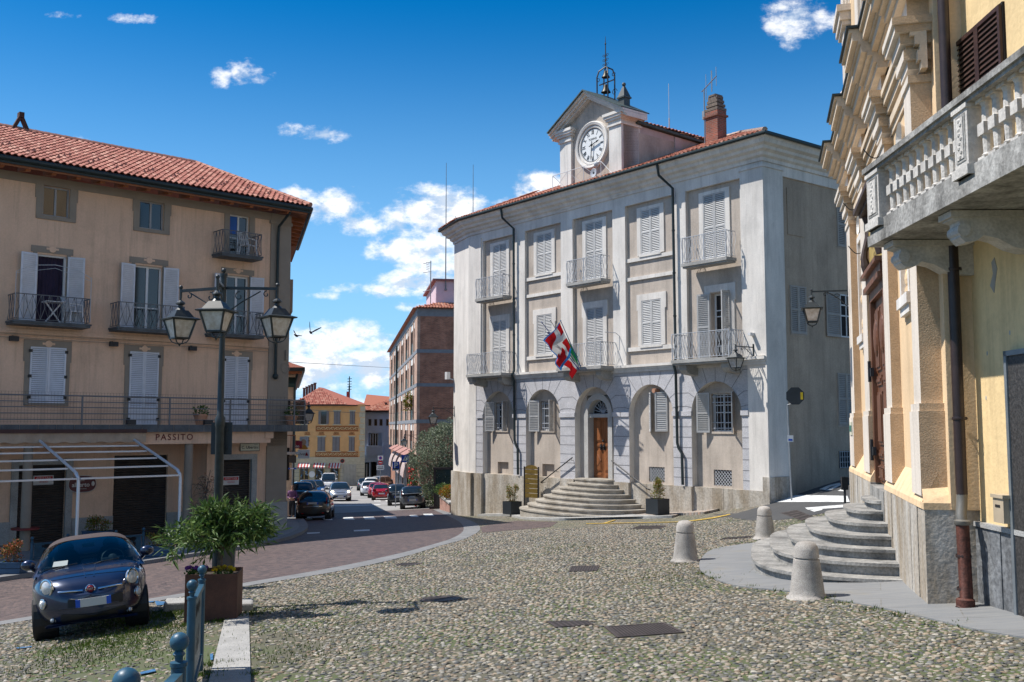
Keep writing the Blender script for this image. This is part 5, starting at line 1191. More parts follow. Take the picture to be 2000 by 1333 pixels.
 for i, (a, b, c, d) in enumerate(gh):
  s_ = MB(); s_.T = Tr((0, RY_ if i < 2 else 0, 0))
  n = int((d - c) / .085)
  for k in range(n): z_ = c + k * .085; s_.add([(a, .13, z_ + .01), (b, .13, z_ + .01), (b, .10, z_ + .045), (a, .10, z_ + .045), (b, .13, z_ + .08), (a, .13, z_ + .08)], [(0, 1, 2, 3), (3, 2, 4, 5)])
  s_.box(a, b, .14, .15, c, d); o = t.part('roller_shutter', s_, shm)
  if i != 1:
   nt_ = MB(); nt_.T = s_.T; m = a + (.85 if i == 0 else .42); z_ = -1.85 if i == 0 else -2.05; nt_.box(m - .33, m + .33, .075, .085, z_ - .16, z_ + .16, 0); nt_.box(m - .30, m + .30, .07, .076, z_ + .02, z_ + .13, 1); text_mb('AFFITTASI', .11, nt_, Tr((m, .066, z_ + .075)), 0); text_mb('VENDESI', .08, nt_, Tr((m, .070, z_ - .06)), 1)
   t.part('notice', nt_, [M('notice_white', (.5, .48, .46), .7), M('notice_red', (.45, .03, .03), .7)], o)
 sg = MB(); sg.T = Tr((.5, RY_, 0)); m, z_ = -7.9, -2.02; pts = [(m + .46 * math.copysign(abs(math.cos(a)) ** .7, math.cos(a)), z_ + .28 * math.copysign(abs(math.sin(a)) ** .8, math.sin(a))) for a in np.linspace(0, 2 * math.pi, 32)[:-1]]; sg.prism(pts, 'y', -.12, -.08, 0)
 pts2 = [(m + (p_[0] - m) * 1.05, z_ + (p_[1] - z_) * 1.07) for p_ in pts]; sg.prism(pts2, 'y', -.10, -.085, 1)
 text_mb('alberto', .21, sg, Tr((m - .06, -.124, z_ - .03)), 1, bold=.004); text_mb('CAFFE', .075, sg, Tr((m - .04, -.124, z_ + .12)), 1); text_mb('DAL 1952', .04, sg, Tr((m - .04, -.124, z_ + .19)), 1); text_mb('TORREFAZIONE', .05, sg, Tr((m - .04, -.124, z_ - .17)), 1)
 sg.ball((m + .36, -.12, z_ + .0), .07, 6, 1, (.8, .2, 1.2)); t.part('coffee_sign', sg, [M('sign_maroon', (.10, .02, .022), .5, var=.05), M('sign_cream', (.55, .52, .48), .6, var=.05)])
 ss_ = MB(); ss_.box(-1.99, -1.21, -.075, -.05, -.93, -.66, 0); ss_.box(-2.01, -1.19, -.07, -.045, -.95, -.64, 1); text_mb('C. Ubertini', .155, ss_, Tr((-1.6, -.079, -.81)), 1, bold=.002); text_mb('RIONE', .05, ss_, Tr((-1.35, -.079, -.70)), 1)
 t.part('street_sign', ss_, [M('sign_ivory', (.62, .60, .46), .5, var=.05), M('sign_black', (.03, .03, .03), .5, var=0)])
 aw = MB(); aw.box(-12.5, -6.2, -1.42, -1.12, -.22, -.10, 0); n = 60
 for k in range(n):
  x0 = -12.5 + 6.3 * k / n; x1 = -12.5 + 6.3 * (k + 1) / n; z0_ = -.50 - .05 * abs(math.sin(k * .55)); z1_ = -.50 - .05 * abs(math.sin((k + 1) * .55)); y_ = -1.36 + .015 * math.sin(k * 1.3); y1_ = -1.36 + .015 * math.sin((k + 1) * 1.3)
  aw.quad((x0, y_, z0_), (x1, y1_, z1_), (x1, y1_, -.22), (x0, y_, -.22), 1)
 t.part('awning', aw, [M('awning_brown', (.07, .03, .025), .7, var=.1), M('awning_canvas', (.40, .30, .22), .85, var=.1)])
 for x, z_ in ((-10.2, 2.86), (-6.95, 2.86), (-4.05, 2.86)):
  f = MB(); f.box(x - .14, x + .14, -.22, -.08, z_ - .08, z_ + .08); f.bar((x, -.1, z_ + .05), (x, 0, z_ + .1), .03); t.part('floodlight', f, dkmetal)
 for x, s in ((-6.7, 1), (-3.9, 1)):
  f = MB(); f.box(x - .15, x + .15, -1.33, -1.16, .06, .22); t.part('floodlight', f, dkmetal)
 downpipe(t, [(-.55, -1.05, 8.5), (-.56, -.85, 8.3), (-.60, -.18, 7.9), (-.60, -.13, 7.5), (-.60, -.13, 2.0)], .055)
 e = MB(); e.ball((-.60, -.13, 1.95), .12, 8); t.part('pipe_end', e, gutter)
 cb = MB()
 for z_ in (3.02, 2.9): cb.tube([(X0, -.10, z_ + .02), (-8, -.10, z_), (-4, -.10, z_ + .03), (-.5, -.1, z_)], .012, 4)
 cb.box(-.16, -.06, -.14, -.02, 2.6, 3.0); cb.tube([(-.15 + .18 * math.cos(a), -.1, 2.3 + .2 * math.sin(a)) for a in np.linspace(0, 6.3, 16)], .012, 4); t.part('cables', cb, trim)
 sb = MB(); p_ = Vector((.02, 0)) + SD * 3; sb.prism([(p_.x, p_.y), (p_.x + n2.x * .3, p_.y + n2.y * .3), (p_.x + n2.x * .3 + SD.x * 1.6, p_.y + n2.y * .3 + SD.y * 1.6), (p_.x + SD.x * 1.6, p_.y + SD.y * 1.6)], 'z', 4.9, 6.3); t.part('enclosed_balcony', sb, trim)
 wires = MB(); wires.tube([(-10.4, -.78, 3.5), (-10.4, -.78, 5.0), (-9.9, -.78, 5.25), (-9.2, -.78, 5.33), (-8.5, -.78, 5.25), (-8.02, -.78, 5.0), (-8.02, -.78, 3.5)], .012, 4); wires.tube([(-10.4, -.78, 4.95), (-9.2, -.78, 5.22), (-8.02, -.78, 4.9)], .008, 4); t.part('awning_hoop', wires, greymetal)
 return t
left_house()
LBA = R(42.8)
def LBW(x, y, z=0): return Vector((LBO.x + x * math.cos(LBA) - y * math.sin(LBA), LBO.y + x * math.sin(LBA) + y * math.cos(LBA), z))
# ------------------------------------------------------------------ CHURCH
CHO = Vector((5.254, 12.82, -2.3))
def church():
 oz = CHO.z
 t = Thing('church', 'baroque church front in cream and orange plaster with tall wooden portal', 'church', tuple(CHO), -104.1, None, True)
 cream = M('cream_plaster', (.66, .585, .50), .88, var=.07, vs=2, bump=.25, bs=28, fine=.06, streak=2)
 orange = M('apricot_plaster', (.68, .49, .295), .88, var=.08, vs=2, bump=.2, bs=28, fine=.06, streak=2)
 tan = M('shaded_return_plaster', (.50, .36, .23), .9, var=.1, vs=3, bump=.45, bs=45, fine=.12)
 cst = M('weathered_gneiss', (.39, .375, .345), .85, var=.26, vs=2.2, bump=.5, bs=18, fine=.22, stain=(.26, .19, .11), streak=3)
 E = 11.25
 def B(m, s0, s1, y0, y1, z0, z1, i=0): m.box(-s1, -s0, y0, y1, z0, z1, i)
 WY = .20
 wl = MB(); B(wl, .35, E, WY, 8, -2.6, 14.5); B(wl, .0, .36, .32, 8, -1.05, 14.5)
 t.part('wall', wl, orange)
 st = MB(); ps = [(.02, .62), (.63, 1.25), (1.26, 1.9), (1.91, 2.6), (2.61, 3.35), (3.36, 4.30), (6.52, 7.4), (7.41, 8.3), (8.31, 9.3), (9.31, 10.3), (10.31, E + .1)]
 for a, b in ps:
  if a > 6 and len(st.v) and st.v[0][0] > -5: B(st, .03, .9, .02, .85, -4.5, -1.062); t.part('stone_plinth', st, cst); st = MB()
  B(st, a, b - .004, 0 + random.uniform(-.01, .006), .6, -4.5, -1.06)
 t.part('stone_plinth', st, cst)
 sk = MB()
 for a, b in ((.2, 4.30), (6.52, E + .1)):
  sk.prism([(-.01, -1.06), (WY + .02, -1.06), (WY + .02, -.60), (.0, -.98)], 'x', -b, -a)
 sk.add([(-.015, -.005, -.975), (-.015, .7, -.975), (-.21, .7, -.74), (-.21, 0.01, -.80)], [(0, 1, 2, 3), (3, 2, 1, 0)]); B(sk, .015, .3, -.005, .7, -1.06, -.975)
 t.part('skirting', sk, orange)
 peds = [(.20, 1.03), (3.22, 4.15), (6.65, 7.75), (9.95, 11.0)]
 for a, b in peds:
  pi = MB(); WE = .78 if a < 1 else WY + .01
  def bx(a_, b_, yf, z0, z1):   # cream front; returns in tan, their shade put into the colour
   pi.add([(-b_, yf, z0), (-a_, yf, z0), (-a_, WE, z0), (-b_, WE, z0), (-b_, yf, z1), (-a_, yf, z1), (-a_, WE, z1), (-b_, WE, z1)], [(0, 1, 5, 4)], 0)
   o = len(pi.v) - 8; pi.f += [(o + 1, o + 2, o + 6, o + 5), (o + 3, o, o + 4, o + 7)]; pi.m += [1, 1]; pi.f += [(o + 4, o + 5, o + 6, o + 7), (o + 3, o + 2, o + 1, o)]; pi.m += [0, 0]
  bx(a, b, .0, -.90, .20); bx(a + .03, b - .03, .015, .20, .30); bx(a + .11, b - .11, .05, .30, 4.62)
  bx(a + .07, b - .07, .02, 4.62, 4.72)
  for k, (o_, z0, z1) in enumerate(((.03, 4.80, 4.92), (.09, 4.92, 5.06), (.05, 5.06, 5.12), (.14, 5.12, 5.26), (.22, 5.26, 5.36), (.26, 5.36, 5.46))):
   bx(a + .11 - o_, b - .11 + o_, .05 - o_ * .9, z0, z1)
  bx(a + .1, b - .1, .04, 5.46, 6.0)
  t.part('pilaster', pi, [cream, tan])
 en = MB()
 for o_, z0, z1 in ((.03, 4.75, 4.86), (.07, 4.86, 5.0), (.04, 5.0, 5.08), (.10, 5.08, 5.2), (.16, 5.2, 5.32), (.20, 5.32, 5.42)): B(en, .1, E, WY - o_, WY + .05, z0, z1)
 def corn(s0, s1, ex, m):
  for o_, z0, z1 in ((.10, 5.78, 5.88), (.16, 5.88, 6.0), (.24, 6.0, 6.06), (.34, 6.06, 6.20), (.38, 6.20, 6.26), (.47, 6.26, 6.40), (.52, 6.40, 6.46)): B(m, s0, s1, WY - o_ - ex, WY + .05, z0, z1)
 corn(.0, E + .05, .0, en)
 rp = MB(); B(rp, -.05, E + .1, WY - .55, WY + .3, 6.462, 6.50)
 for a, b in peds: corn(a - .30, b + .30, .16, en); B(rp, a - .36, b + .36, WY - .72, WY + .3, 6.463, 6.503)
 t.part('entablature', en, M('entablature_cream', (.62, .50, .37), .88, var=.08, vs=3, bump=.2, bs=28, fine=.08)); t.part('cornice_flashing', rp, gutter)
 for a, b in peds[1:]:
  up = MB()
  for o_, q in ((0, .0), (.12, -.10), (.24, -.2)): B(up, a + o_, b - o_, WY + q * .6 - .02, WY + .4, 6.5, 12.2, 0)
  for o_, z0, z1 in ((.05, 9.3, 9.4), (.1, 9.4, 9.6), (.16, 9.6, 9.75)): B(up, a - o_, b + o_, WY - .15 - o_, WY + .3, z0, z1, 0)
  t.part('upper_pilaster', up, cream)
 up = MB(); B(up, 10.6, 11.3, WY - .3, WY + .3, 6.5, 7.3); up.lathe([(.1, 7.3), (.28, 7.4), (.2, 7.55), (.24, 7.8), (.05, 8.1)], (-11, WY - .1, 0), 12)
 t.part('urn', up, cream)
 for c0 in (2.1, 8.85):
  nf = MB(); hw = .42; z0, z1 = 1.95, 4.0
  for s in (-1, 1): B(nf, c0 + s * hw - .07, c0 + s * hw + .07, WY - .07, WY + .02, z0, z1)
  B(nf, c0 - hw - .07, c0 + hw + .07, WY - .07, WY + .02, z1, z1 + .14); B(nf, c0 - hw - .14, c0 + hw + .14, WY - .12, WY + .02, z0 - .16, z0); B(nf, c0 - hw - .05, c0 + hw + .05, WY - .08, WY + .02, z0 - .28, z0 - .16)
  o = t.part('niche', nf, white); rl = MB()
  for k in range(7): rl.ball((-c0 + .16 * math.sin(k * 2.1), WY + .0, z0 + .25 + k * .27), .13 - .008 * k, 6, 0, (1, .5, 1.1))
  B(rl, c0 - .2, c0 + .2, WY - .04, WY + .02, z0 + .05, z0 + .14); t.part('stucco_relief', rl, orange, o)
 for c0 in (2.1, 8.85):
  ov = MB(); pts = [(math.cos(a), math.sin(a)) for a in np.linspace(0, 6.2832, 25)[:-1]]
  for i in range(24):
   a, b = pts[i], pts[(i + 1) % 24]; q = [(-c0 + a[0] * .34, WY - .08, 4.38 - .0 + a[1] * .22), (-c0 + b[0] * .34, WY - .08, 4.38 + b[1] * .22), (-c0 + b[0] * .26, WY + .0, 4.38 + b[1] * .15), (-c0 + a[0] * .26, WY, 4.38 + a[1] * .15)]
   ov.add(q, [(0, 1, 2, 3), (3, 2, 1, 0)])
  t.part('oval_moulding', ov, white)
 d = MB(); s0, s1, z0, z1 = 4.25, 6.62, -1.06, 2.55; dw = M('walnut_door', (.15, .058, .026), .45, var=.35, vs=4, bump=.2, bs=40, streak=5, spec=.5)
 B(d, s0, s0 + .2, WY - .12, WY + .1, z0, z1); B(d, s1 - .2, s1, WY - .12, WY + .1, z0, z1); B(d, s0, s1, WY - .12, WY + .1, z1 - .18, z1); B(d, s0 - .08, s1 + .08, WY - .22, WY + .1, z1, z1 + .10); B(d, s0 - .04, s1 + .04, WY - .17, WY + .1, z1 + .1, z1 + .28); B(d, s0 - .12, s1 + .12, WY - .26, WY + .1, z1 + .28, z1 + .36)
 o = t.part('portal', d, dw); c = (s0 + s1) / 2
 for q0, q1 in ((s0 + .2, c - .006), (c + .006, s1 - .2)):
  l = MB(); B(l, q0, q1, WY - .03, WY + .04, z0, z1 - .18); w_ = q1 - q0
  for za, zb in ((z0 + .06, z0 + .34), (z0 + .45, z0 + .62), (z0 + .72, z0 + 1.7), (z0 + 1.82, z0 + 2.0), (z0 + 2.1, z0 + 3.25)):
   B(l, q0 + .12, q1 - .12, WY - .055, WY - .03, za, zb); B(l, q0 + .2, q1 - .2, WY - .075, WY - .055, za + .06, zb - .06)
  for k in range(5):
   for z_ in (z0 + .1, z0 + .3): l.ball((-(q0 + .12 + (w_ - .24) * k / 4), WY - .06, z_), .022, 4)
  l.ball((-(q0 + q1) / 2, WY - .08, z0 + 2.7), .22, 8, 0, (1, .25, 1.6)); t.part('door_leaf', l, dw, o)
 for z_ in (-.55, .95): hg = MB(); B(hg, s1 - .30, s1 - .12, WY - .16, WY - .1, z_, z_ + .16); hg.tube([(-(s1 - .08), WY - .16, z_ - .1), (-(s1 - .08), WY - .16, z_ + .3)], .03, 6); t.part('hinge', hg, dkmetal, o)
 pq = MB(); B(pq, s0 + .1, s1 - .1, WY - .10, WY + .02, 2.95, 4.1, 0)
 for k in range(4): text_mb(('DEIPARAE VIRGINI', 'ET SANCTO IOSEPHO', 'CIVITAS DICAVIT', 'MDCCXL')[k], .16, pq, Tr((-c, WY - .103, 3.85 - .23 * k)), 1)
 t.part('inscription_plaque', pq, [M('gilded_plaque', (.42, .30, .09), .6, var=.15), M('plaque_ink', (.14, .09, .03), .7, var=0)])
 cs = MB()
 for s_ in (s0 + .02, s1 - .02):
  cs.tube([(-s_, WY - .05 - .14 * (1 + math.sin(k * .75)) / 2, 2.98 + k * .14) for k in range(9)], [.10, .09, .07, .06, .07, .09, .10, .11, .12], 8);
 B(cs, s0 - .2, s1 + .2, WY - .35, WY + .02, 4.15, 4.24); B(cs, s0 - .12, s1 + .12, WY - .25, WY + .02, 4.08, 4.15); t.part('console', cs, M('dark_carved_wood', (.055, .035, .03), .6, var=.2))
 hk = MB()
 for s_, z_ in ((4.6, 4.8), (9.2, 4.85), (8.2, 3.7)): hk.tube([(-s_, WY - .02 - .32 * f, z_ - .12 * math.sin(math.pi * f) + (.1 * f)) for f in np.linspace(0, 1, 8)], .012, 4)
 t.part('iron_hook', hk, dkmetal)
 sp_ = MB(); c = 5.4; spec = [(3.12, 2.25, -2.28), (2.76, 1.92, -2.09), (2.34, 1.6, -1.93), (1.95, 1.27, -1.765), (1.5, .92, -1.605), (1.0, .6, -1.445), (.76, .28, -1.285)]
 for hw, dp, zt in spec:
  for ins, za, zb in ((0, zt - .05, zt), (.055, zt - .6, zt - .05)):
   na = 40; arc = []
   for q in range(na + 1):
    a = math.pi * q / na; ca, sa = math.cos(a), math.sin(a); arc.append((-c - (hw - ins) * math.copysign(abs(ca) ** .62, ca), -(dp - ins) * abs(sa) ** .75))
   arc = [(x, y + .02) for x, y in arc]; arc[0] = (arc[0][0], .3); arc[-1] = (arc[-1][0], .3); sp_.prism(arc, 'z', za, zb)
 B(sp_, 4.3, 6.5, -.02, .5, -1.6, -1.10); t.part('steps', sp_, M('worn_step_granite', (.27, .26, .24), .78, var=.3, vs=2.5, bump=.4, bs=26, fine=.25))
 pt = MB(); B(pt, 10.2, 10.75, -.02, -.005, -.2, .1, 0); B(pt, 10.22, 10.73, -.026, -.02, -.12, .02, 1); t.part('street_plate', pt, [M('sign_ivory', (.6, .6, .5), .5), M('plate_green', (.05, .16, .12), .5)])
 return t
church()
# ------------------------------------------------------------------ YELLOW HOUSE ON THE RIGHT EDGE
YO = Vector((5.9, 13.0, -2.3))
def yellow_house():
 oz = YO.z
 t = Thing('yellow_house', 'pale yellow house with stone balustrade balcony beside the church', 'building', tuple(YO), -91., None, True)
 yl = M('yellow_plaster', (.74, .545, .285), .88, var=.06, vs=1.6, bump=.3, bs=14, fine=.05, streak=1)
 wht = M('whitewashed_strip', (.74, .74, .72), .85, var=.05, vs=2)
 rk = M('rough_slate_cladding', (.15, .155, .16), .85, var=.3, vs=2.2, bump=.9, bs=14, fine=.35, streak=2)
 def B(m, s0, s1, y0, y1, z0, z1, i=0): m.box(-s1, -s0, y0, y1, z0, z1, i)
 w = MB(); B(w, -6, .27, 0, 6, -1.2, 11); t.part('wall', w, yl)
 s_ = MB(); B(s_, .29, .47, .03, 1.5, -1.18, 11); t.part('white_strip', s_, wht); g = MB(); B(g, .27, .29, .05, 1, -1.2, 11); B(g, .47, .8, .12, 1.2, -2.5, 11); t.part('joint_strip', g, M('grimy_yellow', (.32, .24, .11), .9, var=.2, vs=5))
 c = MB()
 for a in np.arange(-6, .3, .42): B(c, a + .003, min(a + .417, .28), -.05 + random.uniform(-.008, .008), .05, -3.4, -1.25)
 t.part('stone_cladding', c, rk); k = MB(); B(k, -6, .3, -.08, .02, -1.25, -1.19); t.part('plinth_cap', k, granite)
 pt = MB(); pts = [(-1.0, 1.75), (-1.06, 1.9), (-1.0, 2.05), (-.92, 2.0), (-.95, 1.86), (-.86, 1.72), (-.96, 1.62)]; pt.prism([(-x, z) for x, z in pts], 'y', -.006, .01)
 for q in ((-.7, .9), (-1.3, 1.1), (-.62, .35)): pt.ball((-q[0], 0, q[1]), .03, 5, 0, (.6, .15, 1))
 t.part('bare_patch', pt, M('bare_render', (.36, .34, .31), .95, var=.15))
 dr = MB(); B(dr, -3.4, -1.33, -.07, .05, -2.6, .84, 0); B(dr, -1.36, -1.30, -.09, .0, -2.6, .88, 1); B(dr, -3.4, -1.30, -.09, 0, .82, .88, 1); t.part('doorway', dr, [M('dark_granite', (.05, .047, .045), .5, var=.3, vs=20, fine=.4), M('zinc_trim', (.25, .28, .30), .4, .5)])
 mb = MB(); B(mb, -1.30, -1.04, -.16, -.05, -1.13, -.84); B(mb, -1.33, -1.02, -.18, -.04, -.84, -.80); B(mb, -1.22, -1.10, -.165, -.16, -.95, -.92, 1); t.part('letter_box', mb, [M('letter_box_beige', (.42, .34, .24), .5, var=.1), dark])
 bw = M('shutter_dark_brown', (.045, .02, .014), .5, var=.25, vs=6)
 f = MB(); B(f, -1.52, -.24, -.03, .02, 2.5, 5.05); o = t.part('balcony_door', f, dark); me = shutter_mesh(.63, 2.5, 'shutter_dark_brown', back=True)
 for s, x in ((-1, .25), (1, 1.51)):
  q = bpy.data.objects.new('shutter', me); COL.objects.link(q); q.parent = o; q.location = (x, -.07, 2.52 - oz); q.scale = (1 if s < 0 else -1, 1, 1)
 conc = M('weathered_balcony_stone', (.33, .32, .30), .9, var=.28, vs=2.6, bump=.5, bs=22, fine=.25, stain=(.10, .095, .085), streak=1)
 pale = M('carved_balcony_stone', (.52, .49, .45), .85, var=.14, vs=4, bump=.4, bs=30, fine=.15)
 OFF = 1.15; sl = MB(); B(sl, -6, .12, -OFF, 0, 2.38, 2.52); B(sl, -6, .10, -OFF + .03, 0, 2.52, 2.58); o = t.part('balcony', sl, conc)
 bl = MB(); yb = -OFF + .13
 posts = [(-.38, .06), (-3.0, -2.68), (-5.7, -5.35)]
 B(bl, -6, .05, yb - .10, yb + .10, 2.58, 2.68, 1); B(bl, -6, .09, yb - .15, yb + .15, 3.32, 3.36, 1); B(bl, -6, .12, yb - .18, yb + .18, 3.36, 3.43, 1)
 for a, b in posts:
  B(bl, a, b, yb - .14, yb + .14, 2.58, 3.33); B(bl, a - .03, b + .03, yb - .17, yb + .17, 2.58, 2.68); B(bl, a - .02, b + .02, yb - .16, yb + .16, 3.28, 3.33)
  B(bl, a + .05, b - .05, yb - .148, yb - .14, 2.74, 3.24, 1); B(bl, a + .08, b - .08, yb - .156, yb - .148, 2.77, 3.21)
  for k in range(9): bl.ball((-(a + b) / 2 + .03 * math.sin(k * 2), yb - .155, 2.8 + k * .048), .035, 4, 0, (1, .4, .8))
 t.part('parapet', bl, [pale, conc], o)
 pr = [(.055, 0), (.06, .03), (.04, .05), (.055, .10), (.075, .17), (.07, .22), (.05, .27)]; prof = [(r_, z_) for r_, z_ in pr]
 bp = MB(); bp.box(-.075, .075, -.075, .075, 0, .05); bp.lathe([(.05, .05), (.062, .07), (.045, .09), (.05, .25), (.062, .275)], n=10); bp.box(-.07, .07, -.07, .07, .275, .40); bp.lathe([(.062, .40), (.05, .42), (.047, .57), (.06, .60), (.07, .62)], n=10); bp.box(-.08, .08, -.08, .08, .615, .66)
 me = bp.mesh('baluster', pale)
 for a, b, n in ((-2.66, -.42, 10), (-5.33, -3.02, 10)):
  for k in range(n):
   q = bpy.data.objects.new('baluster', me); COL.objects.link(q); q.parent = o; q.location = (-(a + (b - a) * (k + .5) / n), yb, 2.67 - oz)
 for s_ in (-.30, -2.05, -4.2):
  cn = MB(); pf = [(0, 2.36), (-.98, 2.36), (-1.0, 2.28), (-.92, 2.26), (-.92, 2.08), (-.86, 2.02), (-.74, 2.04), (-.66, 2.10), (-.5, 2.06), (-.34, 1.97), (-.2, 1.93), (0, 1.92)]
  cn.prism(pf, 'x', -s_ - .13, -s_ + .13); cn.prism([(0, 2.37), (-1.03, 2.37), (-1.03, 2.30), (0, 2.30)], 'x', -s_ - .17, -s_ + .17)
  cn.lathe([(.001, -.15), (.07, -.15), (.075, .15), (.001, .15)], (-s_, -.88, 2.16), 12, axis='x'); t.part('console', cn, pale, o)
 brown = M('brown_pipe', (.035, .022, .02), .4, var=.2, vs=6); rust = M('rusty_pipe', (.085, .028, .018), .7, var=.4, vs=14, bump=.3)
 m = MB(); m.T = Tr((1.0, -.10, 0)); m.tube([(-.60, -.15, 11), (-.60, -.15, -.85)], .07, 12); m.tube([(-.60, -.15, -.85), (-.59, -.16, -.98), (-.53, -.2, -1.10), (-.50, -.2, -1.25)], .068, 10, 1)
 m.lathe([(.09, -1.22), (.10, -1.20), (.10, -1.17), (.07, -1.15)], (-.50, -.2, 0), 12, 1); m.tube([(-.50, -.2, -1.22), (-.46, -.2, -2.15), (-.44, -.28, -2.25)], .08, 10, 2); m.lathe([(.08, -2.28), (.11, -2.26), (.11, -2.12), (.08, -2.1)], (-.45, -.22, 0), 12, 2)
 for z_ in (-1.6, -2.0, .1, 2.0): m.lathe([(.09, z_ - .02), (.095, z_), (.09, z_ + .02)], (-.5 if z_ < -1 else -.605, -.2 if z_ < -1 else -.14, 0), 12, 0)
 t.part('rain_pipe', m, [brown, M('zinc_grey', (.17, .16, .14), .5, .3), rust], smooth=40)
 return t
yellow_house()
# ------------------------------------------------------------------ street buildings behind
def brick_block():
 O = atD(813, 900, 82); O.z = -5.9
 t = Thing('brick_apartment_block', 'long brick apartment block with grey floor bands and tall window strips', 'building', tuple(O), -80.4, None, True)
 bk = brick_mat('street_brick', (.42, .165, .09), (.27, .10, .055), (.28, .21, .17), .25, .085); bk2 = brick_mat('pale_brick', (.50, .29, .19), (.42, .235, .155), (.36, .31, .27), .25, .085)
 band = M('grey_concrete_band', (.21, .22, .235), .85, var=.08, vs=3)
 LEN = 50; w = MB(); w.box(-LEN, 0, .25, 16, -7, 9.1, 0)
 bands = [(9.1, 9.75), (6.05, 6.35), (3.26, 3.54), (.25, .55)]
 for a, b in bands: w.box(-LEN, .03, -.03, .25, a, b, 1); w.box(-.3, .03, .25, 16.02, a, b, 1)
 t.part('wall', w, [bk, band])
 fl = [(6.35, 9.1), (3.54, 6.05), (.55, 3.26), (-2.35, .25)]
 pf = MB(); wins = []
 x = -3.2
 while x > -LEN + 4: wins += [(x - 1.3, x), (x - 5.0, x - 2.1)]; x -= 7.6
 xs = [0] + [v for a, b in wins for v in (b, a)] + [-LEN]
 for i in range(0, len(xs), 2): pf.box(xs[i + 1], xs[i] - (.02 if i == 0 else 0), 0, .25, -2.35, 9.1)
 t.part('brick_pier', pf, bk2)
 tealg = Mglass('balustrade_glass', (.10, .22, .24), .1)
 proto = None
 wb = M('window_box_white', (.66, .64, .60), .6, var=.03); bf = M('brown_window_frame', (.05, .03, .022), .5, var=.1)
 for (a, b) in wins:
  for z0, z1 in fl:
   m = MB(); m.box(a, b, .16, .24, z0, z1, 0); m.box(a, b, .05, .2, z1 - .62, z1, 1); m.box(a, b, .10, .12, z0 + .02, z0 + 1.02, 2)
   n = 3 if b - a > 2 else 1
   for k in range(n + 1): q = a + (b - a) * k / n; m.box(q - .05, q + .05, .12, .18, z0, z1 - .6, 3)
   t.part('window', m, [glass_dark, wb, tealg, bf])
 for i in range(4):
  s = MB(); x0 = -3.5 - i * 7.6; s.box(x0 - 4.6, x0, -.05, .2, -7, -2.6, 0)
  for k in range(5): s.box(x0 - 4.6 + k * 1.12, x0 - 4.48 + k * 1.12, -.12, .0, -7, -2.6, 1)
  o = t.part('shopfront', s, [glass_dark, greymetal]); aw = MB(); n = 12
  for k in range(n):
   a0, a1 = math.pi / 2 * k / n, math.pi / 2 * (k + 1) / n
   m_ = 0
   for q in range(8):
    xa = x0 - 4.7 + 4.8 * q / 8; xb = x0 - 4.7 + 4.8 * (q + 1) / 8
    aw.quad((xa, -.85 * math.sin(a0), -4.35 + 1.7 * math.cos(a0)), (xb, -.85 * math.sin(a0), -4.35 + 1.7 * math.cos(a0)), (xb, -.85 * math.sin(a1), -4.35 + 1.7 * math.cos(a1)), (xa, -.85 * math.sin(a1), -4.35 + 1.7 * math.cos(a1)), q % 2)
  for s_ in (x0 - 4.7, x0 + .1): aw.add([(s_, 0, -4.35)] + [(s_, -.85 * math.sin(math.pi / 2 * k / n), -4.35 + 1.7 * math.cos(math.pi / 2 * k / n)) for k in range(n + 1)], [(0, k + 1, k + 2) for k in range(n)] + [(0, k + 2, k + 1) for k in range(n)], 0)
  t.part('awning', aw, [M('awning_cream', (.52, .44, .40), .85, var=.06), M('awning_rose', (.30, .19, .17), .85, var=.06)])
  cn = MB(); cn.add([(x0 - 5.6, -.8, -2.45), (x0 + .8, -.8, -2.45), (x0 + .8, 0, -2.0), (x0 - 5.6, 0, -2.0)], [(0, 1, 2, 3)]); cn.add([(x0 - 5.6, -.8, -2.5), (x0 + .8, -.8, -2.5), (x0 + .8, 0, -2.06), (x0 - 5.6, 0, -2.06)], [(3, 2, 1, 0)]); t.part('canopy', cn, M('canopy_rose', (.34, .17, .14), .8, var=.15))
 rf = MB(); rf.add([(-LEN - .4, -.4, 9.76), (.4, -.4, 9.76), (.4, 16.4, 9.76), (-LEN - .4, 16.4, 9.76), (-8, 8, 12.4), (-LEN + 8, 8, 12.4)], [(0, 1, 4, 5), (1, 2, 4), (2, 3, 5, 4), (3, 0, 5), (3, 2, 1, 0)]); rf.at += [.5] * 6
 roof_tiles(rf, (.4, -.4, 9.78), (0, 1, 0), (-1, 0, 0), .315, lambda q: q, lambda q: 16.8 - q, 20, .42, pitch=.25, seg=3); pad_at(rf); t.part('roof', rf, tile_mat)
 ph = MB(); ph.box(-12, -1.8, 1.7, 9, 10.0, 12.35); ph.box(-12.3, -1.5, 1.4, 9.3, 12.35, 12.5, 1); t.part('penthouse', ph, [M('pink_render', (.60, .46, .50), .9, var=.04), M('penthouse_roof', (.24, .12, .12), .9)])
 for x, y, z1 in ((-1.7, 2.5, 22.6), (-1.7, 3.3, 18.0), (-3, 5.0, 22.9)):
  m = MB(); m.tube([(x, y, 11.5), (x, y, 11.5 + (z1 - 11.5) * .6), (x, y, z1)], [.06, .04, .02], 5); m.ball((x, y, 11.6), .12, 5); m.bar((x, y, 12.0), (x - .4, y, 12.0), .05); t.part('whip_antenna', m, M('mast_grey', (.20, .21, .22), .5))
 an = MB(); x, y = -2.6, 1.3; an.tube([(x, y, 10), (x, y, 14.2)], .04, 5)
 for z_, l_ in ((14.0, 1.), (13.2, .8), (11.6, 1.4)): an.tube([(x - l_ / 2, y - .6, z_), (x + l_ / 2, y, z_)], .03, 4)
 for k in range(5): an.tube([(x - .2, y - .1, 13.4 + k * .15), (x + .2, y - .4, 13.4 + k * .15)], .02, 4)
 t.part('antenna', an, M('mast_grey', (.20, .21, .22), .5))
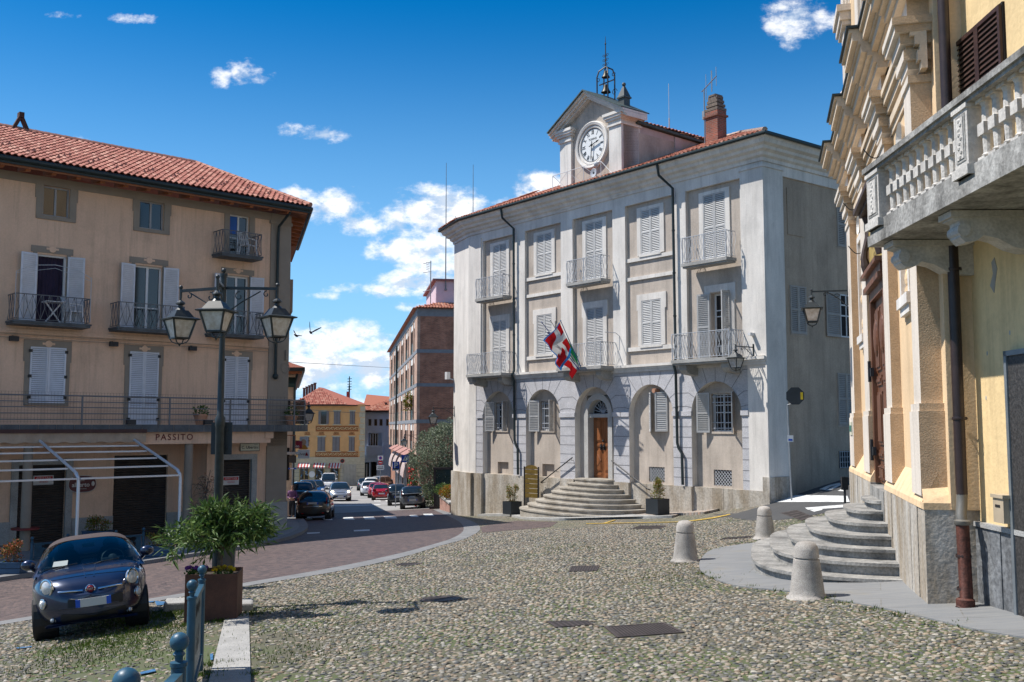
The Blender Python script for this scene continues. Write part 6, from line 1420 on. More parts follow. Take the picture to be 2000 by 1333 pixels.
 pp = MB(); pp.tube([(-30, -.12, 9.0), (-30, -.12, -2.2)], .09, 6); t.part('downpipe', pp, gutter)
 return t
brick_block()
def decorated_house():
 D = 130.5; k = D / 1951; O = Vector(((676 - 1000) * k, D, -8.2))
 t = Thing('painted_house', 'small ochre corner house with painted ornament bands and hipped tile roof at street end', 'building', tuple(O), 1.5, None, True)
 X = lambda u: (u - 676) * k; Z = lambda v: (833 - v) * k
 oc = M('warm_ochre', (.68, .385, .16), .9, var=.06, vs=2); gr = M('ashlar_cream', (.50, .455, .32), .9, var=.1, vs=3); br = M('ornament_rust', (.34, .13, .045), .9, var=.2, vs=8); sh = M('shutter_mauve_grey', (.20, .185, .18), .7, var=.05); cr = M('ornament_cream', (.62, .47, .24), .9)
 w = MB(); x0, x1 = -6.6, 2.45; sk = [(x0, 0), (x1, 0), (x1 - 1.6, 8), (x0, 8)]; w.prism(sk, 'z', Z(895), Z(790), 0); w.prism([(x0 - .05, -.06), (x1 + .05, -.06), (x1 - 1.6, 8), (x0, 8)], 'z', -8.6, Z(895), 1); w.box(x0 - .1, x1 + .05, -.14, .1, Z(897), Z(893), 1)
 for i in range(9): w.box(x1 - .62 - .12 * (i % 2), x1 + .02, -.03, .05, Z(893) + i * .74, Z(893) + i * .74 + .68, 1)
 for i in range(7): w.box(x0, x1, -.068, -.05, -8.0 + i * .5, -7.97 + i * .5, 3)
 for v0, v1 in ((832, 843), (882, 893)): w.box(X(617), X(700), -.03, .02, Z(v1), Z(v0), 2)
 t.part('wall', w, [oc, gr, br, groove])
 for v0, v1 in ((832, 843), (882, 893)):
  o = MB(); zc = (Z(v0) + Z(v1)) / 2
  for i in range(9):
   xc = X(622) + i * .62; o.tube([(xc + .26 * math.cos(a) * (1 - a / 9), -.045, zc + .2 * math.sin(a) * (1 - a / 9)) for a in np.linspace(0, 6.2, 12)], .045, 4)
   o.bar((xc + .2, -.045, zc - .16), (xc + .5, -.045, zc + .16), .07)
  t.part('painted_scrollwork', o, cr)
 for u0, u1, v0, v1, op in ((627, 637.5, 804, 829, 1), (652, 664.6, 804, 829, 0), (683, 693, 804, 829, 0), (621, 635.8, 854, 881, 0), (650, 664, 854, 881, 0), (682, 693, 854, 881, 0), (590, 599, 804, 829, 1), (597, 604.5, 854, 872, 0)):
  a, b, z0, z1 = X(u0), X(u1), Z(v1), Z(v0); m = MB(); m.box(a - .15, b + .15, -.08, .0, z0 - .12, z0, 0); m.box(a, b, -.02, 0, z0, z1, 1); m.box(a - .12, b + .12, -.04, 0, z1, z1 + .16, 0); o = t.part('window', m, [gr, glass_dark])
  for s in (-1, 1):
   q = MB(); wd = (b - a) / 2; xa = (a if s < 0 else a + wd) + (s * wd if op else 0); q.box(xa + .02, xa + wd - .02, -.10, -.03, z0, z1)
   for j in range(8): q.box(xa + .08, xa + wd - .08, -.115, -.1, z0 + .1 + j * (z1 - z0) / 8.4, z0 + .1 + (j + .55) * (z1 - z0) / 8.4)
   t.part('shutter', q, sh, o)
  if v0 > 850:
   q = MB(); m_ = (a + b) / 2
   for s in (-1, 0, 1): q.tube([(m_ + s * .2 + .1 * math.cos(g), -.03, z1 + .5 + .12 * math.sin(g)) for g in np.linspace(0, 6, 8)], .04, 4)
   q.box(m_ - .4, m_ + .4, -.035, -.0, z1 + .3, z1 + .38); t.part('painted_crest', q, br, o)
 for u0, u1, nm in ((588, 605, 0), (618, 634.5, 1), (647.5, 663.7, 2)):
  a, b = X(u0), X(u1); m = MB(); m.box(a, b, -.10, -.05, Z(936 if nm else 944), Z(909), 0);
  for xx in (a, b, (a + b) / 2 if nm == 0 else a): m.box(xx - .05, xx + .05, -.14, -.06, Z(944), Z(908), 1)
  m.box(a, b, -.14, -.06, Z(909), Z(907.5), 1)
  for j in range(14): m.box(a + .1 + (b - a - .3) * ((j * 37) % 100) / 100, a + .22 + (b - a - .3) * ((j * 37) % 100) / 100, -.12, -.1, Z(932 - (j * 13) % 20), Z(930 - (j * 13) % 20), 2 + j % 2)
  o = t.part('shop_window', m, [glass_dark, M('gilt_frame', (.35, .24, .07), .5), M('display_white', (.5, .5, .5), .7), M('display_blue', (.1, .3, .5), .7)]); aw = MB()
  for j in range(8): xa = a - .2 + (b - a + .4) * j / 8; xb = a - .2 + (b - a + .4) * (j + 1) / 8; aw.quad((xa, -.75, Z(911.5)), (xb, -.75, Z(911.5)), (xb, -.06, Z(904)), (xa, -.06, Z(904)), j % 2); aw.quad((xa, -.75, Z(914)), (xb, -.75, Z(914)), (xb, -.75, Z(911.5)), (xa, -.75, Z(911.5)), j % 2)
  t.part('awning', aw, [M('awning_red', (.40, .05, .05), .8), M('awning_white', (.62, .6, .56), .8)], o)
 m = MB(); m.box(X(672), X(697), -.1, -.05, -8.2, Z(907))
 for j in range(9): m.box(X(672) + j * .19, X(672) + j * .19 + .03, -.12, -.1, -8.2, Z(907), 1)
 t.part('garage_door', m, [M('garage_cream', (.46, .43, .35), .7, var=.08), M('garage_joint', (.25, .23, .18), .7)])
 q = MB(); q.lathe([(.001, -.16), (.42, -.16), (.42, -.1)], (X(611.5), 0, Z(926)), 14, axis='y'); t.part('round_shop_sign', q, M('enamel_white', (.74, .74, .72), .3, var=.02))
 rf = MB(); z0 = Z(791); ax, ay, az = X(613.8), 3.6, Z(757) * 1.03; e0, e1 = X(571), X(676) + .15; r = [(e0, -.6, z0), (e1, -.6, z0), (X(720), .4, z0 - .05), (X(703), 9, z0), (e0, 9, z0), (ax, ay, az), (ax + .2, 6, az)]
 rf.add(r, [(0, 1, 5), (1, 2, 3, 6, 5), (3, 4, 6), (4, 0, 5, 6)]); rf.at += [.55] * 7
 sl = (az - z0) / (ay + .6)
 roof_tiles(rf, (0, -.62, z0 + .02), (1, 0, 0), (0, 1, 0), sl, lambda q: e0 + q * .62, lambda q: e1 - q * .96, 11, .42, pitch=.24, seg=3)
 pad_at(rf)
 ro = t.part('roof', rf, tile_pale); ea = MB(); ea.box(e0, e1 + .1, -.62, -.4, z0 - .16, z0 - .01); ea.box(e0, e1, -.5, .2, z0 - .12, z0 - .05); ea.bar((e1, -.55, z0 - .09), (X(721), .8, z0 - .1), .15); t.part('eaves', ea, M('eaves_dark', (.05, .03, .025), .8))
 for j in range(5):
  q = MB(); xx, zz = X(583.5) + j * .36, Z(766) + j * .17; q.box(xx - .13, xx + .13, 3.4, 3.8, zz - .8, zz + .55); q.box(xx - .18, xx + .18, 3.35, 3.85, zz + .55, zz + .68); t.part('chimney', q, M('old_brick_dark', (.13, .07, .06), .9, var=.2), ro)
 return t
decorated_house()
def blue_house():
 D = 140.; k = D / 1951; O = Vector(((716 - 1000) * k, D, -8.3)); t = Thing('blue_house', 'blue-grey plastered house with recessed loggia and red roof', 'building', tuple(O), -4, None, True)
 X = lambda u: (u - 716) * k; Z = lambda v: (833 - v) * k
 bl = M('blue_grey_render', (.44, .54, .70), .9, var=.05, vs=2); dk = M('blue_shadow_render', (.22, .27, .36), .9, var=.05)
 w = MB(); w.skin(X(702), X(775), -8.8, Z(803), 0, [(X(719), X(747), Z(872), Z(846)), (X(711), X(722), -8.2, Z(903)), (X(724), X(737), -8.2, Z(902))], 1.2); w.box(X(702), X(775), 1.2, 9, -8.8, Z(803)); w.box(X(717), X(749), -.35, -.001, Z(889), Z(871)); t.part('wall', w, bl)
 m = MB(); window_unit(m, X(719) + .1, X(736), Z(872), Z(846), 1.1, .1, 2); t.part('loggia_window', m, [frame_w, glass_dark])
 for u in (722.5, 734, 744.5, 757.5): m = MB(); window_unit(m, X(u - 3), X(u + 3), Z(832), Z(819), -.03, .06, 0); t.part('window', m, [M('taupe_frame', (.2, .17, .15), .6), glass_dark])
 m = MB(); m.box(X(711), X(722), .8, .9, -8.2, Z(903), 0); m.box(X(724), X(737), .8, .9, -8.2, Z(902), 0); m.box(X(713.5), X(716.5), .7, .8, -8.2, Z(906), 1); t.part('doorway', m, [dark, frame_w])
 rf = MB(); z0 = Z(803); rf.add([(X(708), -.7, z0), (X(780), -.7, z0 - .1), (X(780), 6, Z(776)), (X(697), 6, Z(768))], [(0, 1, 2, 3)]); rf.at += [.4] * 4; roof_tiles(rf, (X(708), -.72, z0 + .03), (1, 0, 0), (0, 1, 0), .30, lambda q: 0, lambda q: 5, 15, .45, pitch=.26, seg=3); pad_at(rf); ro = t.part('roof', rf, tile_mat)
 q = MB(); q.box(X(746.5), X(749.5), 2, 2.3, z0, Z(786)); q.box(X(745.5), X(750.5), 1.95, 2.35, Z(788), Z(786)); t.part('flue', q, dkmetal, ro); q = MB(); q.box(X(708), X(780), -.7, 0, z0 - .22, z0 - .02); t.part('eaves', q, M('eaves_dark', (.05, .03, .025), .8)); return t
blue_house()
def red_mast():
 p = atD(682, 777, 150); m = MB(); m.tube([(0, 0, -6), (0, 0, 1.8)], .12, 6); m.box(-.35, .35, -.1, .1, -2.2, -.9, 1); m.box(-.4, .1, -.1, .1, -.6, .9, 1)
 for i in range(5): m.tube([(-.3, 0, 1.2 + i * .4), (.35, 0, 1.25 + i * .4)], .06, 4)
 m.tube([(0, 0, 1.8), (0, 0, 3.2)], .08, 5); single('aerial_mast', m, [dkmetal, M('mast_red', (.50, .05, .03), .6)], 'thin red and white aerial mast rising behind the tiled roofs', 'antenna', tuple(p))
red_mast()
def narrow_house():
 t = Thing('narrow_house', 'shaded cream house with deep timber eaves and green awning beside the corner house', 'building', (-12.2, 56, -5.4), 0, None, True)
 w = MB(); w.prism([(0, 0), (-5.5, 24), (-14, 24), (-14, 0)], 'z', -6, 2.9); cr = M('narrow_house_plaster', (.52, .43, .33), .9, var=.08); t.part('wall', w, cr)
 e = MB(); e.prism([(.75, -1.0), (-4.9, 24), (-14, 24), (-14, -1)], 'z', 3.05, 3.25, 0); e.prism([(.55, -.8), (-5.1, 24), (-14, 24), (-14, -.8)], 'z', 2.9, 3.05, 1)
 e.add([(.75, -1, 3.25), (-4.9, 24, 3.25), (-10, 24, 5.4), (-6, 2, 5.4), (-14, -1, 3.25)], [(0, 1, 2, 3), (0, 3, 4)], 2); t.part('roof', e, [gutter, M('eaves_timber', (.26, .085, .03)), tile_mat]);
 a = MB(); a.add([(.15, -.9, 2.35), (-3, -.9, 2.35), (-3, -.02, 2.75), (.05, -.02, 2.75), (.15, -.9, 2.15), (-3, -.9, 2.15)], [(0, 1, 2, 3), (0, 4, 5, 1)]); t.part('awning', a, M('dark_green_awning', (.02, .045, .035), .8))
 for z0, z1 in ((-.2, 1.5), (-3.0, -1.2)):
  m = MB(); m.box(-.95, -.25, -.05, .0, z0, z1); t.part('window', m, dark)
 d = downpipe(t, [(.3, -.8, 2.9), (.0, -.08, 2.4), (.0, -.08, -5.2)], .07);
 b = MB(); b.box(-3, .35, -1.1, 0, -1.55, -1.42); o = t.part('balcony', b, granite); g = MB()
 for i in range(14): g.bar((.3 - i * .24, -1.05, -1.42), (.3 - i * .24, -1.05, -.5), .03)
 g.bar((.32, -1.05, -.5), (-3, -1.05, -.5), .05); t.part('railing', g, M('wood_slat', (.18, .08, .04), .8), o)
narrow_house()
# ------------------------------------------------------------------ cars
tyre_m = M('tyre_rubber', (.018, .018, .018), .85, var=.1); rim_m = M('alloy_rim', (.34, .35, .36), .35, .8, var=.05); blackp = M('black_trim', (.014, .014, .015), .55, var=0); chrome = M('chrome', (.62, .63, .65), .12, 1., var=0); plate_w = M('plate_blank', (.46, .46, .45), .5, var=.03); plate_b = M('plate_blue', (.01, .07, .42), .5, var=0)
lamp_clear = M('lamp_clear', (.55, .56, .57), .12, .2, var=.1, vs=30, spec=.8); lamp_red = M('lamp_red', (.36, .008, .012), .2, var=0, spec=.7)
carglass = Mglass('car_glass', (.012, .02, .026), .03)
def paint(name, c, metal=.25, rough=.3):
 if name in MATS: return MATS[name]
 m = bpy.data.materials.new(name); m.use_nodes = True; b = m.node_tree.nodes['Principled BSDF']; b.inputs['Base Color'].default_value = (*c, 1); b.inputs['Metallic'].default_value = metal; b.inputs['Roughness'].default_value = rough; b.inputs['Coat Weight'].default_value = 1; b.inputs['Coat Roughness'].default_value = .03; MATS[name] = m; return m
def sgnp(v, p): return math.copysign(abs(v) ** p, v)
def interp(x, pts): return float(np.interp(x, [p[0] for p in pts], [p[1] for p in pts]))
def smooth_interp(x, pts, w):
 return sum(interp(x + d, pts) * k for d, k in ((-w, .25), (-w / 2, .25), (0, 0), (w / 2, .25), (w, .25)))
def car(name, label, pos, ang, col, L=3.9, Wd=1.68, H=1.48, top=None, green=None, belt=.92, wr=.30, wb=2.45, fo=.75, nose_p=4., sill=.2, roofcol=None, group=None, detail=1, tumble=.17, gp=4.5):
 """front faces local -y. top: body upper profile (y from the nose, z); green: (cowl, roof front, roof rear, tail) distances from the nose"""
 t = Thing(name, label, 'car', tuple(pos), 0, group)
 gx = (G(pos[0] + .3, pos[1]) - G(pos[0] - .3, pos[1])) / .6; gy = (G(pos[0], pos[1] + .3) - G(pos[0], pos[1] - .3)) / .6
 nrm = Vector((-gx, -gy, 1)).normalized(); t.o.rotation_mode = 'QUATERNION'; t.o.rotation_quaternion = Vector((0, 0, 1)).rotation_difference(nrm) @ Matrix.Rotation(R(ang), 3, 'Z').to_quaternion()
 hl = L / 2; top = top or [(0, .55), (.12, .68), (.6, .82), (1.0, belt), (L - .5, belt + .03), (L - .1, belt), (L, .75)]
 green = green or (.95, 1.65, L - .75, L - .22)
 NY, NA = 56, 36; vs = []; fs = []
 def halfw(y):   # y from the nose
  u = abs(2 * y / L - 1); p = nose_p if y < hl else nose_p * 1.15
  return Wd / 2 * max(0., 1 - u ** (p * 1.6)) ** (1 / (p * .62))
 st = [hl * (1 - math.cos(math.pi * i / NY)) for i in range(NY + 1)]
 for y in st:
  w = max(halfw(y), .02); zt = smooth_interp(y, top, .08); zb = sill + .10 * (1 if y < .15 else 0) * (1 - y / .15) + .1 * max(0, (y - L + .2) / .2); zc = (zt + zb) / 2; hh = (zt - zb) / 2
  for j in range(NA):
   a = 2 * math.pi * j / NA; ca, sa = math.cos(a), math.sin(a); vs.append((w * sgnp(ca, .42) * (1 - .05 * max(0, -sa)), y - hl, zc + hh * sgnp(sa, .62)))
 for i in range(NY):
  for j in range(NA): a = i * NA + j; b = i * NA + (j + 1) % NA; fs.append((a, b, b + NA, a + NA))
 fs += [tuple(range(NA)), tuple(range(NY * NA, NY * NA + NA))[::-1]]
 bm = MB(); bm.add(vs, fs); body = t.part('body', bm, col, smooth=50)
 bvh = BVHTree.FromPolygons([Vector(v) for v in vs], fs)
 def front(x, z):
  h = bvh.ray_cast(Vector((x, -hl - 2, z)), Vector((0, 1, 0))); return h[0].y if h[0] else -hl
 def rear(x, z):
  h = bvh.ray_cast(Vector((x, hl + 2, z)), Vector((0, -1, 0))); return h[0].y if h[0] else hl
 def side(y, z):
  h = bvh.ray_cast(Vector((3, y, z)), Vector((-1, 0, 0))); return h[0].x if h[0] else Wd / 2
 g0, g1, g2, g3 = green; rt = H - .0; NY2, NB = 44, 40; gv = [];
 prof = [(g0, belt - .06), (g0 + (g1 - g0) * .5, belt + (rt - belt) * .56), (g1, rt - .035), ((g1 + g2) / 2, rt), (g2, rt - .05), (g3, belt - .02)]
 ys = [g0 + (g3 - g0) * i / NY2 for i in range(NY2 + 1)]
 for y in ys:
  zt = smooth_interp(y, prof, .12) if g0 + .1 < y < g3 - .05 else interp(y, prof); h = max(zt - (belt - .08), .01)
  wbase = min(halfw(y) * .97, Wd / 2 * .955) * (1 - .04 * max(0, (y - g2) / (g3 - g2)))
  for j in range(NB + 1):
   a = math.pi * j / NB; ca, sa = math.cos(a), math.sin(a); z = belt - .08 + h * abs(sa) ** (2 / gp); gv.append((wbase * sgnp(ca, 2 / gp) * (1 - tumble * (z - belt) / (rt - belt)), y - hl, z))
 parts = {'roof': [], 'windscreen': [], 'side_window': [], 'side_window.001': [], 'rear_window': [], 'pillar': []}
 for i in range(NY2):
  for j in range(NB):
   q = (i * (NB + 1) + j, i * (NB + 1) + j + 1, (i + 1) * (NB + 1) + j + 1, (i + 1) * (NB + 1) + j)
   c = sum((Vector(gv[k]) for k in q), Vector()) / 4; n = (Vector(gv[q[2]]) - Vector(gv[q[0]])).cross(Vector(gv[q[3]]) - Vector(gv[q[1]])).normalized(); y = c.y + hl
   if n.z < 0 and abs(n.z) > .3: n = -n
   wloc = Wd / 2 * .955 * (1 - tumble * (c.z - belt) / (rt - belt)); k = 'pillar'
   fr = (y - g0) / (g1 - g0)
   if abs(n.x) > .62:
    if c.z > belt - .01 and c.z < rt - .13 and y < g3 - .32 and (y - g0) > (c.z - belt) / (rt - belt) * (g1 - g0) + .20 and (g3 - y) > .18 + (c.z - belt) / (rt - belt) * (g3 - g2):
     k = ('side_window' if c.x > 0 else 'side_window.001') if abs(y - (g1 + (g2 - g1) * .52)) > .05 else 'pillar'
   elif y < g1 - .02 and abs(c.x) < wloc - .055 and c.z > belt - .02 and c.z < rt - .06: k = 'windscreen'
   elif y > g2 + .06 and abs(c.x) < wloc - .12 and c.z > belt + .07 and c.z < rt - .10: k = 'rear_window'
   elif y >= g1 - .02 and n.z > .75: k = 'roof'
   parts[k].append(q)
 for k, qs in parts.items():
  if not qs: continue
  k = k.split('.')[0]
  mb = MB(); mb.add(gv, [q[::-1] for q in qs]); me = mb.mesh(k, {'roof': roofcol or col, 'pillar': col}.get(k, carglass)); bmm = bmesh.new(); bmm.from_mesh(me); bmesh.ops.delete(bmm, geom=[v for v in bmm.verts if not v.link_faces], context='VERTS'); bmm.to_mesh(me); bmm.free()
  me.polygons.foreach_set('use_smooth', [True] * len(me.polygons)); o = bpy.data.objects.new(k, me); COL.objects.link(o); o.parent = t.o
 wm = MB(); wm.lathe([(wr * .62, -.09), (wr * .94, -.10), (wr, -.06), (wr, .06), (wr * .94, .10), (wr * .62, .09)], (0, 0, 0), 22, axis='x'); tme = wm.mesh('wheel', tyre_m, smooth=True)
 rm = MB(); rm.lathe([(.001, .05), (wr * .2, .06), (wr * .58, .045), (wr * .66, .075), (wr * .66, -.05)], (0, 0, 0), 18, axis='x')
 for k in range(5): a = 2 * math.pi * k / 5; rm.bar((.07, wr * .15 * math.cos(a), wr * .15 * math.sin(a)), (.07, wr * .6 * math.cos(a), wr * .6 * math.sin(a)), .05, .02)
 rme = rm.mesh('rim', rim_m)
 for yy in (fo, fo + wb):
  for s in (-1, 1):
   xs = side(yy - hl, wr + .1); o = bpy.data.objects.new('wheel', tme); COL.objects.link(o); o.parent = t.o; o.location = (s * (xs - .07), yy - hl, wr); r = bpy.data.objects.new('rim', rme); COL.objects.link(r); r.parent = o; r.rotation_euler = (0, 0, 0 if s > 0 else R(180))
   am = MB(); am.lathe([(.02, 0), (wr * 1.17, 0), (wr * 1.17, -.3)], (0, 0, 0), 20, axis='x'); q = t.part('wheel_arch', am, blackp); q.location = (s * (xs + .006), yy - hl, wr + .02); q.rotation_euler = (0, 0, 0 if s > 0 else R(180))
 for s in (-1, 1):
  m = MB(); x = s * (Wd / 2 * .95); m.ball((x + s * .075, g0 + .28 - hl, belt + .11), .10, 8, 0, (1.05, .7, .75)); m.tube([(x - s * .04, g0 + .34 - hl, belt - .02), (x + s * .03, g0 + .3 - hl, belt + .05)], .03, 6, 0); t.part('mirror', m, [col], smooth=60)
 def disc(mb, x, z, r, face, m=0, dz=0, sz=1., n=18, ring=0):
  f = front if face < 0 else rear; y = f(x, z); c = (x, y + face * .012, z)
  y2 = f(x + (r * .7 if x > 0 else -r * .7), z); dy = (y2 - y)
  old = mb.T; an = math.atan2(dy, (r * .7)) * (1 if x > 0 else -1); mb.T = Tr(c) @ Matrix.Rotation(an * 1.0, 4, 'Z') @ Matrix.Diagonal((1, 1, sz, 1))
  mb.lathe([(.001, face * .035), (r * .6, face * .03), (r * .92, face * .0), (r, -face * .03)][::1], (0, 0, 0), n, m, axis='y'); mb.T = old
  if ring is not None and ring: mb.T = Tr(c) @ Matrix.Rotation(an, 4, 'Z') @ Matrix.Diagonal((1, 1, sz, 1)); mb.tube([(r * math.cos(a), face * .0, r * math.sin(a)) for a in np.linspace(0, 6.2832, 21)[:-1]], ring, 5, 1, closed=True); mb.T = old
 def plate(x0, z, face, w=.52, h=.115):
  f = front if face < 0 else rear; y = min(f(x0 + s_ * w / 2, z) for s_ in (-1, 0, 1)) if face < 0 else max(f(x0 + s_ * w / 2, z) for s_ in (-1, 0, 1))
  m = MB(); a, b = (y - .03, y + .02) if face < 0 else (y - .02, y + .03); m.box(x0 - w / 2, x0 + w / 2, a, b, z - h / 2, z + h / 2, 0)
  for s_ in (-1, 1): m.box(x0 + s_ * w / 2 - .03, x0 + s_ * w / 2 + .03, a - .002, b + .002, z - h / 2 + .002, z + h / 2 - .002, 1)
  t.part('number_plate', m, [plate_w, plate_b])
 t.front, t.rear, t.side, t.disc, t.plate, t.hl, t.bvh = front, rear, side, disc, plate, hl, bvh
 t.Wd, t.H, t.belt, t.green, t.L = Wd, H, belt, green, L
 return t
def patch(t, name, m, pts, face, off=.012, thick=.02):
 """thin piece following the body: pts = list of (x,z) outline, cast onto front (-1) or rear (+1)"""
 f = t.front if face < 0 else t.rear; mb = MB(); c = (sum(p[0] for p in pts) / len(pts), sum(p[1] for p in pts) / len(pts))
 ring = [(x, f(x, z) + face * off, z) for x, z in pts]; mid = [((x + c[0]) / 2, f((x + c[0]) / 2, (z + c[1]) / 2) + face * (off + .006), (z + c[1]) / 2) for x, z in pts]; ce = (c[0], f(*c) + face * (off + .008), c[1]); n = len(pts)
 back = [(x, y - face * thick, z) for x, y, z in ring]
 fs = [(i, (i + 1) % n, n + (i + 1) % n, n + i) for i in range(n)] + [(n + i, n + (i + 1) % n, 2 * n) for i in range(n)] + [(2 * n + 1 + i, 2 * n + 1 + (i + 1) % n, (i + 1) % n, i) for i in range(n)]
 mb.add(ring + mid + [ce] + back, fs); o = t.part(name, mb, m, smooth=50); bmm = bmesh.new(); bmm.from_mesh(o.data); bmesh.ops.recalc_face_normals(bmm, faces=bmm.faces[:]); bmm.to_mesh(o.data); bmm.free(); return o
def rrect(x0, x1, z0, z1, n=4, r=.03):
 out = []
 for cx, cz, a in ((x1 - r, z1 - r, 0), (x0 + r, z1 - r, 90), (x0 + r, z0 + r, 180), (x1 - r, z0 + r, 270)):
  out += [(cx + r * math.cos(R(a + 90 * k / n)), cz + r * math.sin(R(a + 90 * k / n))) for k in range(n + 1)]
 return out
def seg_strip(x0, z0, x1, z1, w, n=8):
 a = [(x0 + (x1 - x0) * i / n, z0 + (z1 - z0) * i / n) for i in range(n + 1)]; return [(x, z - w / 2) for x, z in a] + [(x, z + w / 2) for x, z in a[::-1]]
def dress_rear(t, lamps=(('v', .60, .78, .05, .10),), bumper=True, plate_z=.62):
 for kind, x, z, w, h in lamps:
  for s in (-1, 1):
   if kind == 'v': pts = [(s * (x - w), z - h), (s * (x + w), z - h), (s * (x + w * .9), z + h), (s * (x - w * .6), z + h)]
   else: pts = rrect(min(s * (x - w), s * (x + w)), max(s * (x - w), s * (x + w)), z - h, z + h)
   patch(t, 'tail_light', lamp_red, pts, 1, .016)
 t.plate(0, plate_z, 1)
 if bumper: patch(t, 'bumper', blackp, rrect(-t.Wd * .40, t.Wd * .40, .24, .36), 1, .012)
 w = MB(); y = t.hl - .02; g = t.green; w.bar((0, g[3] - t.hl - .08, t.belt + .13), (.34, g[3] - t.hl - .09, t.belt + .16), .02); t.part('wiper', w, blackp)
def dress_front(t, lx=.55, lz=.70, lw=.16, lh=.09, round_=False, grille=(.3, .38, .56), plate_z=.42, on=False):
 for s in (-1, 1):
  pts = [(s * (lx + lw * math.cos(a)), lz + lh * math.sin(a)) for a in np.linspace(0, 6.2832, 13)[:-1]]
  if s < 0: pts = pts[::-1]
  patch(t, 'headlight', lamp_lit if on else lamp_clear, pts, -1, .016)
 patch(t, 'grille', blackp, rrect(-grille[0], grille[0], grille[1], grille[2]), -1, .014)
 t.plate(0, plate_z, -1)
 w = MB(); g = t.green
 for x in (-.5, .05): w.bar((x, g[0] - t.hl - .02, t.belt + .03), (x + .5, g[0] - t.hl + .06, t.belt + .06), .02)
 t.part('wiper', w, blackp)
lamp_lit = M('lamp_lit', (.7, .66, .55), .2, var=0)
_b = lamp_lit.node_tree.nodes['Principled BSDF']; _b.inputs['Emission Color'].default_value = (1, .86, .6, 1); _b.inputs['Emission Strength'].default_value = 2.0
def on_street(u, D):
 p = atD(u, 900, D); return Vector((p.x, D, G(p.x, D) + .006))
def fiat():
 navy = paint('navy_paint', (.005, .013, .045), .35, .28); H = 1.38; belt = .93
 ax = Vector((-6.12, 14.85)); a = 23; hd = Vector((math.sin(R(a)), -math.cos(R(a)))); c = ax - hd * (3.55 / 2 - .74); c = Vector((c.x, c.y, G(c.x, c.y) + .01))
 t = car('small_car', 'dark navy small hatchback with round headlights parked beside the blue barrier', c, a, navy, L=3.5, Wd=1.58, H=H, belt=belt, wr=.29, wb=2.30, fo=.74, nose_p=3.6,
   top=[(0, .50), (.05, .66), (.18, .80), (.45, .885), (.80, .945), (1.0, .97), (2.9, .98), (3.3, .95), (3.55, .7)], green=(.88, 1.66, 2.85, 3.42), roofcol=M('brown_soft_top', (.055, .038, .036), .85, var=.1, vs=20), tumble=.20, gp=4.0, sill=.19)
 for s in (-1, 1):
  for nm, x, z, r, ring in (('headlight', .565, .725, .118, .016), ('side_light', .625, .515, .066, .010)):
   m = MB(); t.disc(m, s * x, z, r, -1, 0, ring=ring, n=22); t.disc(m, s * x, z + .002, r * .42, -1, 2) if nm == 'headlight' else None; t.part(nm, m, [lamp_clear, chrome, M('lamp_bulb', (.30, .31, .33), .2, .5)], smooth=40)
  patch(t, 'chrome_bar', chrome, seg_strip(s * .10, .645, s * .42, .662, .022)[::s] if s > 0 else seg_strip(-.42, .662, -.10, .645, .022), -1, .02, .015)
  m = MB(); t.disc(m, s * .50, .285, .035, -1, 0, ring=.008); t.part('fog_light', m, [lamp_clear, blackp])
 m = MB(); t.disc(m, 0, .652, .058, -1, 0, ring=.009); y = t.front(0, .652) - .052; text_mb('FIAT', .042, m, Tr((0, y, .652)), 1); t.part('badge', m, [M('badge_red', (.16, .012, .025), .3), chrome], smooth=40)
 patch(t, 'plate_recess', blackp, rrect(-.30, .42, .41, .55), -1, .008)
 t.plate(.03, .475, -1, .40, .11)
 patch(t, 'lower_grille', blackp, rrect(-.40, .46, .235, .355), -1, .010); patch(t, 'bumper_crease', navy, seg_strip(-.66, .425, .66, .425, .018, 14), -1, .014); patch(t, 'bumper_lip', navy, seg_strip(-.6, .215, .6, .215, .03, 14), -1, .02)
 bo = MB(); pts = []
 for i in range(25): x = -.66 + 1.32 * i / 24; z = .80 + .035 * (1 - (x / .66) ** 2); pts.append((x, t.front(x, z) - .004, z))
 bo.tube(pts, .006, 4)
 for s in (-1, 1): q = []
 t.part('bonnet_gap', bo, blackp)
 def topz(x, y):
  h = t.bvh.ray_cast(Vector((x, y, 3)), Vector((0, 0, -1))); return h[0].z if h[0] else .9
 sp_ = MB()
 for x in (-.055, .055): sp_.tube([(x * (1 + .6 * f), -t.hl + .22 + .6 * f, topz(x, -t.hl + .22 + .6 * f) + .002) for f in np.linspace(0, 1, 6)], .010, 5)
 t.part('bonnet_spine', sp_, navy, smooth=60)
 for x0, x1 in ((-.60, -.16), (-.10, .42)):
  w = MB(); g = t.green; w.bar((x0, g[0] - t.hl + .0, belt + .02), (x1, g[0] - t.hl + .10, belt + .055), .022, .014); w.bar((x0 + .12, g[0] - t.hl - .05, belt), (x0 + .26, g[0] - t.hl + .03, belt + .035), .03, .02); t.part('wiper', w, blackp)
 permit = MB(); permit.add([(-.50, t.green[0] - t.hl + .125, belt + .045), (-.30, t.green[0] - t.hl + .125, belt + .045), (-.285, t.green[0] - t.hl + .20, belt + .115), (-.48, t.green[0] - t.hl + .20, belt + .115)], [(0, 1, 2, 3)]); t.part('parking_permit', permit, M('permit_paper', (.34, .38, .37), .6))
 patch(t, 'number_lamp', blackp, rrect(-.1, .1, .9, .93), 1, .01); dress_rear(t, (('r', .58, .74, .06, .10),), plate_z=.52)
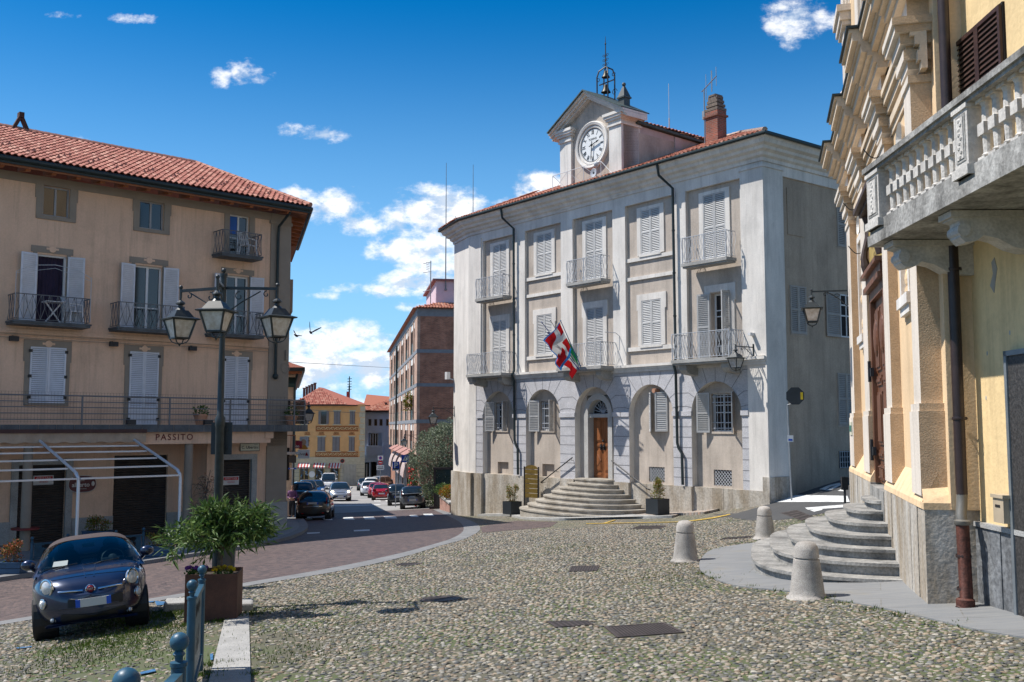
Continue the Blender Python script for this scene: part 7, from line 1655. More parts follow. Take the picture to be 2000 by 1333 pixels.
 gm = bpy.data.materials.new('tinted_glass'); gm.use_nodes = True; nt = gm.node_tree; nt.nodes.clear(); N = nt.nodes.new; ou = N('ShaderNodeOutputMaterial'); tr = N('ShaderNodeBsdfTransparent'); tr.inputs[0].default_value = (.34, .46, .50, 1); gl = N('ShaderNodeBsdfGlossy'); gl.inputs['Roughness'].default_value = .02; fr = N('ShaderNodeFresnel'); fr.inputs[0].default_value = 1.55; mx = N('ShaderNodeMixShader'); nt.links.new(fr.outputs[0], mx.inputs[0]); nt.links.new(tr.outputs[0], mx.inputs[1]); nt.links.new(gl.outputs[0], mx.inputs[2]); nt.links.new(mx.outputs[0], ou.inputs[0])
 for o in list(t.o.children):
  if o.name.split('.')[0] in ('windscreen', 'side_window', 'rear_window'): o.data.materials[0] = gm
 seatm = M('seat_black', (.02, .02, .021), .8, var=.1, vs=20)
 for x in (-.33, .33):
  q = MB(); q.ball((x, .30, belt + .02), .23, 9, 0, (.95, .42, 1.1)); q.ball((x, .36, belt + .27), .11, 8, 0, (1.1, .5, .9)); t.part('seat', q, seatm, smooth=60)
 q = MB(); q.lathe([(.15, -.012), (.17, 0), (.15, .012)], (0, 0, 0), 22, 0, axis='y'); q.ball((0, 0, 0), .07, 6, 0, (1, .4, 1)); q.bar((-.15, 0, 0), (.15, 0, 0), .03); q.v = [tuple(Rx(-28) @ Vector(v) + Vector((.34, -.22, belt + .05))) for v in q.v]; t.part('steering_wheel', q, M('wheel_grey', (.09, .095, .10), .6, var=.05))
 q = MB(); q.box(-.09, .09, t.green[1] - t.hl - .06, t.green[1] - t.hl - .03, H - .19, H - .13); t.part('rear_view_mirror', q, M('mirror_grey', (.2, .22, .22), .4)); q = MB(); q.box(-.62, .62, t.green[0] - t.hl + .22, t.green[0] - t.hl + .5, belt - .06, belt + .035); t.part('dashboard', q, M('dash_grey', (.05, .055, .055), .7, var=.05))
 dh = MB(); dh.tube([(-t.side(.1, .8) - .02, .05, .80), (-t.side(.1, .8) - .03, .12, .80), (-t.side(.2, .8) - .02, .2, .80)], .016, 5); t.part('door_handle', dh, chrome)
 return t
fiat()
blackcar = paint('black_paint', (.010, .010, .010), .3, .3); silver = paint('silver_paint', (.36, .37, .39), .6, .3); redp = paint('red_paint', (.36, .008, .018), .2, .25); whitep = paint('white_paint', (.66, .66, .66), 0, .3); dgrey = paint('dark_grey_paint', (.045, .05, .055), .4, .3); midgrey = paint('mid_grey_paint', (.16, .17, .185), .5, .3); bluep = paint('blue_paint_car', (.015, .06, .17), .3, .3)
GP = 'cars along the street'
t = car('hatchback_car', 'black hatchback with slanted red tail lights driving away past the corner pavement', on_street(618.5, 54), 187, blackcar, L=4.5, Wd=1.82, H=1.52, belt=.98, wr=.33, wb=2.7, fo=.9, green=(1.1, 1.9, 3.6, 4.32), tumble=.24, group=GP)
dress_rear(t, (('v', .72, .98, .045, .17), ('r', .52, .36, .06, .02)), plate_z=.86); patch(t, 'chrome_strip', chrome, seg_strip(-.48, .70, .48, .70, .022, 10), 1, .016)
t = car('small_car', 'grey two-tone small hatchback parked first beside the crosswalk on the right', on_street(807, 65.5), 186, midgrey, L=3.75, Wd=1.66, H=1.46, belt=.92, wr=.29, wb=2.5, fo=.62, green=(.8, 1.5, 3.2, 3.62), roofcol=blackcar, tumble=.15, group=GP)
dress_rear(t, (('r', .66, 1.02, .035, .16),), plate_z=.56); patch(t, 'tailgate', blackcar, rrect(-.58, .58, .70, .95), 1, .010)
t = car('small_car', 'dark grey tall small car with upright tail lights parked behind the grey two-tone car', on_street(779, 73.5), 187, dgrey, L=3.6, Wd=1.6, H=1.55, belt=.95, wr=.29, wb=2.3, fo=.7, green=(.8, 1.4, 3.1, 3.5), tumble=.10, group=GP)
dress_rear(t, (('r', .70, 1.05, .05, .22),), plate_z=.62)
t = car('hatchback_car', 'bright red hatchback parked by the kerb, nearer of the two red cars', on_street(746.5, 88), 187, redp, L=4.0, Wd=1.75, H=1.45, belt=.92, green=(1.0, 1.75, 3.2, 3.85), group=GP)
dress_rear(t, (('r', .62, .92, .14, .07),), plate_z=.58)
t = car('hatchback_car', 'darker red hatchback mostly hidden behind the bright red one', on_street(737, 95), 187, paint('wine_paint', (.24, .01, .02), .2, .3), L=4.0, Wd=1.72, H=1.46, group=GP); dress_rear(t)
t = car('hatchback_car', 'white hatchback with red lights parked ahead of the red cars', on_street(722, 102), 187, whitep, L=4.1, Wd=1.76, H=1.5, group=GP); dress_rear(t, (('r', .68, .9, .06, .12),))
t = car('estate_car', 'white estate car parked ahead of the white hatchback', on_street(726, 112), 187, paint('offwhite_paint', (.58, .58, .56), .1, .3), L=4.4, Wd=1.8, H=1.75, belt=1.0, green=(1.0, 1.6, 3.9, 4.3), tumble=.12, group=GP); dress_rear(t, (('r', .74, 1.1, .04, .2),))
t = car('hatchback_car', 'dark blue car farthest along the right kerb at the street end', on_street(712, 119), 187, dgrey, group=GP); dress_rear(t)
t = car('hatchback_car', 'pale silver car turning near the blue house', on_street(748, 124), 150, silver, L=4.2, H=1.55, group=GP); dress_rear(t)
t = car('minivan_car', 'silver minivan coming towards the square with headlights on', on_street(664.5, 86.5), 12, silver, L=4.4, Wd=1.83, H=1.62, belt=1.0, wr=.32, wb=2.65, fo=.9, green=(.85, 1.75, 3.8, 4.25), group=GP); dress_front(t, .68, .80, .14, .09, grille=(.55, .30, .50), plate_z=.40, on=True); patch(t, 'upper_grille', blackp, seg_strip(-.35, .72, .35, .72, .05), -1, .014)
t = car('off_road_car', 'dark boxy off-road car with slotted grille parked at left behind the black hatchback', on_street(591, 80), 12, dgrey, L=4.2, Wd=1.82, H=1.72, belt=1.12, wr=.35, wb=2.57, fo=.8, nose_p=6, top=[(0, .6), (.06, .95), (.3, 1.05), (1.0, 1.12), (4.0, 1.14), (4.2, .9)], green=(1.0, 1.5, 3.7, 4.1), tumble=.10, group=GP); dress_front(t, .62, .88, .12, .11, grille=(.42, .80, .97), plate_z=.55)
t = car('estate_car', 'blue-black estate with roof rails parked behind the off-road car', on_street(601, 90), 12, dgrey, L=4.5, Wd=1.8, H=1.75, belt=1.05, group=GP); dress_front(t); m = MB()
for s in (-1, 1): m.bar((s * .6, -.6, 1.80), (s * .6, 1.4, 1.80), .04)
t.part('roof_rail', m, chrome)
t = car('hatchback_car', 'blue car between the dark estate and the white van', on_street(619, 100), 12, bluep, H=1.6, group=GP); dress_front(t)
t = car('van', 'white van parked facing the square in front of the shop windows', on_street(643, 122), 8, whitep, L=4.5, Wd=1.85, H=1.95, belt=1.15, green=(.7, 1.5, 4.2, 4.45), tumble=.10, gp=6, group=GP); dress_front(t, .68, .82, .14, .1, grille=(.5, .62, .72))
# ------------------------------------------------------------------ street furniture and plants
def at_ground(u, v): return gnd(u, v)
bluef = M('blue_fence_paint', (.022, .075, .12), .42, var=.18, vs=7, bump=.08, bs=50)
# --- three-armed street lamp
lp = atD(421, 1190, 16.2); lp.z = G(lp.x, lp.y)
t = Thing('street_lamp', 'tall black street lamp with three hanging lanterns behind the rust planter', 'street lamp', tuple(lp))
top = 2.50 - lp.z; armz = 2.24 - lp.z
m = MB(); m.lathe([(.13, 0), (.13, .25), (.095, .32), (.075, .4), (.07, 2.9), (.082, 2.93), (.082, 3.05), (.055, 3.1), (.05, 4.0), (.045, 4.3), (.05, top - .05), (.062, top - .05), (.062, top), (.0, top + .01)], n=16); m.ball((0, 0, top + .05), .04, 7); t.part('post', m, lampmetal, smooth=40)
for i, (aim, ln) in enumerate((((-.79, .22), .80), ((.85, -.05), .90), ((.19, -.98), .98))):
 d = Vector(aim).normalized(); e = Vector((d.x * ln, d.y * ln, armz)); m = MB(); m.bar((0, 0, armz + .02), tuple(e), .045); m.ball((e.x, e.y, armz + .06), .035, 6); m.tube([(e.x, e.y, armz + .05), (e.x, e.y, armz - .12)], .024, 6)
 m.tube([(d.x * .05, d.y * .05, armz - .40), (d.x * .3, d.y * .3, armz - .22), (d.x * .62, d.y * .62, armz - .04)], .011, 5)
 for f_, r_ in ((.30, .10), (.80, .07)): m.tube([(d.x * (ln * f_ + r_ * math.cos(a) * (1 - a / 8.5)), d.y * (ln * f_ + r_ * math.cos(a) * (1 - a / 8.5)), armz - .02 - r_ + r_ * math.sin(a) * (1 - a / 8.5)) for a in np.linspace(1.5, 7.2, 14)], .011, 4)
 arm = t.part('arm', m, lampmetal); lantern(t, (e.x, e.y, armz - .10), .93, arm, 'lantern', {0: 42, 1: 38, 2: -6}[i])
m = MB(); zs = (833 - 888) / 1951 * 16.2 - lp.z; m.box(-.17, .17, .09, .11, zs, zs + .52); m.box(-.1, .1, .06, .09, zs + .1, zs + .14); m.box(-.1, .1, .06, .09, zs + .38, zs + .42); t.part('sign_panel', m, M('sign_back_dark', (.03, .035, .04), .6, var=.15))
# --- rust steel planter with oleander
pc = gnd(420, 1200); pc = Vector((-4.45, 15.15, 0)); pc.z = G(pc.x, pc.y)
corten = M('corten_steel', (.085, .036, .022), .75, var=.22, vs=3, bump=.15, bs=60, fine=.15)
t = Thing('planter', 'rust brown square steel planter with pansies at the foot of the street lamp', 'planter', tuple(pc), 9)
m = MB(); s_ = .37; hh = .70; m.box(-s_, s_, -s_, -s_ + .02, -.05, hh); m.box(-s_, s_, s_ - .02, s_, -.05, hh); m.box(-s_, -s_ + .02, -s_ + .02, s_ - .02, -.05, hh); m.box(s_ - .02, s_, -s_ + .02, s_ - .02, -.05, hh); t.part('box', m, corten); m = MB(); m.box(-s_ + .02, s_ - .02, -s_ + .02, s_ - .02, .5, hh - .06); t.part('soil', m, M('potting_soil', (.05, .035, .025), .95, var=.3, vs=20, bump=.5))
for nm, lab, cx, col, seed in (('pansy', 'purple pansies in the left corner of the rust planter', -.22, [(0, (.10, .02, .20)), (1, (.30, .10, .42))], 1), ('pansy', 'yellow and dark pansies in the right corner of the rust planter', .20, [(0, (.55, .38, .01)), (.6, (.62, .45, .02)), (1, (.06, .015, .05))], 2)):
 mb = MB(); w = pc + Vector((cx, -.22, hh)); plant_leaves(mb, 90, (0, 0, .0), (.15, .10, .06), (.05, .02), .5, .1, .1, seed); r = np.random.default_rng(seed); o = single(nm, mb, leaf_dark, lab, 'flowers', tuple(w))
 fb = MB()
 for i in range(16): q = Vector((r.uniform(-.15, .15), r.uniform(-.10, .10), r.uniform(.04, .10))); T0 = fb.T; fb.T = Tr(q) @ Rx(r.uniform(-90, -30)) @ Rz(r.uniform(-40, 40)); fb.add([(.032 * math.cos(a), .032 * math.sin(a), .008 * (k % 2)) for k, a in enumerate(np.linspace(0, 6.28, 9)[:-1])] + [(0, 0, -.006)], [(k, (k + 1) % 8, 8) for k in range(8)] + [((k + 1) % 8, k, 8) for k in range(8)]); fb.at += [r.random()] * 9
 fm = bpy.data.objects.new('petals', fb.mesh('petals', Mramp('petal_%d' % seed, col, .6, fine=.05))); COL.objects.link(fm); fm.parent = o
def oleander():
 b = pc + Vector((.06, .02, hh - .1)); t = Thing('oleander', 'spreading oleander with long narrow leaves growing from the rust planter', 'shrub', tuple(b))
 m = MB(); r = np.random.default_rng(5); m.tube([(0, 0, 0), (.01, .01, .35), (-.02, 0, .62), (.0, .02, .8)], [.042, .036, .034, .03], 8); tips = []
 for i in range(19):
  a = r.uniform(0, 6.28) if i > 9 else (math.pi if i % 2 else 0) + r.normal(0, .55); el = r.uniform(-.12, 1.25) if i % 3 else r.uniform(.9, 1.4); L_ = r.uniform(.62, .98) if abs(el) < .55 else r.uniform(.22, .46); p = Vector((0, 0, .46 + r.uniform(-.12, .2))); d = Vector((math.cos(a) * math.cos(el), math.sin(a) * math.cos(el) * .6, math.sin(el))); pts = [p]
  for k in range(5):
   d = (d + Vector(r.normal(0, .10, 3)) + Vector((0, 0, -.02 + (.05 if el < .3 else 0)))).normalized(); pts.append(pts[-1] + d * L_ / 5); tips.append((pts[-1], d, k))
   if k in (1, 2, 3):
    for _ in range(2):
     d2 = (d + Vector(r.normal(0, .6, 3))).normalized(); q = [pts[-1]]
     for kk in range(3): d2 = (d2 + Vector(r.normal(0, .15, 3))).normalized(); q.append(q[-1] + d2 * .10); tips.append((q[-1], d2, 3))
     m.tube(q, [.010, .007, .006, .004], 4)
  m.tube(pts, [.022, .018, .014, .011, .008, .005], 5)
 t.part('trunk', m, bark, smooth=50); lf = MB()
 for p, d, k in tips:
  n = 1 if k < 1 else (5 if k < 3 else 10)
  for i in range(n):
   a = (d * .55 + Vector(r.normal(0, .65, 3)) + Vector((0, 0, .12))).normalized(); a.z -= .18 * r.random(); a.normalize(); s = (Matrix.Rotation(r.uniform(0, 6.28), 3, a) @ a.orthogonal().normalized()); L_ = r.uniform(.12, .21); w = L_ * .10; q = p + Vector(r.normal(0, .05, 3)); e = q + a * L_ - Vector((0, 0, .03 * r.random())); mid = q + a * L_ * .5
   nrm = a.cross(s) * w * .35; lf.add([q, mid + s * w, e, mid - s * w, mid - nrm], [(0, 1, 4), (1, 2, 4), (2, 3, 4), (3, 0, 4)]); v = r.random(); lf.at += [v] * 5
 t.part('leaves', lf, leaf_dark)
 rb = MB(); rb.tube([(-.02, .12, .95), (.04, .08, .96), (.10, .04, .86), (.13, .02, .78)], [.012, .018, .016, .01], 5, 0); t.part('ribbon', rb, M('ribbon_red_white', (.55, .30, .30), .6, var=.4, vs=30, stain=(.5, .03, .04)))
oleander()
# --- waste bin
bp = atD(438, 1110, 19.2); bp.z = G(bp.x, bp.y)
t = Thing('waste_bin', 'grey round litter bin with pale lid behind the lamp post', 'bin', tuple(bp)); m = MB(); m.lathe([(.14, 0), (.17, .03), (.215, .95), (.20, .96)], n=20); m.tube([(.19, -.1, .1), (.21, -.1, .9)], .012, 4); t.part('bin_body', m, M('bin_grey', (.06, .062, .065), .5, var=.1), smooth=40); m = MB(); m.lathe([(.24, .93), (.245, 1.03), (.20, 1.08), (.0, 1.10)], n=20); t.part('lid', m, M('bin_lid', (.26, .28, .30), .4), smooth=40)
# --- blue barriers
def barrier(a, b, ha, hb, label, holes=True, plate=True, group='blue metal barriers', pr=.038):
 a = Vector((a[0], a[1], G(*a))); b = Vector((b[0], b[1], G(*b))); t = Thing('barrier', label, 'barrier', tuple(a), 0, group); v = b - a
 for o_, h in ((Vector((0, 0, 0)), ha), (v, hb)):
  m = MB(); m.lathe([(pr, -.2), (pr, h - .17), (pr * 1.15, h - .165), (pr * 1.15, h - .145), (pr * .55, h - .14), (pr * .55, h - .12), (pr * .85, h - .105), (pr * .45, h - .085)], tuple(o_), 14); m.ball((o_.x, o_.y, o_.z + h - .045), pr * 1.28, 10); t.part('post', m, bluef, smooth=40)
 ta, tb = Vector((0, 0, ha - .22)), v + Vector((0, 0, hb - .22)); la, lb = Vector((0, 0, .16)), v + Vector((0, 0, .16)); d = v.normalized() * pr
 m = MB(); m.bar(ta + d, tb - d, .05, .05); m.bar(la + d, lb - d, .05, .05); t.part('rail', m, bluef)
 if plate:
  m = MB(); n = Vector((-v.y, v.x, 0)).normalized() * .006; q = [la + d * 2.2 + Vector((0, 0, .03)), lb - d * 2.2 + Vector((0, 0, .03)), tb - d * 2.2 - Vector((0, 0, .03)), ta + d * 2.2 - Vector((0, 0, .03))]
  m.add([p - n for p in q] + [p + n for p in q], [(3, 2, 1, 0), (4, 5, 6, 7), (0, 1, 5, 4), (1, 2, 6, 5), (2, 3, 7, 6), (3, 0, 4, 7)])
  if holes:
   r = np.random.default_rng(3)
   for row, (z_, k) in enumerate(((.86, 7), (.5, 3), (.34, 4))):
    for i in range(k):
     f = .22 + .56 * (i + .5) / k; c = (q[0].lerp(q[1], f)).lerp(q[3].lerp(q[2], f), z_); w_ = .05 + .02 * (i % 3); x = v.normalized()
     pts = [c + x * (w_ * .8 * math.cos(a_)) + Vector((0, 0, w_ * math.sin(a_) * (.8 + .2 * (i % 2)))) for a_ in np.linspace(0, 6.28, 8)[:-1]]; m.add([p - n * 1.4 for p in pts] + [p + n * 1.4 for p in pts], [tuple(range(7))[::-1], tuple(range(7, 14))], 1)
  t.part('panel', m, [bluef, dark])
 else:
  m = MB()
  for s in (0, 1): A, B_ = (la + d * 2, tb - d * 2) if s else (lb - d * 2, ta + d * 2); m.bar(A, B_, .035, .014)
  t.part('cross_brace', m, bluef)
 return t
barrier((-2.81, 8.9), (-3.37, 11.0), 1.17, 1.12, 'blue barrier with ball-topped posts standing beside the pale granite footway')
barrier((-1.36, 3.6), (-1.70, 5.2), 1.38, 1.26, 'nearest blue barrier with cross braces cut by the bottom edge', plate=False)
q1, q2 = gnd(61, 1104), gnd(131, 1096); barrier(q1[:2], q2[:2], .80, .80, 'blue cut-out barrier on the cafe side right behind the navy car')
q1, q2 = gnd(225, 1092), gnd(279, 1086); barrier(q1[:2], q2[:2], .86, .86, 'blue cut-out barrier between steel awning posts and the shrub box')
# --- steel awning frame before the cafe
def awning_frame():
 o = LBW(0, 0, LBO.z); t = Thing('awning_frame', 'bare steel awning frame standing in front of the cafe shutters', 'awning frame', tuple(o), 42.8, None, True)
 st = M('brushed_steel', (.58, .59, .61), .4, .25, var=.06)
 for x in (-6.80, -9.85, -12.9):
  w = LBW(x, -5.45); zg = G(w.x, w.y); m = MB(); m.tube([(x, -5.45, zg - .1), (x, -5.45, -1.62), (x, -5.40, -1.46), (x, -5.22, -1.36)], .045, 8); m.box(x - .1, x + .1, -5.55, -5.35, zg - .05, zg + .02); t.part('post', m, st, smooth=40)
  m = MB(); m.tube([(x + .03, -5.22, -1.36), (x + .2, -1.3, -.45)], .045, 8); t.part('rafter', m, st, smooth=40)
 for i, f in enumerate((.0, .22, .46, .68, .86)):
  y = -5.45 + 4.1 * f; z = -1.50 if i == 0 else -1.40 + (.93) * (f - .05) * 1.0
  for a, b in ((-9.80, -6.85), (-12.85, -9.90)): m = MB(); m.bar((a + .2 * f, y, z), (b + .2 * f, y, z), .07, .05); t.part('purlin', m, st)
awning_frame()
# --- planter boxes
bluew = M('blue_painted_boards', (.03, .075, .14), .6, var=.2, vs=8, bump=.15, bs=30)
def box_planter(c, w, d, h, ang, label, matb, leaf, rad, n, leafsz, plabel, seed, boards=True, cat='planter', shape=None, plant='shrub', up=.35):
 c = Vector((c[0], c[1], G(c[0], c[1]) + (c[2] if len(c) > 2 else 0))); t = Thing('planter', label, cat, tuple(c), ang); m = MB()
 if boards:
  k = 3
  for i in range(k): z0, z1 = h * i / k, h * (i + 1) / k - .012; m.box(-w / 2, w / 2, -d / 2, -d / 2 + .03, z0, z1); m.box(-w / 2, w / 2, d / 2 - .03, d / 2, z0, z1); m.box(-w / 2, -w / 2 + .03, -d / 2 + .03, d / 2 - .03, z0, z1); m.box(w / 2 - .03, w / 2, -d / 2 + .03, d / 2 - .03, z0, z1)
  m.box(-w / 2 - .015, w / 2 + .015, -d / 2 - .015, -d / 2 + .04, h - .02, h + .012); m.box(-w / 2 - .015, w / 2 + .015, d / 2 - .04, d / 2 + .015, h - .02, h + .012)
 else: m.box(-w / 2, w / 2, -d / 2, d / 2, .03, h - .04); m.box(-w / 2, w / 2, -d / 2, -d / 2 + .03, h - .04, h); m.box(-w / 2, w / 2, d / 2 - .03, d / 2, h - .04, h); m.box(-w / 2, -w / 2 + .03, -d / 2, d / 2, h - .04, h); m.box(w / 2 - .03, w / 2, -d / 2, d / 2, h - .04, h)
 t.part('box', m, matb); m = MB(); m.box(-w / 2 + .03, w / 2 - .03, -d / 2 + .03, d / 2 - .03, h - .15, h - .05); t.part('soil', m, MATS['potting_soil'])
 if leaf is None: return t
 p = Thing(plant, plabel, 'plant', (c.x, c.y, c.z + h - .06), ang); r = np.random.default_rng(seed); sm = MB(); lf = MB()
 for i in range(9):
  a = r.uniform(0, 6.28); q = Vector((rad[0] * .3 * math.cos(a), rad[1] * .3 * math.sin(a), 0)); e = Vector((rad[0] * r.uniform(.3, .8) * math.cos(a), rad[1] * r.uniform(.3, .8) * math.sin(a), rad[2] * r.uniform(.9, 1.7))); sm.tube([q, q.lerp(e, .5) + Vector((0, 0, .05)), e], [.010, .007, .004], 4)
  plant_leaves(lf, n // 9, e, (rad[0] * .45, rad[1] * .45, rad[2] * .45), leafsz, up, .05, .25, seed * 20 + i)
 plant_leaves(lf, n // 3, (0, 0, rad[2] * .5), (rad[0], rad[1], rad[2] * .5), leafsz, up, .2, .25, seed * 20 + 11)
 p.part('stem', sm, bark); p.part('foliage', lf, leaf); return t
c = gnd(14, 1131); box_planter((c.x, c.y + .2), .62, .45, .40, 0, 'blue boarded planter box with red nandina at the left edge', bluew, leaf_red, (.28, .22, .34), 700, (.05, .016), 'reddish nandina in the leftmost blue planter box', 21, plant='nandina')
c = gnd(304, 1096); box_planter((c.x, c.y + .25), .78, .42, .40, 4, 'blue boarded planter box beside the white pot', bluew, leaf_nandina, (.34, .20, .22), 520, (.05, .015), 'thin mixed shrub in the blue box beside the white pot', 22)
c = gnd(488, 1060); box_planter((c.x, c.y + .4), 1.35, .5, .5, 10, 'blue boarded planter box near the corner house plinth', bluew, leaf_dark, (.6, .25, .3), 700, (.09, .02), 'dark green shrub in the blue box near the corner plinth', 23)
c = gnd(190, 1066); box_planter((c.x, c.y), .9, .45, .5, 0, 'blue boarded planter box hidden behind the navy car', bluew, leaf_nandina, (.42, .22, .30), 800, (.06, .018), 'yellow-green nandina rising behind the navy car roof', 24, plant='nandina')
c = gnd(359, 1080); t = Thing('flower_pot', 'tapered white pot standing beside the right steel awning post', 'pot', tuple(c)); m = MB(); w0, w1 = .13, .19
m.add([(-w0, -w0, 0), (w0, -w0, 0), (w0, w0, 0), (-w0, w0, 0), (-w1, -w1, .42), (w1, -w1, .42), (w1, w1, .42), (-w1, w1, .42), (-w1 + .02, -w1 + .02, .40), (w1 - .02, -w1 + .02, .40), (w1 - .02, w1 - .02, .40), (-w1 + .02, w1 - .02, .40)], [(0, 1, 5, 4), (1, 2, 6, 5), (2, 3, 7, 6), (3, 0, 4, 7), (4, 5, 9, 8), (5, 6, 10, 9), (6, 7, 11, 10), (7, 4, 8, 11)]); t.part('pot_body', m, M('white_pot', (.42, .41, .39), .6, var=.08)); m = MB(); m.box(-w1 + .02, w1 - .02, -w1 + .02, w1 - .02, .36, .38); t.part('soil', m, MATS['potting_soil'])
# --- withered climber by the column
p = LBW(-3.9, -1.3); p.z = G(p.x, p.y) + .1; mb = MB(); r = np.random.default_rng(9)
for i in range(170):
 a = r.uniform(0, 6.28); h0 = r.uniform(.2, 2.0); q = [Vector((r.normal(0, .12), r.normal(0, .1), h0))]; d = Vector((r.normal(0, .6), r.normal(0, .4), r.normal(.5, .5)))
 for k in range(5): d = (d.normalized() + Vector(r.normal(0, .4, 3)) + Vector((0, 0, -.12 * k))).normalized(); q.append(q[-1] + d * r.uniform(.10, .2))
 mb.tube(q, [.008, .007, .006, .005, .004, .003], 3, cap=False)
mb.tube([(0, 0, 0), (.03, 0, .8), (-.05, .02, 1.6), (.1, 0, 2.4)], [.03, .025, .02, .012], 5)
t = Thing('climbing_plant', 'withered bare climber tangled beside the cafe column', 'plant', tuple(p)); t.part('stem', mb, M('dry_twig', (.12, .10, .08), .9, var=.3, vs=20)); lf = MB(); plant_leaves(lf, 160, (.1, 0, 1.9), (.5, .3, .4), (.06, .02), .2, .2, .3, 77); t.part('leaves', lf, leaf_red)
# --- pots and chairs on the corner house
def pot(loc, s, label, plabel, seed, leaf=None):
 t = Thing('flower_pot', label, 'pot', tuple(loc)); m = MB(); m.lathe([(.001, 0), (.13, 0), (.19, .26), (.21, .26), (.215, .32), (.19, .32), (.18, .28), (.001, .28)], n=18); m.v = [tuple(Vector(v) * s) for v in m.v]; t.part('pot_body', m, M('terracotta', (.42, .22, .14), .8), smooth=40)
 mb = MB(); plant_leaves(mb, 160, (0, 0, .12 * s), (.24 * s, .2 * s, .2 * s), (.09, .03), .4, .1, .2, seed); single('potted_plant', mb, leaf or leaf_dark, plabel, 'plant', (loc[0], loc[1], loc[2] + .28 * s))
pot(LBW(-4.05, -.95, .04), 1.25, 'terracotta pot on the terrace behind the lamp post', 'small leafy plant in the terracotta pot on the terrace', 31)
pot(LBW(.0, -.35, .04), 1.2, 'terracotta pot at the rounded end of the terrace', 'low plant in the pot at the rounded terrace end', 32)
def chair(loc, ang, label):
 t = Thing('garden_chair', label, 'chair', tuple(loc), ang, 'white plastic garden chairs'); wp = M('white_plastic', (.62, .62, .64), .4, var=.03); m = MB(); m.box(-.22, .22, -.22, .22, .40, .43); t.part('seat', m, wp); m = MB()
 for k in range(5): m.bar((-.2 + .1 * k, .21, .43), (-.18 + .09 * k, .33, .88), .045, .02)
 m.bar((-.22, .33, .88), (.22, .33, .88), .06, .03); t.part('backrest', m, wp)
 for x in (-.21, .21):
  for y in (-.2, .2): m = MB(); m.bar((x, y, .40), (x * 1.15, y * 1.2, 0), .04); t.part('leg', m, wp)
  m = MB(); m.bar((x * 1.1, -.2, .64), (x * 1.1, .28, .66), .045, .03); m.bar((x * 1.1, -.19, .42), (x * 1.1, -.19, .64), .035); t.part('armrest', m, wp)
chair(LBW(-8.45, -.42, 3.435), 42.8 + 100, 'white plastic chair on the leftmost second-floor balcony'); chair(LBW(-2.05, -.42, 6.485), 42.8 + 110, 'white plastic chair on the top-floor balcony')
mb = MB(); mb.box(-.3, .3, -.25, .25, .68, .71); mb.bar((-.25, 0, 0), (.25, 0, .68), .04); mb.bar((.25, 0, 0), (-.25, 0, .68), .04); single('folding_table', mb, MATS['white_plastic'], 'white folding table beside the chair on the leftmost balcony', 'table', tuple(LBW(-9.1, -.42, 3.435)), 42.8)
# --- town hall accessories
def TWz(x, y, z): w = TW(x, y); return Vector((w[0], w[1], z))
wall_lamp('black wall lantern on the right corner pilaster of the town hall', TWz(17.05, -.06, 2.72), -52.19, .95, .95)
e_ = Vector((-2.4 * math.cos(R(16)), 2.4 * math.sin(R(16))));
wall_lamp('black wall lantern on the left turned corner of the town hall', TWz(-2.15, .60, .90), -52.19 - 30, 1.05, 1.0)
cw = CHO + Vector((math.sin(R(14.1)) * 10.5 - .97 * 0, math.cos(R(14.1)) * 10.5, 0)); cwp = atD(1668, 568, cw.y); wall_lamp('black wall lantern on the far church pilaster over the lane', (cw.x, cw.y, cwp.z), -104.1, .80, .92)
p = atD(557, 741, 41); wall_lamp('black wall lantern on the street side of the corner house', tuple(LBW(.75, 1.5, .95)), 105.6, 1.0, .95)
p = atD(814, 850, 81); wall_lamp('dark lantern on the corner of the brick block', tuple(p), -80.4, 1.0, 1.1)
def box_shrub(x, y, u, v, label, plabel, seed):
 c = gnd(u, v) if u else Vector((*TW(x, y), 0)); c = (c.x, c.y + (.3 if u else 0), .08); box_planter(c, .60, .60, .58, -52.19, label, M('anthracite_planter', (.022, .028, .034), .5, var=.08), leaf_nandina, (.26, .26, .40), 900, (.05, .015), plabel, seed, boards=False, plant='nandina')
box_shrub(0, 0, 1287, 1011, 'dark square planter at the right end of the town hall steps', 'yellow-green nandina right of the town hall steps', 41)
box_shrub(4.15, -.62, 0, 0, 'dark square planter left of the brass directory board', 'yellow-green nandina left of the town hall steps', 42)
c = TW(5.25, -.42); t = Thing('directory_board', 'brass-coloured directory board on black posts by the steps', 'sign', (c[0], c[1], G(*c) + .07), -45); m = MB()
for s in (-1, 1): m.bar((s * .42, 0, 0), (s * .42, 0, 2.05), .05)
t.part('post', m, dkmetal); brass = M('brass_plate', (.34, .235, .07), .38, .7, var=.12, vs=6)
for k in range(6): m = MB(); m.box(-.36, .36, -.02, .01, .72 + k * .205, .90 + k * .205); t.part('name_plate', m, brass)
m = MB(); m.prism([(-.36, 1.95)] + [(.36 * -math.cos(a), 1.98 + .14 * math.sin(a)) for a in np.linspace(0, math.pi, 9)] + [(.36, 1.95)], 'y', -.02, .01); t.part('crest_plate', m, brass)
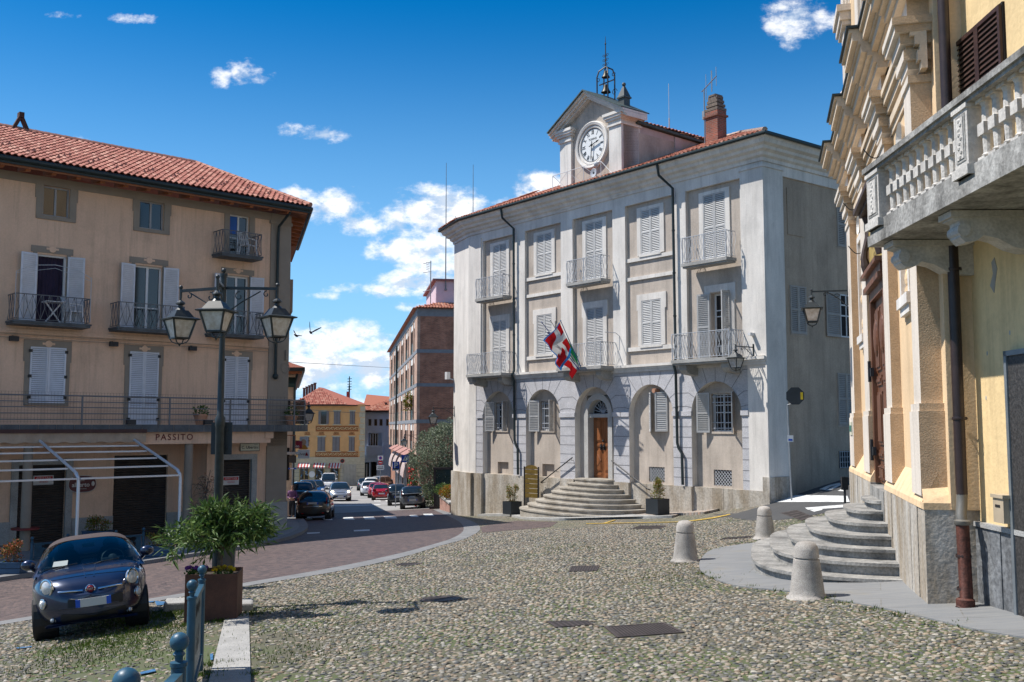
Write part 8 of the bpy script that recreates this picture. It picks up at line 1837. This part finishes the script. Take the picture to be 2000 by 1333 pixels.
# flags
def flag(base, tip, label, kind, seed):
 t = Thing('flag', label, 'flag', tuple(base), 0, 'flags over the town hall door'); v = Vector(tip) - Vector(base); m = MB(); m.tube([(0, 0, 0), tuple(v)], [.022, .014], 6); m.ball(tuple(v), .03, 5); t.part('flagpole', m, M('pole_' + kind, {'eu': (.03, .06, .25), 'it': (.45, .44, .42), 'pm': (.05, .12, .25)}[kind], .5, var=0))
 n, k = 26, 20; d = v.normalized(); r = np.random.default_rng(seed); ln = {'eu': .9, 'it': 1.15, 'pm': 1.25}[kind]; W_ = {'eu': .12, 'it': 1.0, 'pm': 1.1}[kind]; s0 = {'eu': .75, 'it': .75, 'pm': .97}[kind] if kind != 'eu' else .8
 lf_ = Vector((-.61, .79, 0)); vs = []; fs = []; mi = []
 for i in range(n + 1):
  f = i / n; p0 = v * s0 - d * (ln * f)
  for j in range(k + 1):
   g = j / k; dr = W_ * g; fo_ = (.09 * math.sin(g * 5 + f * 7.0 + seed) + .05 * math.sin(f * 15 + g * 3)) * min(1, g * 3)
   fl_ = {'eu': (.1, -1), 'it': (.30, -.92), 'pm': (.80 - .25 * f, -.62 - .16 * f)}[kind]
   vs.append(p0 + lf_ * (fl_[0] * dr) + Vector((0, 0, fl_[1] * dr)) + Vector((-.79, -.61, 0)) * (fo_ + {'eu': .04, 'it': -.30, 'pm': .10}[kind]) + lf_ * fo_ * .3)
 for i in range(n):
  for j in range(k):
   f, g = (i + .5) / n, (j + .5) / k; fs.append((i * (k + 1) + j, i * (k + 1) + j + 1, (i + 1) * (k + 1) + j + 1, (i + 1) * (k + 1) + j))
   if kind == 'it': c = 0 if g < .36 else (1 if g < .62 else 2)
   elif kind == 'pm':
    c = 3 if (f < .05 or f > .94 or g > .95) else (1 if (abs(f - .46) < .12 or abs(g - .36) < .11) else 2)
   else: c = 4
   mi.append(c)
 m = MB(); m.add(vs, fs); m.m = mi; th = [Mramp('flag_green', [(0, (.01, .16, .06)), (1, (.01, .16, .06))], .7, fine=0, sub=.3), Mramp('flag_white', [(0, (.62, .62, .62)), (1, (.62, .62, .62))], .7, fine=0, sub=.3), Mramp('flag_red', [(0, (.50, .01, .015)), (1, (.50, .01, .015))], .7, fine=0, sub=.3), Mramp('flag_border_blue', [(0, (.02, .20, .55)), (1, (.02, .20, .55))], .7, fine=0, sub=.3), Mramp('flag_navy', [(0, (.01, .02, .16)), (1, (.01, .02, .16))], .7, fine=0, sub=.2)]
 o = t.part('cloth', m, th, smooth=80)
def tipat(u, v, off): # tip on a plane parallel to the facade
 o = Vector((*TW(0, -off), 0)); nn = Vector((*TW(0, -off - 1), 0)) - o; rr = Vector(ray(u, v)); k = (o.x * nn.x + o.y * nn.y) / (rr.x * nn.x + rr.y * nn.y); return rr * k
fb = tipat(1131, 722, .88)
flag(fb + Vector((0, 0, 0)), tipat(1058, 630, 2.3), 'furled dark blue flag, leftmost pole above the town hall door', 'eu', 1)
flag(fb + Vector((.05, .02, 0)), tipat(1075, 626, 2.2), 'green white and red flag on the middle pole above the door', 'it', 2)
flag(fb + Vector((.12, .0, 0)), tipat(1095, 627, 2.0), 'red flag with white cross and blue border on the right pole', 'pm', 3)
# --- bollards
bl = MB(); bl.lathe([(.30, -.05), (.285, .01), (.255, .03), (.235, .07), (.228, .14), (.178, .53), (.150, .538), (.150, .552), (.174, .558), (.168, .66), (.155, .71), (.12, .755), (.06, .775), (.001, .78)], n=28)
bme = bl.mesh('bollard', bollardm); first = None
for (u, v, s, lab) in ((1577, 1168, 1.0, 'grey granite bollard nearest the camera in front of the church steps'), (1339, 1096, 1.02, 'grey granite bollard standing alone at the left tip of the slabs'), (1494, 1052, .98, 'grey granite bollard partly behind the church steps')):
 g = gnd(u, v); o = bpy.data.objects.new('bollard', bme); COL.objects.link(o); o.location = g; o.scale = (s, s, s); o.rotation_euler = (0, 0, random.random() * 6); setp(o, lab, 'bollard', 'granite bollards'); smooth_angle(o, 50)
# granite blocks by the planter
for u, v, sz, lab in ((359, 1190, (.30, .25, .15), 'rough granite block left of the rust planter'), (474, 1192, (.16, .25, .14), 'mossy granite block right of the rust planter')):
 g = gnd(u, v); mb = MB(); mb.box(-sz[0], sz[0], -sz[1], sz[1], -.1, sz[2]); o = single('stone_block', mb, granite, lab, 'stone', tuple(g), 14); bv = o.modifiers.new('b', 'BEVEL'); bv.width = .03; bv.segments = 2
# --- covers in the pavement
iron = M('rusty_cast_iron', (.075, .06, .055), .6, .3, var=.25, vs=6, bump=.2, bs=40)
def cover(pxs, label, n_slots, rim=.10, round_=False):
 P_ = [Vector((*gnd(u, v)[:2], 0)) for u, v in pxs]
 if round_:
  c = (P_[0] + P_[1]) / 2; rad = (P_[1] - P_[0]).length / 2; poly = [(c.x + rad * math.cos(a), c.y + rad * math.sin(a)) for a in np.linspace(0, 6.2832, 25)[:-1]]
 else: poly = [(p.x, p.y) for p in P_]
 c = Vector((sum(p[0] for p in poly) / len(poly), sum(p[1] for p in poly) / len(poly))); cz = G(c.x, c.y); COVERS.append((label, [(c.x + (p[0] - c.x) * 1.06, c.y + (p[1] - c.y) * 1.06) for p in poly]))
 t = Thing('manhole_cover', label, 'manhole cover', (c.x, c.y, cz), 0, 'cast iron covers'); loc = [(p[0] - c.x, p[1] - c.y) for p in poly]
 def ring(s, z): return [(x * s, y * s, G(c.x + x * s, c.y + y * s) - cz + z) for x, y in loc]
 n = len(loc); m = MB(); m.add(ring(1, -.02) + ring(1, .014) + ring(1 - rim, .014) + ring(1 - rim, .006), [(k, (k + 1) % n, n + (k + 1) % n, n + k) for k in range(n)] + [(n + k, n + (k + 1) % n, 2 * n + (k + 1) % n, 2 * n + k) for k in range(n)] + [(2 * n + k, 2 * n + (k + 1) % n, 3 * n + (k + 1) % n, 3 * n + k) for k in range(n)]); t.part('frame', m, iron)
 m = MB(); m.add(ring(1 - rim * 1.3, .010), [tuple(range(n))]);
 if not round_ and n == 4:
  A, B_, C_, D_ = ring(.84, .014)
  for k in range(n_slots):
   f0, f1 = (k + .15) / n_slots, (k + .7) / n_slots; L0, L1 = Vector(A).lerp(Vector(B_), f0), Vector(A).lerp(Vector(B_), f1); R0, R1 = Vector(D_).lerp(Vector(C_), f0), Vector(D_).lerp(Vector(C_), f1); m.add([L0, L1, R1, R0], [(0, 1, 2, 3)], 1)
 else:
  for k in range(7): f = -.6 + 1.2 * k / 6; w_ = math.sqrt(max(0, .68 - f * f)); r_ = max(abs(p[0]) for p in loc); m.add([(-w_ * r_, f * r_, .016), (w_ * r_, f * r_, .016), (w_ * r_, f * r_ + .03, .016), (-w_ * r_, f * r_ + .03, .016)], [(0, 1, 2, 3)], 1)
 t.part('lid', m, [iron, M('iron_slot', (.035, .028, .025), .7, .2)])
cover([(772, 1104.5), (824, 1101.5)], 'round iron cover near the kerb strip', 0, .08, True)
cover([(819, 1173), (902, 1169)], 'round iron cover below the first one in the cobbles', 0, .08, True)
cover([(1110, 1118), (1166, 1116), (1171, 1106), (1116, 1107.5)], 'small square iron grating in mid square', 9)
cover([(1086, 1227), (1160, 1222), (1148, 1214), (1068, 1216)], 'small rectangular iron cover left of the large one', 6)
cover([(1206, 1247), (1337, 1237), (1298, 1218), (1180, 1226)], 'largest rectangular iron cover in the foreground cobbles', 16)
cover([(1232, 1034), (1290, 1034), (1302, 1027.5), (1250, 1027.5)], 'iron grating before the town hall steps', 12)
cover([(1405, 1055), (1466, 1051), (1468, 1048), (1420, 1051)], 'thin iron cover behind the middle bollard', 5)
cover([(1524, 1003), (1566, 1018), (1588, 1010), (1556, 997)], 'dark iron cover at the mouth of the lane', 4)
# --- stop sign seen from behind
g = gnd(1545, 966); g = atD(1546, 970, 33.2); g.z = G(g.x, g.y); t = Thing('stop_sign', 'octagonal road sign seen from behind on a cranked grey pole', 'road sign', tuple(g), -12); k = 33.2 / 1951; zc = (833 - 774) * k - g.z; zk = (833 - 791) * k - g.z
m = MB(); m.tube([(0, 0, 0), (-.06, 0, zk), (.04, 0, zk + .02), (.17, 0, zk + .03), (.17, 0, zc + .2)], .03, 6); t.part('pole', m, M('galvanised', (.30, .31, .32), .5, .6), smooth=40); m = MB(); m.prism([(.19 + .31 * math.cos(R(22.5 + 45 * i)), zc + .31 * math.sin(R(22.5 + 45 * i))) for i in range(8)], 'y', -.05, -.035, 0); m.box(.36, .44, -.056, -.05, zc - .12, zc + .12, 1); t.part('plate', m, [M('sign_back_dark', (.03, .035, .04), .6), M('sticker_yellow', (.6, .42, .02), .6)]); m = MB(); zp = (833 - 857) * k - g.z; m.box(-.10, .10, -.05, -.04, zp - .11, zp + .11, 0); m.box(-.06, .07, -.056, -.05, zp - .07, zp - .01, 1); t.part('small_plate', m, [frame_w, M('plate_blue', (.01, .07, .42))])
g = atD(1650, 965, 28.6); g.z = G(g.x, g.y); t = Thing('marker_post', 'short dark marker post beside the church corner at the lane', 'post', tuple(g)); m = MB(); m.tube([(0, 0, -.1), (0, 0, .75)], .035, 6); m.box(-.09, .09, -.05, .05, .38, .74); t.part('post_body', m, dkmetal)
# --- far street signs
def road_sign(u, v0, vf, D, label, plates, ang=0):
 g = atD(u, vf, D); g.z = G(g.x, g.y); k = D / 1951; t = Thing('road_sign', label, 'road sign', tuple(g), ang, 'street signs'); zt = (833 - v0) * k - g.z; m = MB(); m.tube([(0, .03, 0), (0, .03, zt)], .035, 6); t.part('pole', m, MATS['galvanised'])
 for nm, va, vb, hw, fn in plates: m = MB(); z0, z1 = (833 - vb) * k - g.z, (833 - va) * k - g.z; mats = fn(m, -hw, hw, z0, z1); t.part(nm, m, mats)
sblue = M('sign_blue', (.01, .06, .36), .5, var=.03); swhite = M('sign_white', (.62, .62, .62), .5, var=.02); sred = M('sign_red', (.45, .012, .015), .5, var=.02); sblack = M('sign_black', (.03, .03, .03), .5, var=0)
def P_sign(m, a, b, z0, z1): m.box(a, b, -.02, 0, z0, z1, 0); text_mb('P', (z1 - z0) * 1.0, m, Tr((0, -.026, (z0 + z1) / 2)), 1, bold=.012); return [sblue, swhite]
def ped(m, a, b, z0, z1):
 m.box(a, b, -.02, 0, z0, z1, 0); c = (z0 + z1) / 2; h = (z1 - z0); m.add([(-h * .36, -.024, c - h * .3), (h * .36, -.024, c - h * .3), (0, -.024, c + h * .36)], [(0, 1, 2)], 1); m.ball((.0, -.026, c + h * .14), h * .05, 5, 2); m.bar((0, -.028, c + h * .1), (-.01, -.028, c - h * .08), h * .08, .004, 2); m.bar((0, -.028, c - h * .06), (h * .12, -.028, c - h * .25), h * .06, .004, 2); m.bar((0, -.028, c - h * .06), (-h * .12, -.028, c - h * .25), h * .06, .004, 2); m.bar((0, -.028, c + h * .06), (h * .12, -.028, c - h * .02), h * .05, .004, 2); return [sblue, swhite, sblack]
def white_pl(m, a, b, z0, z1): m.box(a, b, -.02, 0, z0, z1, 0); m.box(a + .08, b - .08, -.024, -.02, z0 + .1, z0 + .18, 1); m.box(a + .08, b - .08, -.024, -.02, z0 + .28, z0 + .36, 1); return [swhite, sblack]
def noentry(m, a, b, z0, z1): c = (z0 + z1) / 2; r = (z1 - z0) / 2; m.lathe([(.001, -.02), (r, -.02), (r, 0)], (0, 0, c), 20, 0, axis='y'); m.box(-r * .7, r * .7, -.026, -.02, c - r * .17, c + r * .17, 1); return [sred, swhite]
def nopark(m, a, b, z0, z1): c = (z0 + z1) / 2; r = (z1 - z0) * .36; m.box(a, b, -.02, 0, z0, z1, 1); m.lathe([(.001, -.024), (r, -.024), (r, -.01)], (0, 0, c), 18, 0, axis='y'); m.lathe([(r * .72, -.03), (r * 1.0, -.03)], (0, 0, c), 18, 2, axis='y'); m.bar((-r * .6, -.03, c + r * .6), (r * .6, -.03, c - r * .6), r * .22, .004, 2); return [sblue, swhite, sred]
road_sign(772.5, 901, 986, 69, 'blue parking sign with white P on the right kerb', [('plate', 901.5, 917, .24, P_sign), ('small_plate', 915.6, 919, .24, white_pl)])
road_sign(790.5, 888, 986, 67, 'blue pedestrian crossing sign right of the parking sign', [('plate', 888.5, 903, .25, ped)])
road_sign(742.5, 890, 948, 112, 'no-entry sign stack by the blue house', [('parking_plate', 890, 899, .30, nopark), ('no_entry_plate', 899.5, 908, .30, noentry), ('white_plate', 908.5, 917.5, .42, white_pl)])
def back_pl(m, a, b, z0, z1): c = (z0 + z1) / 2; r = (z1 - z0) / 2; m.lathe([(.001, -.02), (r, -.02), (r, 0)], (0, 0, c), 18, 0, axis='y'); m.lathe([(r * .8, -.024), (r, -.024)], (0, 0, c), 18, 1, axis='y'); return [sblack, sred]
road_sign(668, 896, 946, 126, 'round dark sign with red rim before the painted house', [('plate', 896, 904.5, .30, back_pl)], 15)
def arrow_pl(m, a, b, z0, z1): m.box(a, b, -.02, 0, z0, z1, 0); c = (z0 + z1) / 2; m.box(a + .1, b - .15, -.024, -.02, c - .03, c + .03, 1); return [sblue, swhite]
def dark_pl(m, a, b, z0, z1): m.box(a, b, -.02, 0, z0, z1, 0); return [sblack]
road_sign(569.5, 889, 1003, 55, 'dark sign back with a blue arrow plate by the narrow house', [('plate', 889.5, 904, .2, dark_pl), ('arrow_plate', 913.5, 916.5, .22, arrow_pl)])
# shop signs hung over the pavement
def shop_sign(u0, u1, v0, v1, D, label, fn):
 a, b = atD(u0, v1, D), atD(u1, v0, D); t = Thing('shop_sign', label, 'shop sign', ((a.x + b.x) / 2, D, a.z)); m = MB(); mats = fn(m, (b.x - a.x) / 2, b.z - a.z); t.part('board', m, mats); m = MB(); m.bar((-(b.x - a.x) / 2 - .6, .06, (b.z - a.z) * .8), ((b.x - a.x) / 2, .06, (b.z - a.z) * .8), .05); t.part('bracket', m, dkmetal)
def amp(m, w, h): m.box(-w, w, -.06, .06, 0, h, 0); text_mb('amplifon', h * .50, m, Tr((.05, -.064, h * .30)), 1, bold=.004); text_mb('a', h * .5, m, Tr((.0, -.064, h * .76)), 1, bold=.004); return [M('sign_crimson', (.22, .012, .03), .5), swhite]
def hel(m, w, h):
 m.box(-w, w, -.06, .06, 0, h * .40, 0); m.box(-w + .1, w - .15, -.05, .05, h * .42, h, 2); text_mb('helvetia', h * .17, m, Tr((-.1, -.064, h * .2)), 1, bold=.002); m.add([(w - .28, -.064, h * .13), (w - .06, -.064, h * .13), (w - .17, -.064, h * .30)], [(0, 1, 2)], 3); m.ball((-.02, -.052, h * .74), h * .13, 7, 4, (1, .1, 1.1)); m.add([(-.35, -.053, h * .44), (.3, -.053, h * .44), (.1, -.053, h * .62), (-.15, -.053, h * .62)], [(0, 1, 2, 3)], 5); m.box(-w + .1, w - .15, -.052, -.05, h * .42, h * .46, 3); return [swhite, sblack, M('poster_pale', (.48, .50, .54), .6), sred, M('poster_tan', (.42, .26, .17), .6), M('poster_orange', (.5, .22, .03), .6)]
shop_sign(553, 590, 862, 876, 58, 'crimson amplifon shop sign hanging from the narrow house', amp); shop_sign(582, 605, 853, 896, 66, 'white helvetia sign with small poster above it', hel)
# --- glass display case, brick bed, hedge, olive
g = atD(874, 983, 62); g.z = G(g.x, g.y); k = 62 / 1951; t = Thing('display_case', 'dark framed glass display case beside the town hall corner', 'display case', tuple(g), -4); h = (983 - 908) * k; w = 24 * k
m = MB(); dk = M('dark_bronze_frame', (.05, .04, .042), .4, .5)
for x in (-w, w): m.box(x - .05, x + .05, -.3, -.2, .1, h); m.box(x - .05, x + .05, .2, .3, .1, h)
m.box(-w - .1, w + .1, -.36, .36, h, h + .12); m.box(-w - .3, w + .1, -.4, .4, -.3, .12); t.part('frame', m, dk); m = MB(); m.box(-w, w, -.24, -.22, .15, h); m.box(-w - .01, -w + .01, -.22, .22, .15, h); t.part('glass_panel', m, Mglass('case_glass', (.02, .035, .035), .03)); m = MB(); m.box(w * .35, w * .5, -.5, -.46, .4, h * .75); t.part('handle', m, greymetal)
A = gnd(859, 988); A = atD(859, 985, 60); A.z = G(A.x, A.y); B_ = atD(878, 1000, 54); B_.z = G(B_.x, B_.y); C_ = atD(900, 998, 54.5)
mb = MB(); brk = brick_mat('bed_brick', (.34, .14, .095), (.24, .095, .07), (.34, .29, .25), .25, .075); hb = (995 - 967) * 56 / 1951; pl = [(0, 0), (B_.x - A.x, B_.y - A.y), (C_.x - A.x + .8, C_.y - A.y), (3, 6), (.5, 6)]; t = Thing('brick_planter', 'low red brick planting bed with stone coping beside the town hall', 'planter', (A.x, A.y, A.z)); mb.prism(pl, 'z', -.6, hb); t.part('wall', mb, brk); mb = MB(); mb.prism([(p[0] * 1.03 - .05, p[1] * 1.03 - .08) for p in pl], 'z', hb, hb + .10); t.part('coping', mb, granite)
mb = MB(); c = atD(880, 962, 56); plant_leaves(mb, 1300, (0, 0, 0), (.62, .5, .42), (.10, .035), .4, .2, .2, 51); single('flower_bush', mb, Mramp('leaf_autumn', [(0, (.10, .13, .02)), (.4, (.28, .24, .03)), (.7, (.42, .22, .04)), (1, (.45, .10, .05))], .55, sub=.2), 'yellow and pink flowering bush on the brick bed', 'bush', tuple(c))
mb = MB(); c = atD(866, 958, 59); plant_leaves(mb, 700, (0, 0, 0), (.55, .4, .4), (.10, .03), .4, .2, .2, 52); single('bush', mb, leaf_dark, 'green bush behind the flowering bush on the brick bed', 'bush', tuple(c))
mb = MB(); c = atD(840, 962, 66); plant_leaves(mb, 2600, (0, 0, -.3), (1.1, .8, .85), (.11, .035), .35, .25, .15, 53); single('hedge', mb, Mramp('leaf_hedge', [(0, (.03, .08, .01)), (.5, (.08, .17, .02)), (1, (.14, .24, .04))], .55, sub=.2), 'bright green clipped hedge behind the parked grey car', 'hedge', tuple(c))
def olive():
 g = atD(862, 985, 63); g.z = G(g.x, g.y); t = Thing('olive_tree', 'silvery grey-green olive tree between brick block and town hall', 'tree', tuple(g)); k = 63 / 1951; m = MB(); m.tube([(0, 0, 0), (.1, 0, .8), (-.05, .1, 1.6)], [.28, .22, .18], 8); r = np.random.default_rng(8); lf = MB()
 blobs = [((815, 892), 20), ((828, 870), 22), ((850, 862), 24), ((868, 850), 24), ((885, 838), 24), ((900, 850), 24), ((835, 905), 26), ((858, 895), 28), ((880, 885), 26), ((820, 925), 17), ((842, 935), 24), ((866, 925), 26), ((888, 920), 24), ((905, 900), 24), ((850, 955), 20), ((872, 950), 22), ((838, 958), 15), ((845, 846), 11), ((862, 836), 12), ((806, 905), 11), ((825, 852), 10)]
 for (u, v), s in blobs:
  c = Vector(((u - 862) * k, r.uniform(-.9, .9), (833 - v) * k - g.z)); m.tube([(-.05, .1, 1.5), tuple(Vector((0, 0, 1.8)).lerp(c, .5) + Vector((0, 0, .15))), tuple(c)], [.09, .05, .02], 5)
  plant_leaves(lf, int(s * 30), c, (s * k * 1.02, s * k * 1.0, s * k), (.13, .026), .45, .25, .15, int(u + v))
 t.part('trunk', m, bark); t.part('crown', lf, leaf_olive)
olive()
mb = MB(); fl = MB(); r = np.random.default_rng(4); c = atD(807, 950, 68); plant_leaves(mb, 900, (0, 0, 0), (.32, .3, 1.3), (.12, .04), .1, .2, .3, 61); o = single('trumpet_vine', mb, leaf_dark, 'climbing vine with scarlet flowers at the brick block corner', 'climber', tuple(c))
for i in range(46): fl.ball((r.uniform(-.32, .32), -.3 + r.uniform(-.1, .1), r.uniform(-1.3, 1.3)), .075, 5);
fl.at = [.5] * len(fl.v); q = bpy.data.objects.new('blossom', fl.mesh('blossom', M('scarlet_petal', (.50, .03, .015), .6, var=.2, vs=9))); COL.objects.link(q); q.parent = o
# second olive with a few red blossoms low in the crown
fl = MB();
# plant on the brick block balcony
mb = MB(); c = atD(798, 786, 87); plant_leaves(mb, 260, (0, 0, 0), (.3, .3, .8), (.35, .05), .3, .1, .4, 63); single('potted_palm', mb, leaf_nandina, 'spiky green plant hanging on a window of the brick block', 'plant', tuple(c))
# --- overhead cables
for a, b, D0, D1, sag, lab in (((556, 707), (765, 719), 44, 84, 0, 'upper cable crossing the street between the houses'), ((598, 800), (812, 806), 60, 82, .15, 'lower pale cable crossing the street to the brick block')):
 A_, B2 = atD(*a, D0), atD(*b, D1); mb = MB(); mb.tube([tuple((A_.lerp(B2, f) - A_) - Vector((0, 0, sag * math.sin(math.pi * f)))) for f in np.linspace(0, 1, 13)], .016, 4); single('cable', mb, M('cable_grey', (.12, .12, .13), .6), lab, 'cable', tuple(A_), group='overhead cables')
# --- pigeons in flight
def bird(u, v, D, label, ang, fl_, s=1.):
 p = atD(u, v, D); t = Thing('pigeon', label, 'bird', tuple(p), ang, 'pigeons in flight'); m = MB(); feather = M('pigeon_grey', (.05, .052, .06), .7, var=.3, vs=30)
 m.lathe([(.001, -.17), (.03, -.15), (.06, -.07), (.065, .02), (.045, .10), (.03, .14), (.035, .17), (.02, .205), (.004, .22), (.001, .24)], (0, 0, 0), 12, axis='y'); m.add([(-.025, -.14, .0), (.025, -.14, 0), (.06, -.29, .01), (0, -.31, .01), (-.06, -.29, .01)], [(0, 1, 2, 3, 4), (4, 3, 2, 1, 0)])
 for sg in (-1, 1):
  q = [(sg * .04, .07, .03), (sg * .04, -.06, .02), (sg * .2, -.07, .03 + fl_ * .13), (sg * .2, .10, .03 + fl_ * .14), (sg * .36, -.06, .03 + fl_ * .28), (sg * .38, .03, .03 + fl_ * .30)]; m.add(q, [(0, 1, 2, 3), (3, 2, 4, 5), (3, 2, 1, 0), (5, 4, 2, 3)])
 m.v = [tuple(Vector(x) * s) for x in m.v]; o = t.part('body', m, feather, smooth=50); t.o.rotation_euler = (R(25), R(20), R(ang))
bird(578.5, 656, 45, 'small dark pigeon gliding, the left of two in the sky', 60, .5, .8); bird(607, 650, 42, 'dark pigeon with raised wings, the right of two in the sky', 40, 1.6, .8)
# --- pedestrian
def person():
 g = atD(570, 1008, 54.5); g.z = (833 - 1009.5) / 1951 * 54.5; H = 1.74; t = Thing('person', 'pedestrian in a purple jacket and dark trousers walking past the corner, hands together', 'person', tuple(g), 0)
 def skinmesh(name, verts, edges, rad, mat, root, parent=None, sub=1):
  me = bpy.data.meshes.new(name); me.from_pydata(verts, edges, []); o = bpy.data.objects.new(name, me); COL.objects.link(o); o.parent = parent or t.o
  md = o.modifiers.new('s', 'SKIN'); s2 = o.modifiers.new('u', 'SUBSURF'); s2.levels = s2.render_levels = sub; md.use_smooth_shade = True
  for i, r_ in enumerate(rad): me.skin_vertices[0].data[i].radius = r_ if isinstance(r_, tuple) else (r_, r_)
  me.skin_vertices[0].data[root].use_root = True; me.materials.append(mat)
  dg = bpy.context.evaluated_depsgraph_get(); m2 = bpy.data.meshes.new_from_object(o.evaluated_get(dg)); o.modifiers.clear(); o.data = m2; m2.polygons.foreach_set('use_smooth', [True] * len(m2.polygons)); return o
 skin_m = M('skin', (.42, .24, .17), .6, var=.05); V = [(0, 0, .95), (0, .01, 1.15), (0, 0, 1.38), (0, 0, 1.47), (0, -.01, 1.53), (0, -.03, 1.62), (0, -.01, 1.70)]; E_ = [(i, i + 1) for i in range(6)]; Rr = [(.15, .11), (.14, .10), (.15, .09), .06, .055, (.078, .095), (.06, .075)]
 for s in (-1, 1):
  b = len(V); V += [(s * .18, 0, 1.40), (s * .235, .02, 1.13), (s * .10, -.20, 1.04), (s * .05, -.235, 1.05)]; E_ += [(2, b), (b, b + 1), (b + 1, b + 2), (b + 2, b + 3)]; Rr += [.055, .042, .032, (.02, .035)]
  h = len(V)
  for k in range(5):
   ang = -.5 + .25 * k; L_ = (.055, .07, .075, .07, .05)[k]; q = (s * (.05 - .01), -.245, 1.06 - .018 * k + .02); V += [q, (q[0] - s * L_ * .6, q[1] - .01, q[2] - .01), (q[0] - s * L_, q[1] + .012, q[2] - .025)]; E_ += [(b + 3, len(V) - 3), (len(V) - 3, len(V) - 2), (len(V) - 2, len(V) - 1)]; Rr += [.010, .009, .007]
  b = len(V); V += [(s * .09, 0, .88), (s * .11, -.06 * s, .48), (s * .11, .03 - .10 * s, .08), (s * .12, -.12 - .10 * s, .03)]; E_ += [(0, b), (b, b + 1), (b + 1, b + 2), (b + 2, b + 3)]; Rr += [.095, .065, .045, (.04, .03)]
 body = skinmesh('body', V, E_, Rr, skin_m, 0)
 f = MB(); f.ball((0, -.105, 1.60), .018, 6, 0, (.8, 1, 1.3)); o = t.part('nose', f, skin_m, body)
 f = MB()
 for s in (-1, 1): f.ball((s * .032, -.098, 1.625), .011, 5)
 t.part('eyes', f, dark, body); f = MB(); f.box(-.025, .025, -.104, -.09, 1.563, 1.571); t.part('mouth', f, M('lips', (.3, .10, .09), .6), body)
 f = MB()
 for s in (-1, 1): f.ball((s * .082, -.01, 1.62), .02, 5, 0, (.4, 1, 1.5))
 t.part('ears', f, skin_m, body); f = MB(); f.ball((0, .012, 1.665), .098, 9, 0, (.92, 1.0, .85)); f.ball((0, .06, 1.60), .075, 7); t.part('hair', f, M('hair_brown', (.09, .045, .025), .7, var=.2, vs=40))
 J = [(0, 0, .92), (0, .01, 1.15), (0, 0, 1.36), (0, 0, 1.46)]; JE = [(0, 1), (1, 2), (2, 3)]; JR = [(.185, .135), (.175, .125), (.17, .11), .085]
 for s in (-1, 1): b = len(J); J += [(s * .19, 0, 1.40), (s * .245, .02, 1.12), (s * .115, -.19, 1.045)]; JE += [(2, b), (b, b + 1), (b + 1, b + 2)]; JR += [.075, .06, .045]
 skinmesh('jacket', J, JE, JR, M('purple_jacket', (.13, .055, .14), .8, var=.15, vs=12), 0)
 J = [(0, 0, .97), (0, 0, .88)]; JE = [(0, 1)]; JR = [(.165, .12), (.16, .12)]
 for s in (-1, 1): b = len(J); J += [(s * .09, 0, .80), (s * .11, -.06 * s, .48), (s * .11, .03 - .10 * s, .10)]; JE += [(1, b), (b, b + 1), (b + 1, b + 2)]; JR += [.11, .08, .065]
 skinmesh('trousers', J, JE, JR, M('dark_trousers', (.02, .02, .024), .85, var=.15, vs=12), 0)
 for s in (-1, 1): f = MB(); f.ball((s * .115, -.06 - .10 * s, .045), .06, 7, 0, (.8, 1.9, .75)); t.part('shoe', f, blackp)
person()
# --- blue bay marks and tufts of grass
for q in ([(281, 1178), (300, 1176), (300, 1178), (282, 1180.5)], [(302, 1176), (326, 1178), (326, 1183), (306, 1185)], [(30, 1268), (62, 1265), (62, 1267), (34, 1270)], [(273, 1317), (303, 1310), (304, 1315), (275, 1321)], [(360, 1297), (378, 1294), (378, 1301), (361, 1303)], [(410, 1281), (416, 1280), (416, 1292), (411, 1293)]):
 lay('road_marking', px(q), .020, blu)
def grass():
 mb = MB(); r = np.random.default_rng(2); spots = []
 def clump(u, v, n, s): g = gnd(u, v); spots.append((g.x, g.y, n, s))
 for u, v, n, s in ((300, 1205, 2600, .9), (200, 1260, 1500, .9), (330, 1225, 700, .7), (260, 1235, 500, .7), (240, 1280, 500, 1.0), (120, 1300, 500, 1.2), (600, 1230, 400, 1.2), (560, 1280, 400, .9), (640, 1180, 300, 1.2), (1300, 1130, 400, 1.2), (1150, 1070, 300, 1.5), (375, 1222, 120, .2), (412, 1215, 60, .15), (470, 1205, 140, .25), (500, 1198, 160, .35), (520, 1192, 90, .4), (400, 1320, 140, .2), (420, 1300, 90, .2), (495, 1320, 40, .1), (350, 1190, 90, .3), (170, 1262, 80, .5), (60, 1262, 60, .3), (1320, 1105, 40, .3), (1375, 1122, 50, .15), (1395, 1132, 40, .12), (1620, 1170, 40, .12), (1650, 1180, 30, .1), (1700, 1192, 40, .2), (1760, 1204, 40, .2), (1850, 1222, 40, .3), (1450, 1062, 60, .4), (1400, 1074, 40, .3), (1560, 1168, 24, .1), (1470, 1148, 20, .1), (1520, 1155, 20, .12), (430, 1215, 50, .12), (290, 1098, 70, .3), (420, 1090, 50, .4), (200, 1115, 60, .5), (985, 1008, 60, .3), (900, 1010, 40, .5), (840, 990, 80, .6), (880, 1003, 60, .5)): clump(u, v, n, s)
 for x, y, n, s in spots:
  for i in range(n):
   a = r.normal(0, s * .5); b = r.normal(0, s * .5); X, Y = x + a, y + b; z = G(X, Y); h = r.uniform(.02, .055) * (1.3 if s < .3 else 1); d = Vector((r.normal(0, .4), r.normal(0, .4), 1)).normalized() * h; w = Vector((r.normal(), r.normal(), 0)).normalized() * .007
   q = Vector((X, Y, z + .005)); mb.add([q - w, q + w, q + d], [(0, 1, 2), (2, 1, 0)]); mb.at += [r.random()] * 3
 o = single('grass', mb, grass_mat, 'short green grass and weeds growing between the cobbles', 'grass', kind='stuff')
grass()
pebbles()
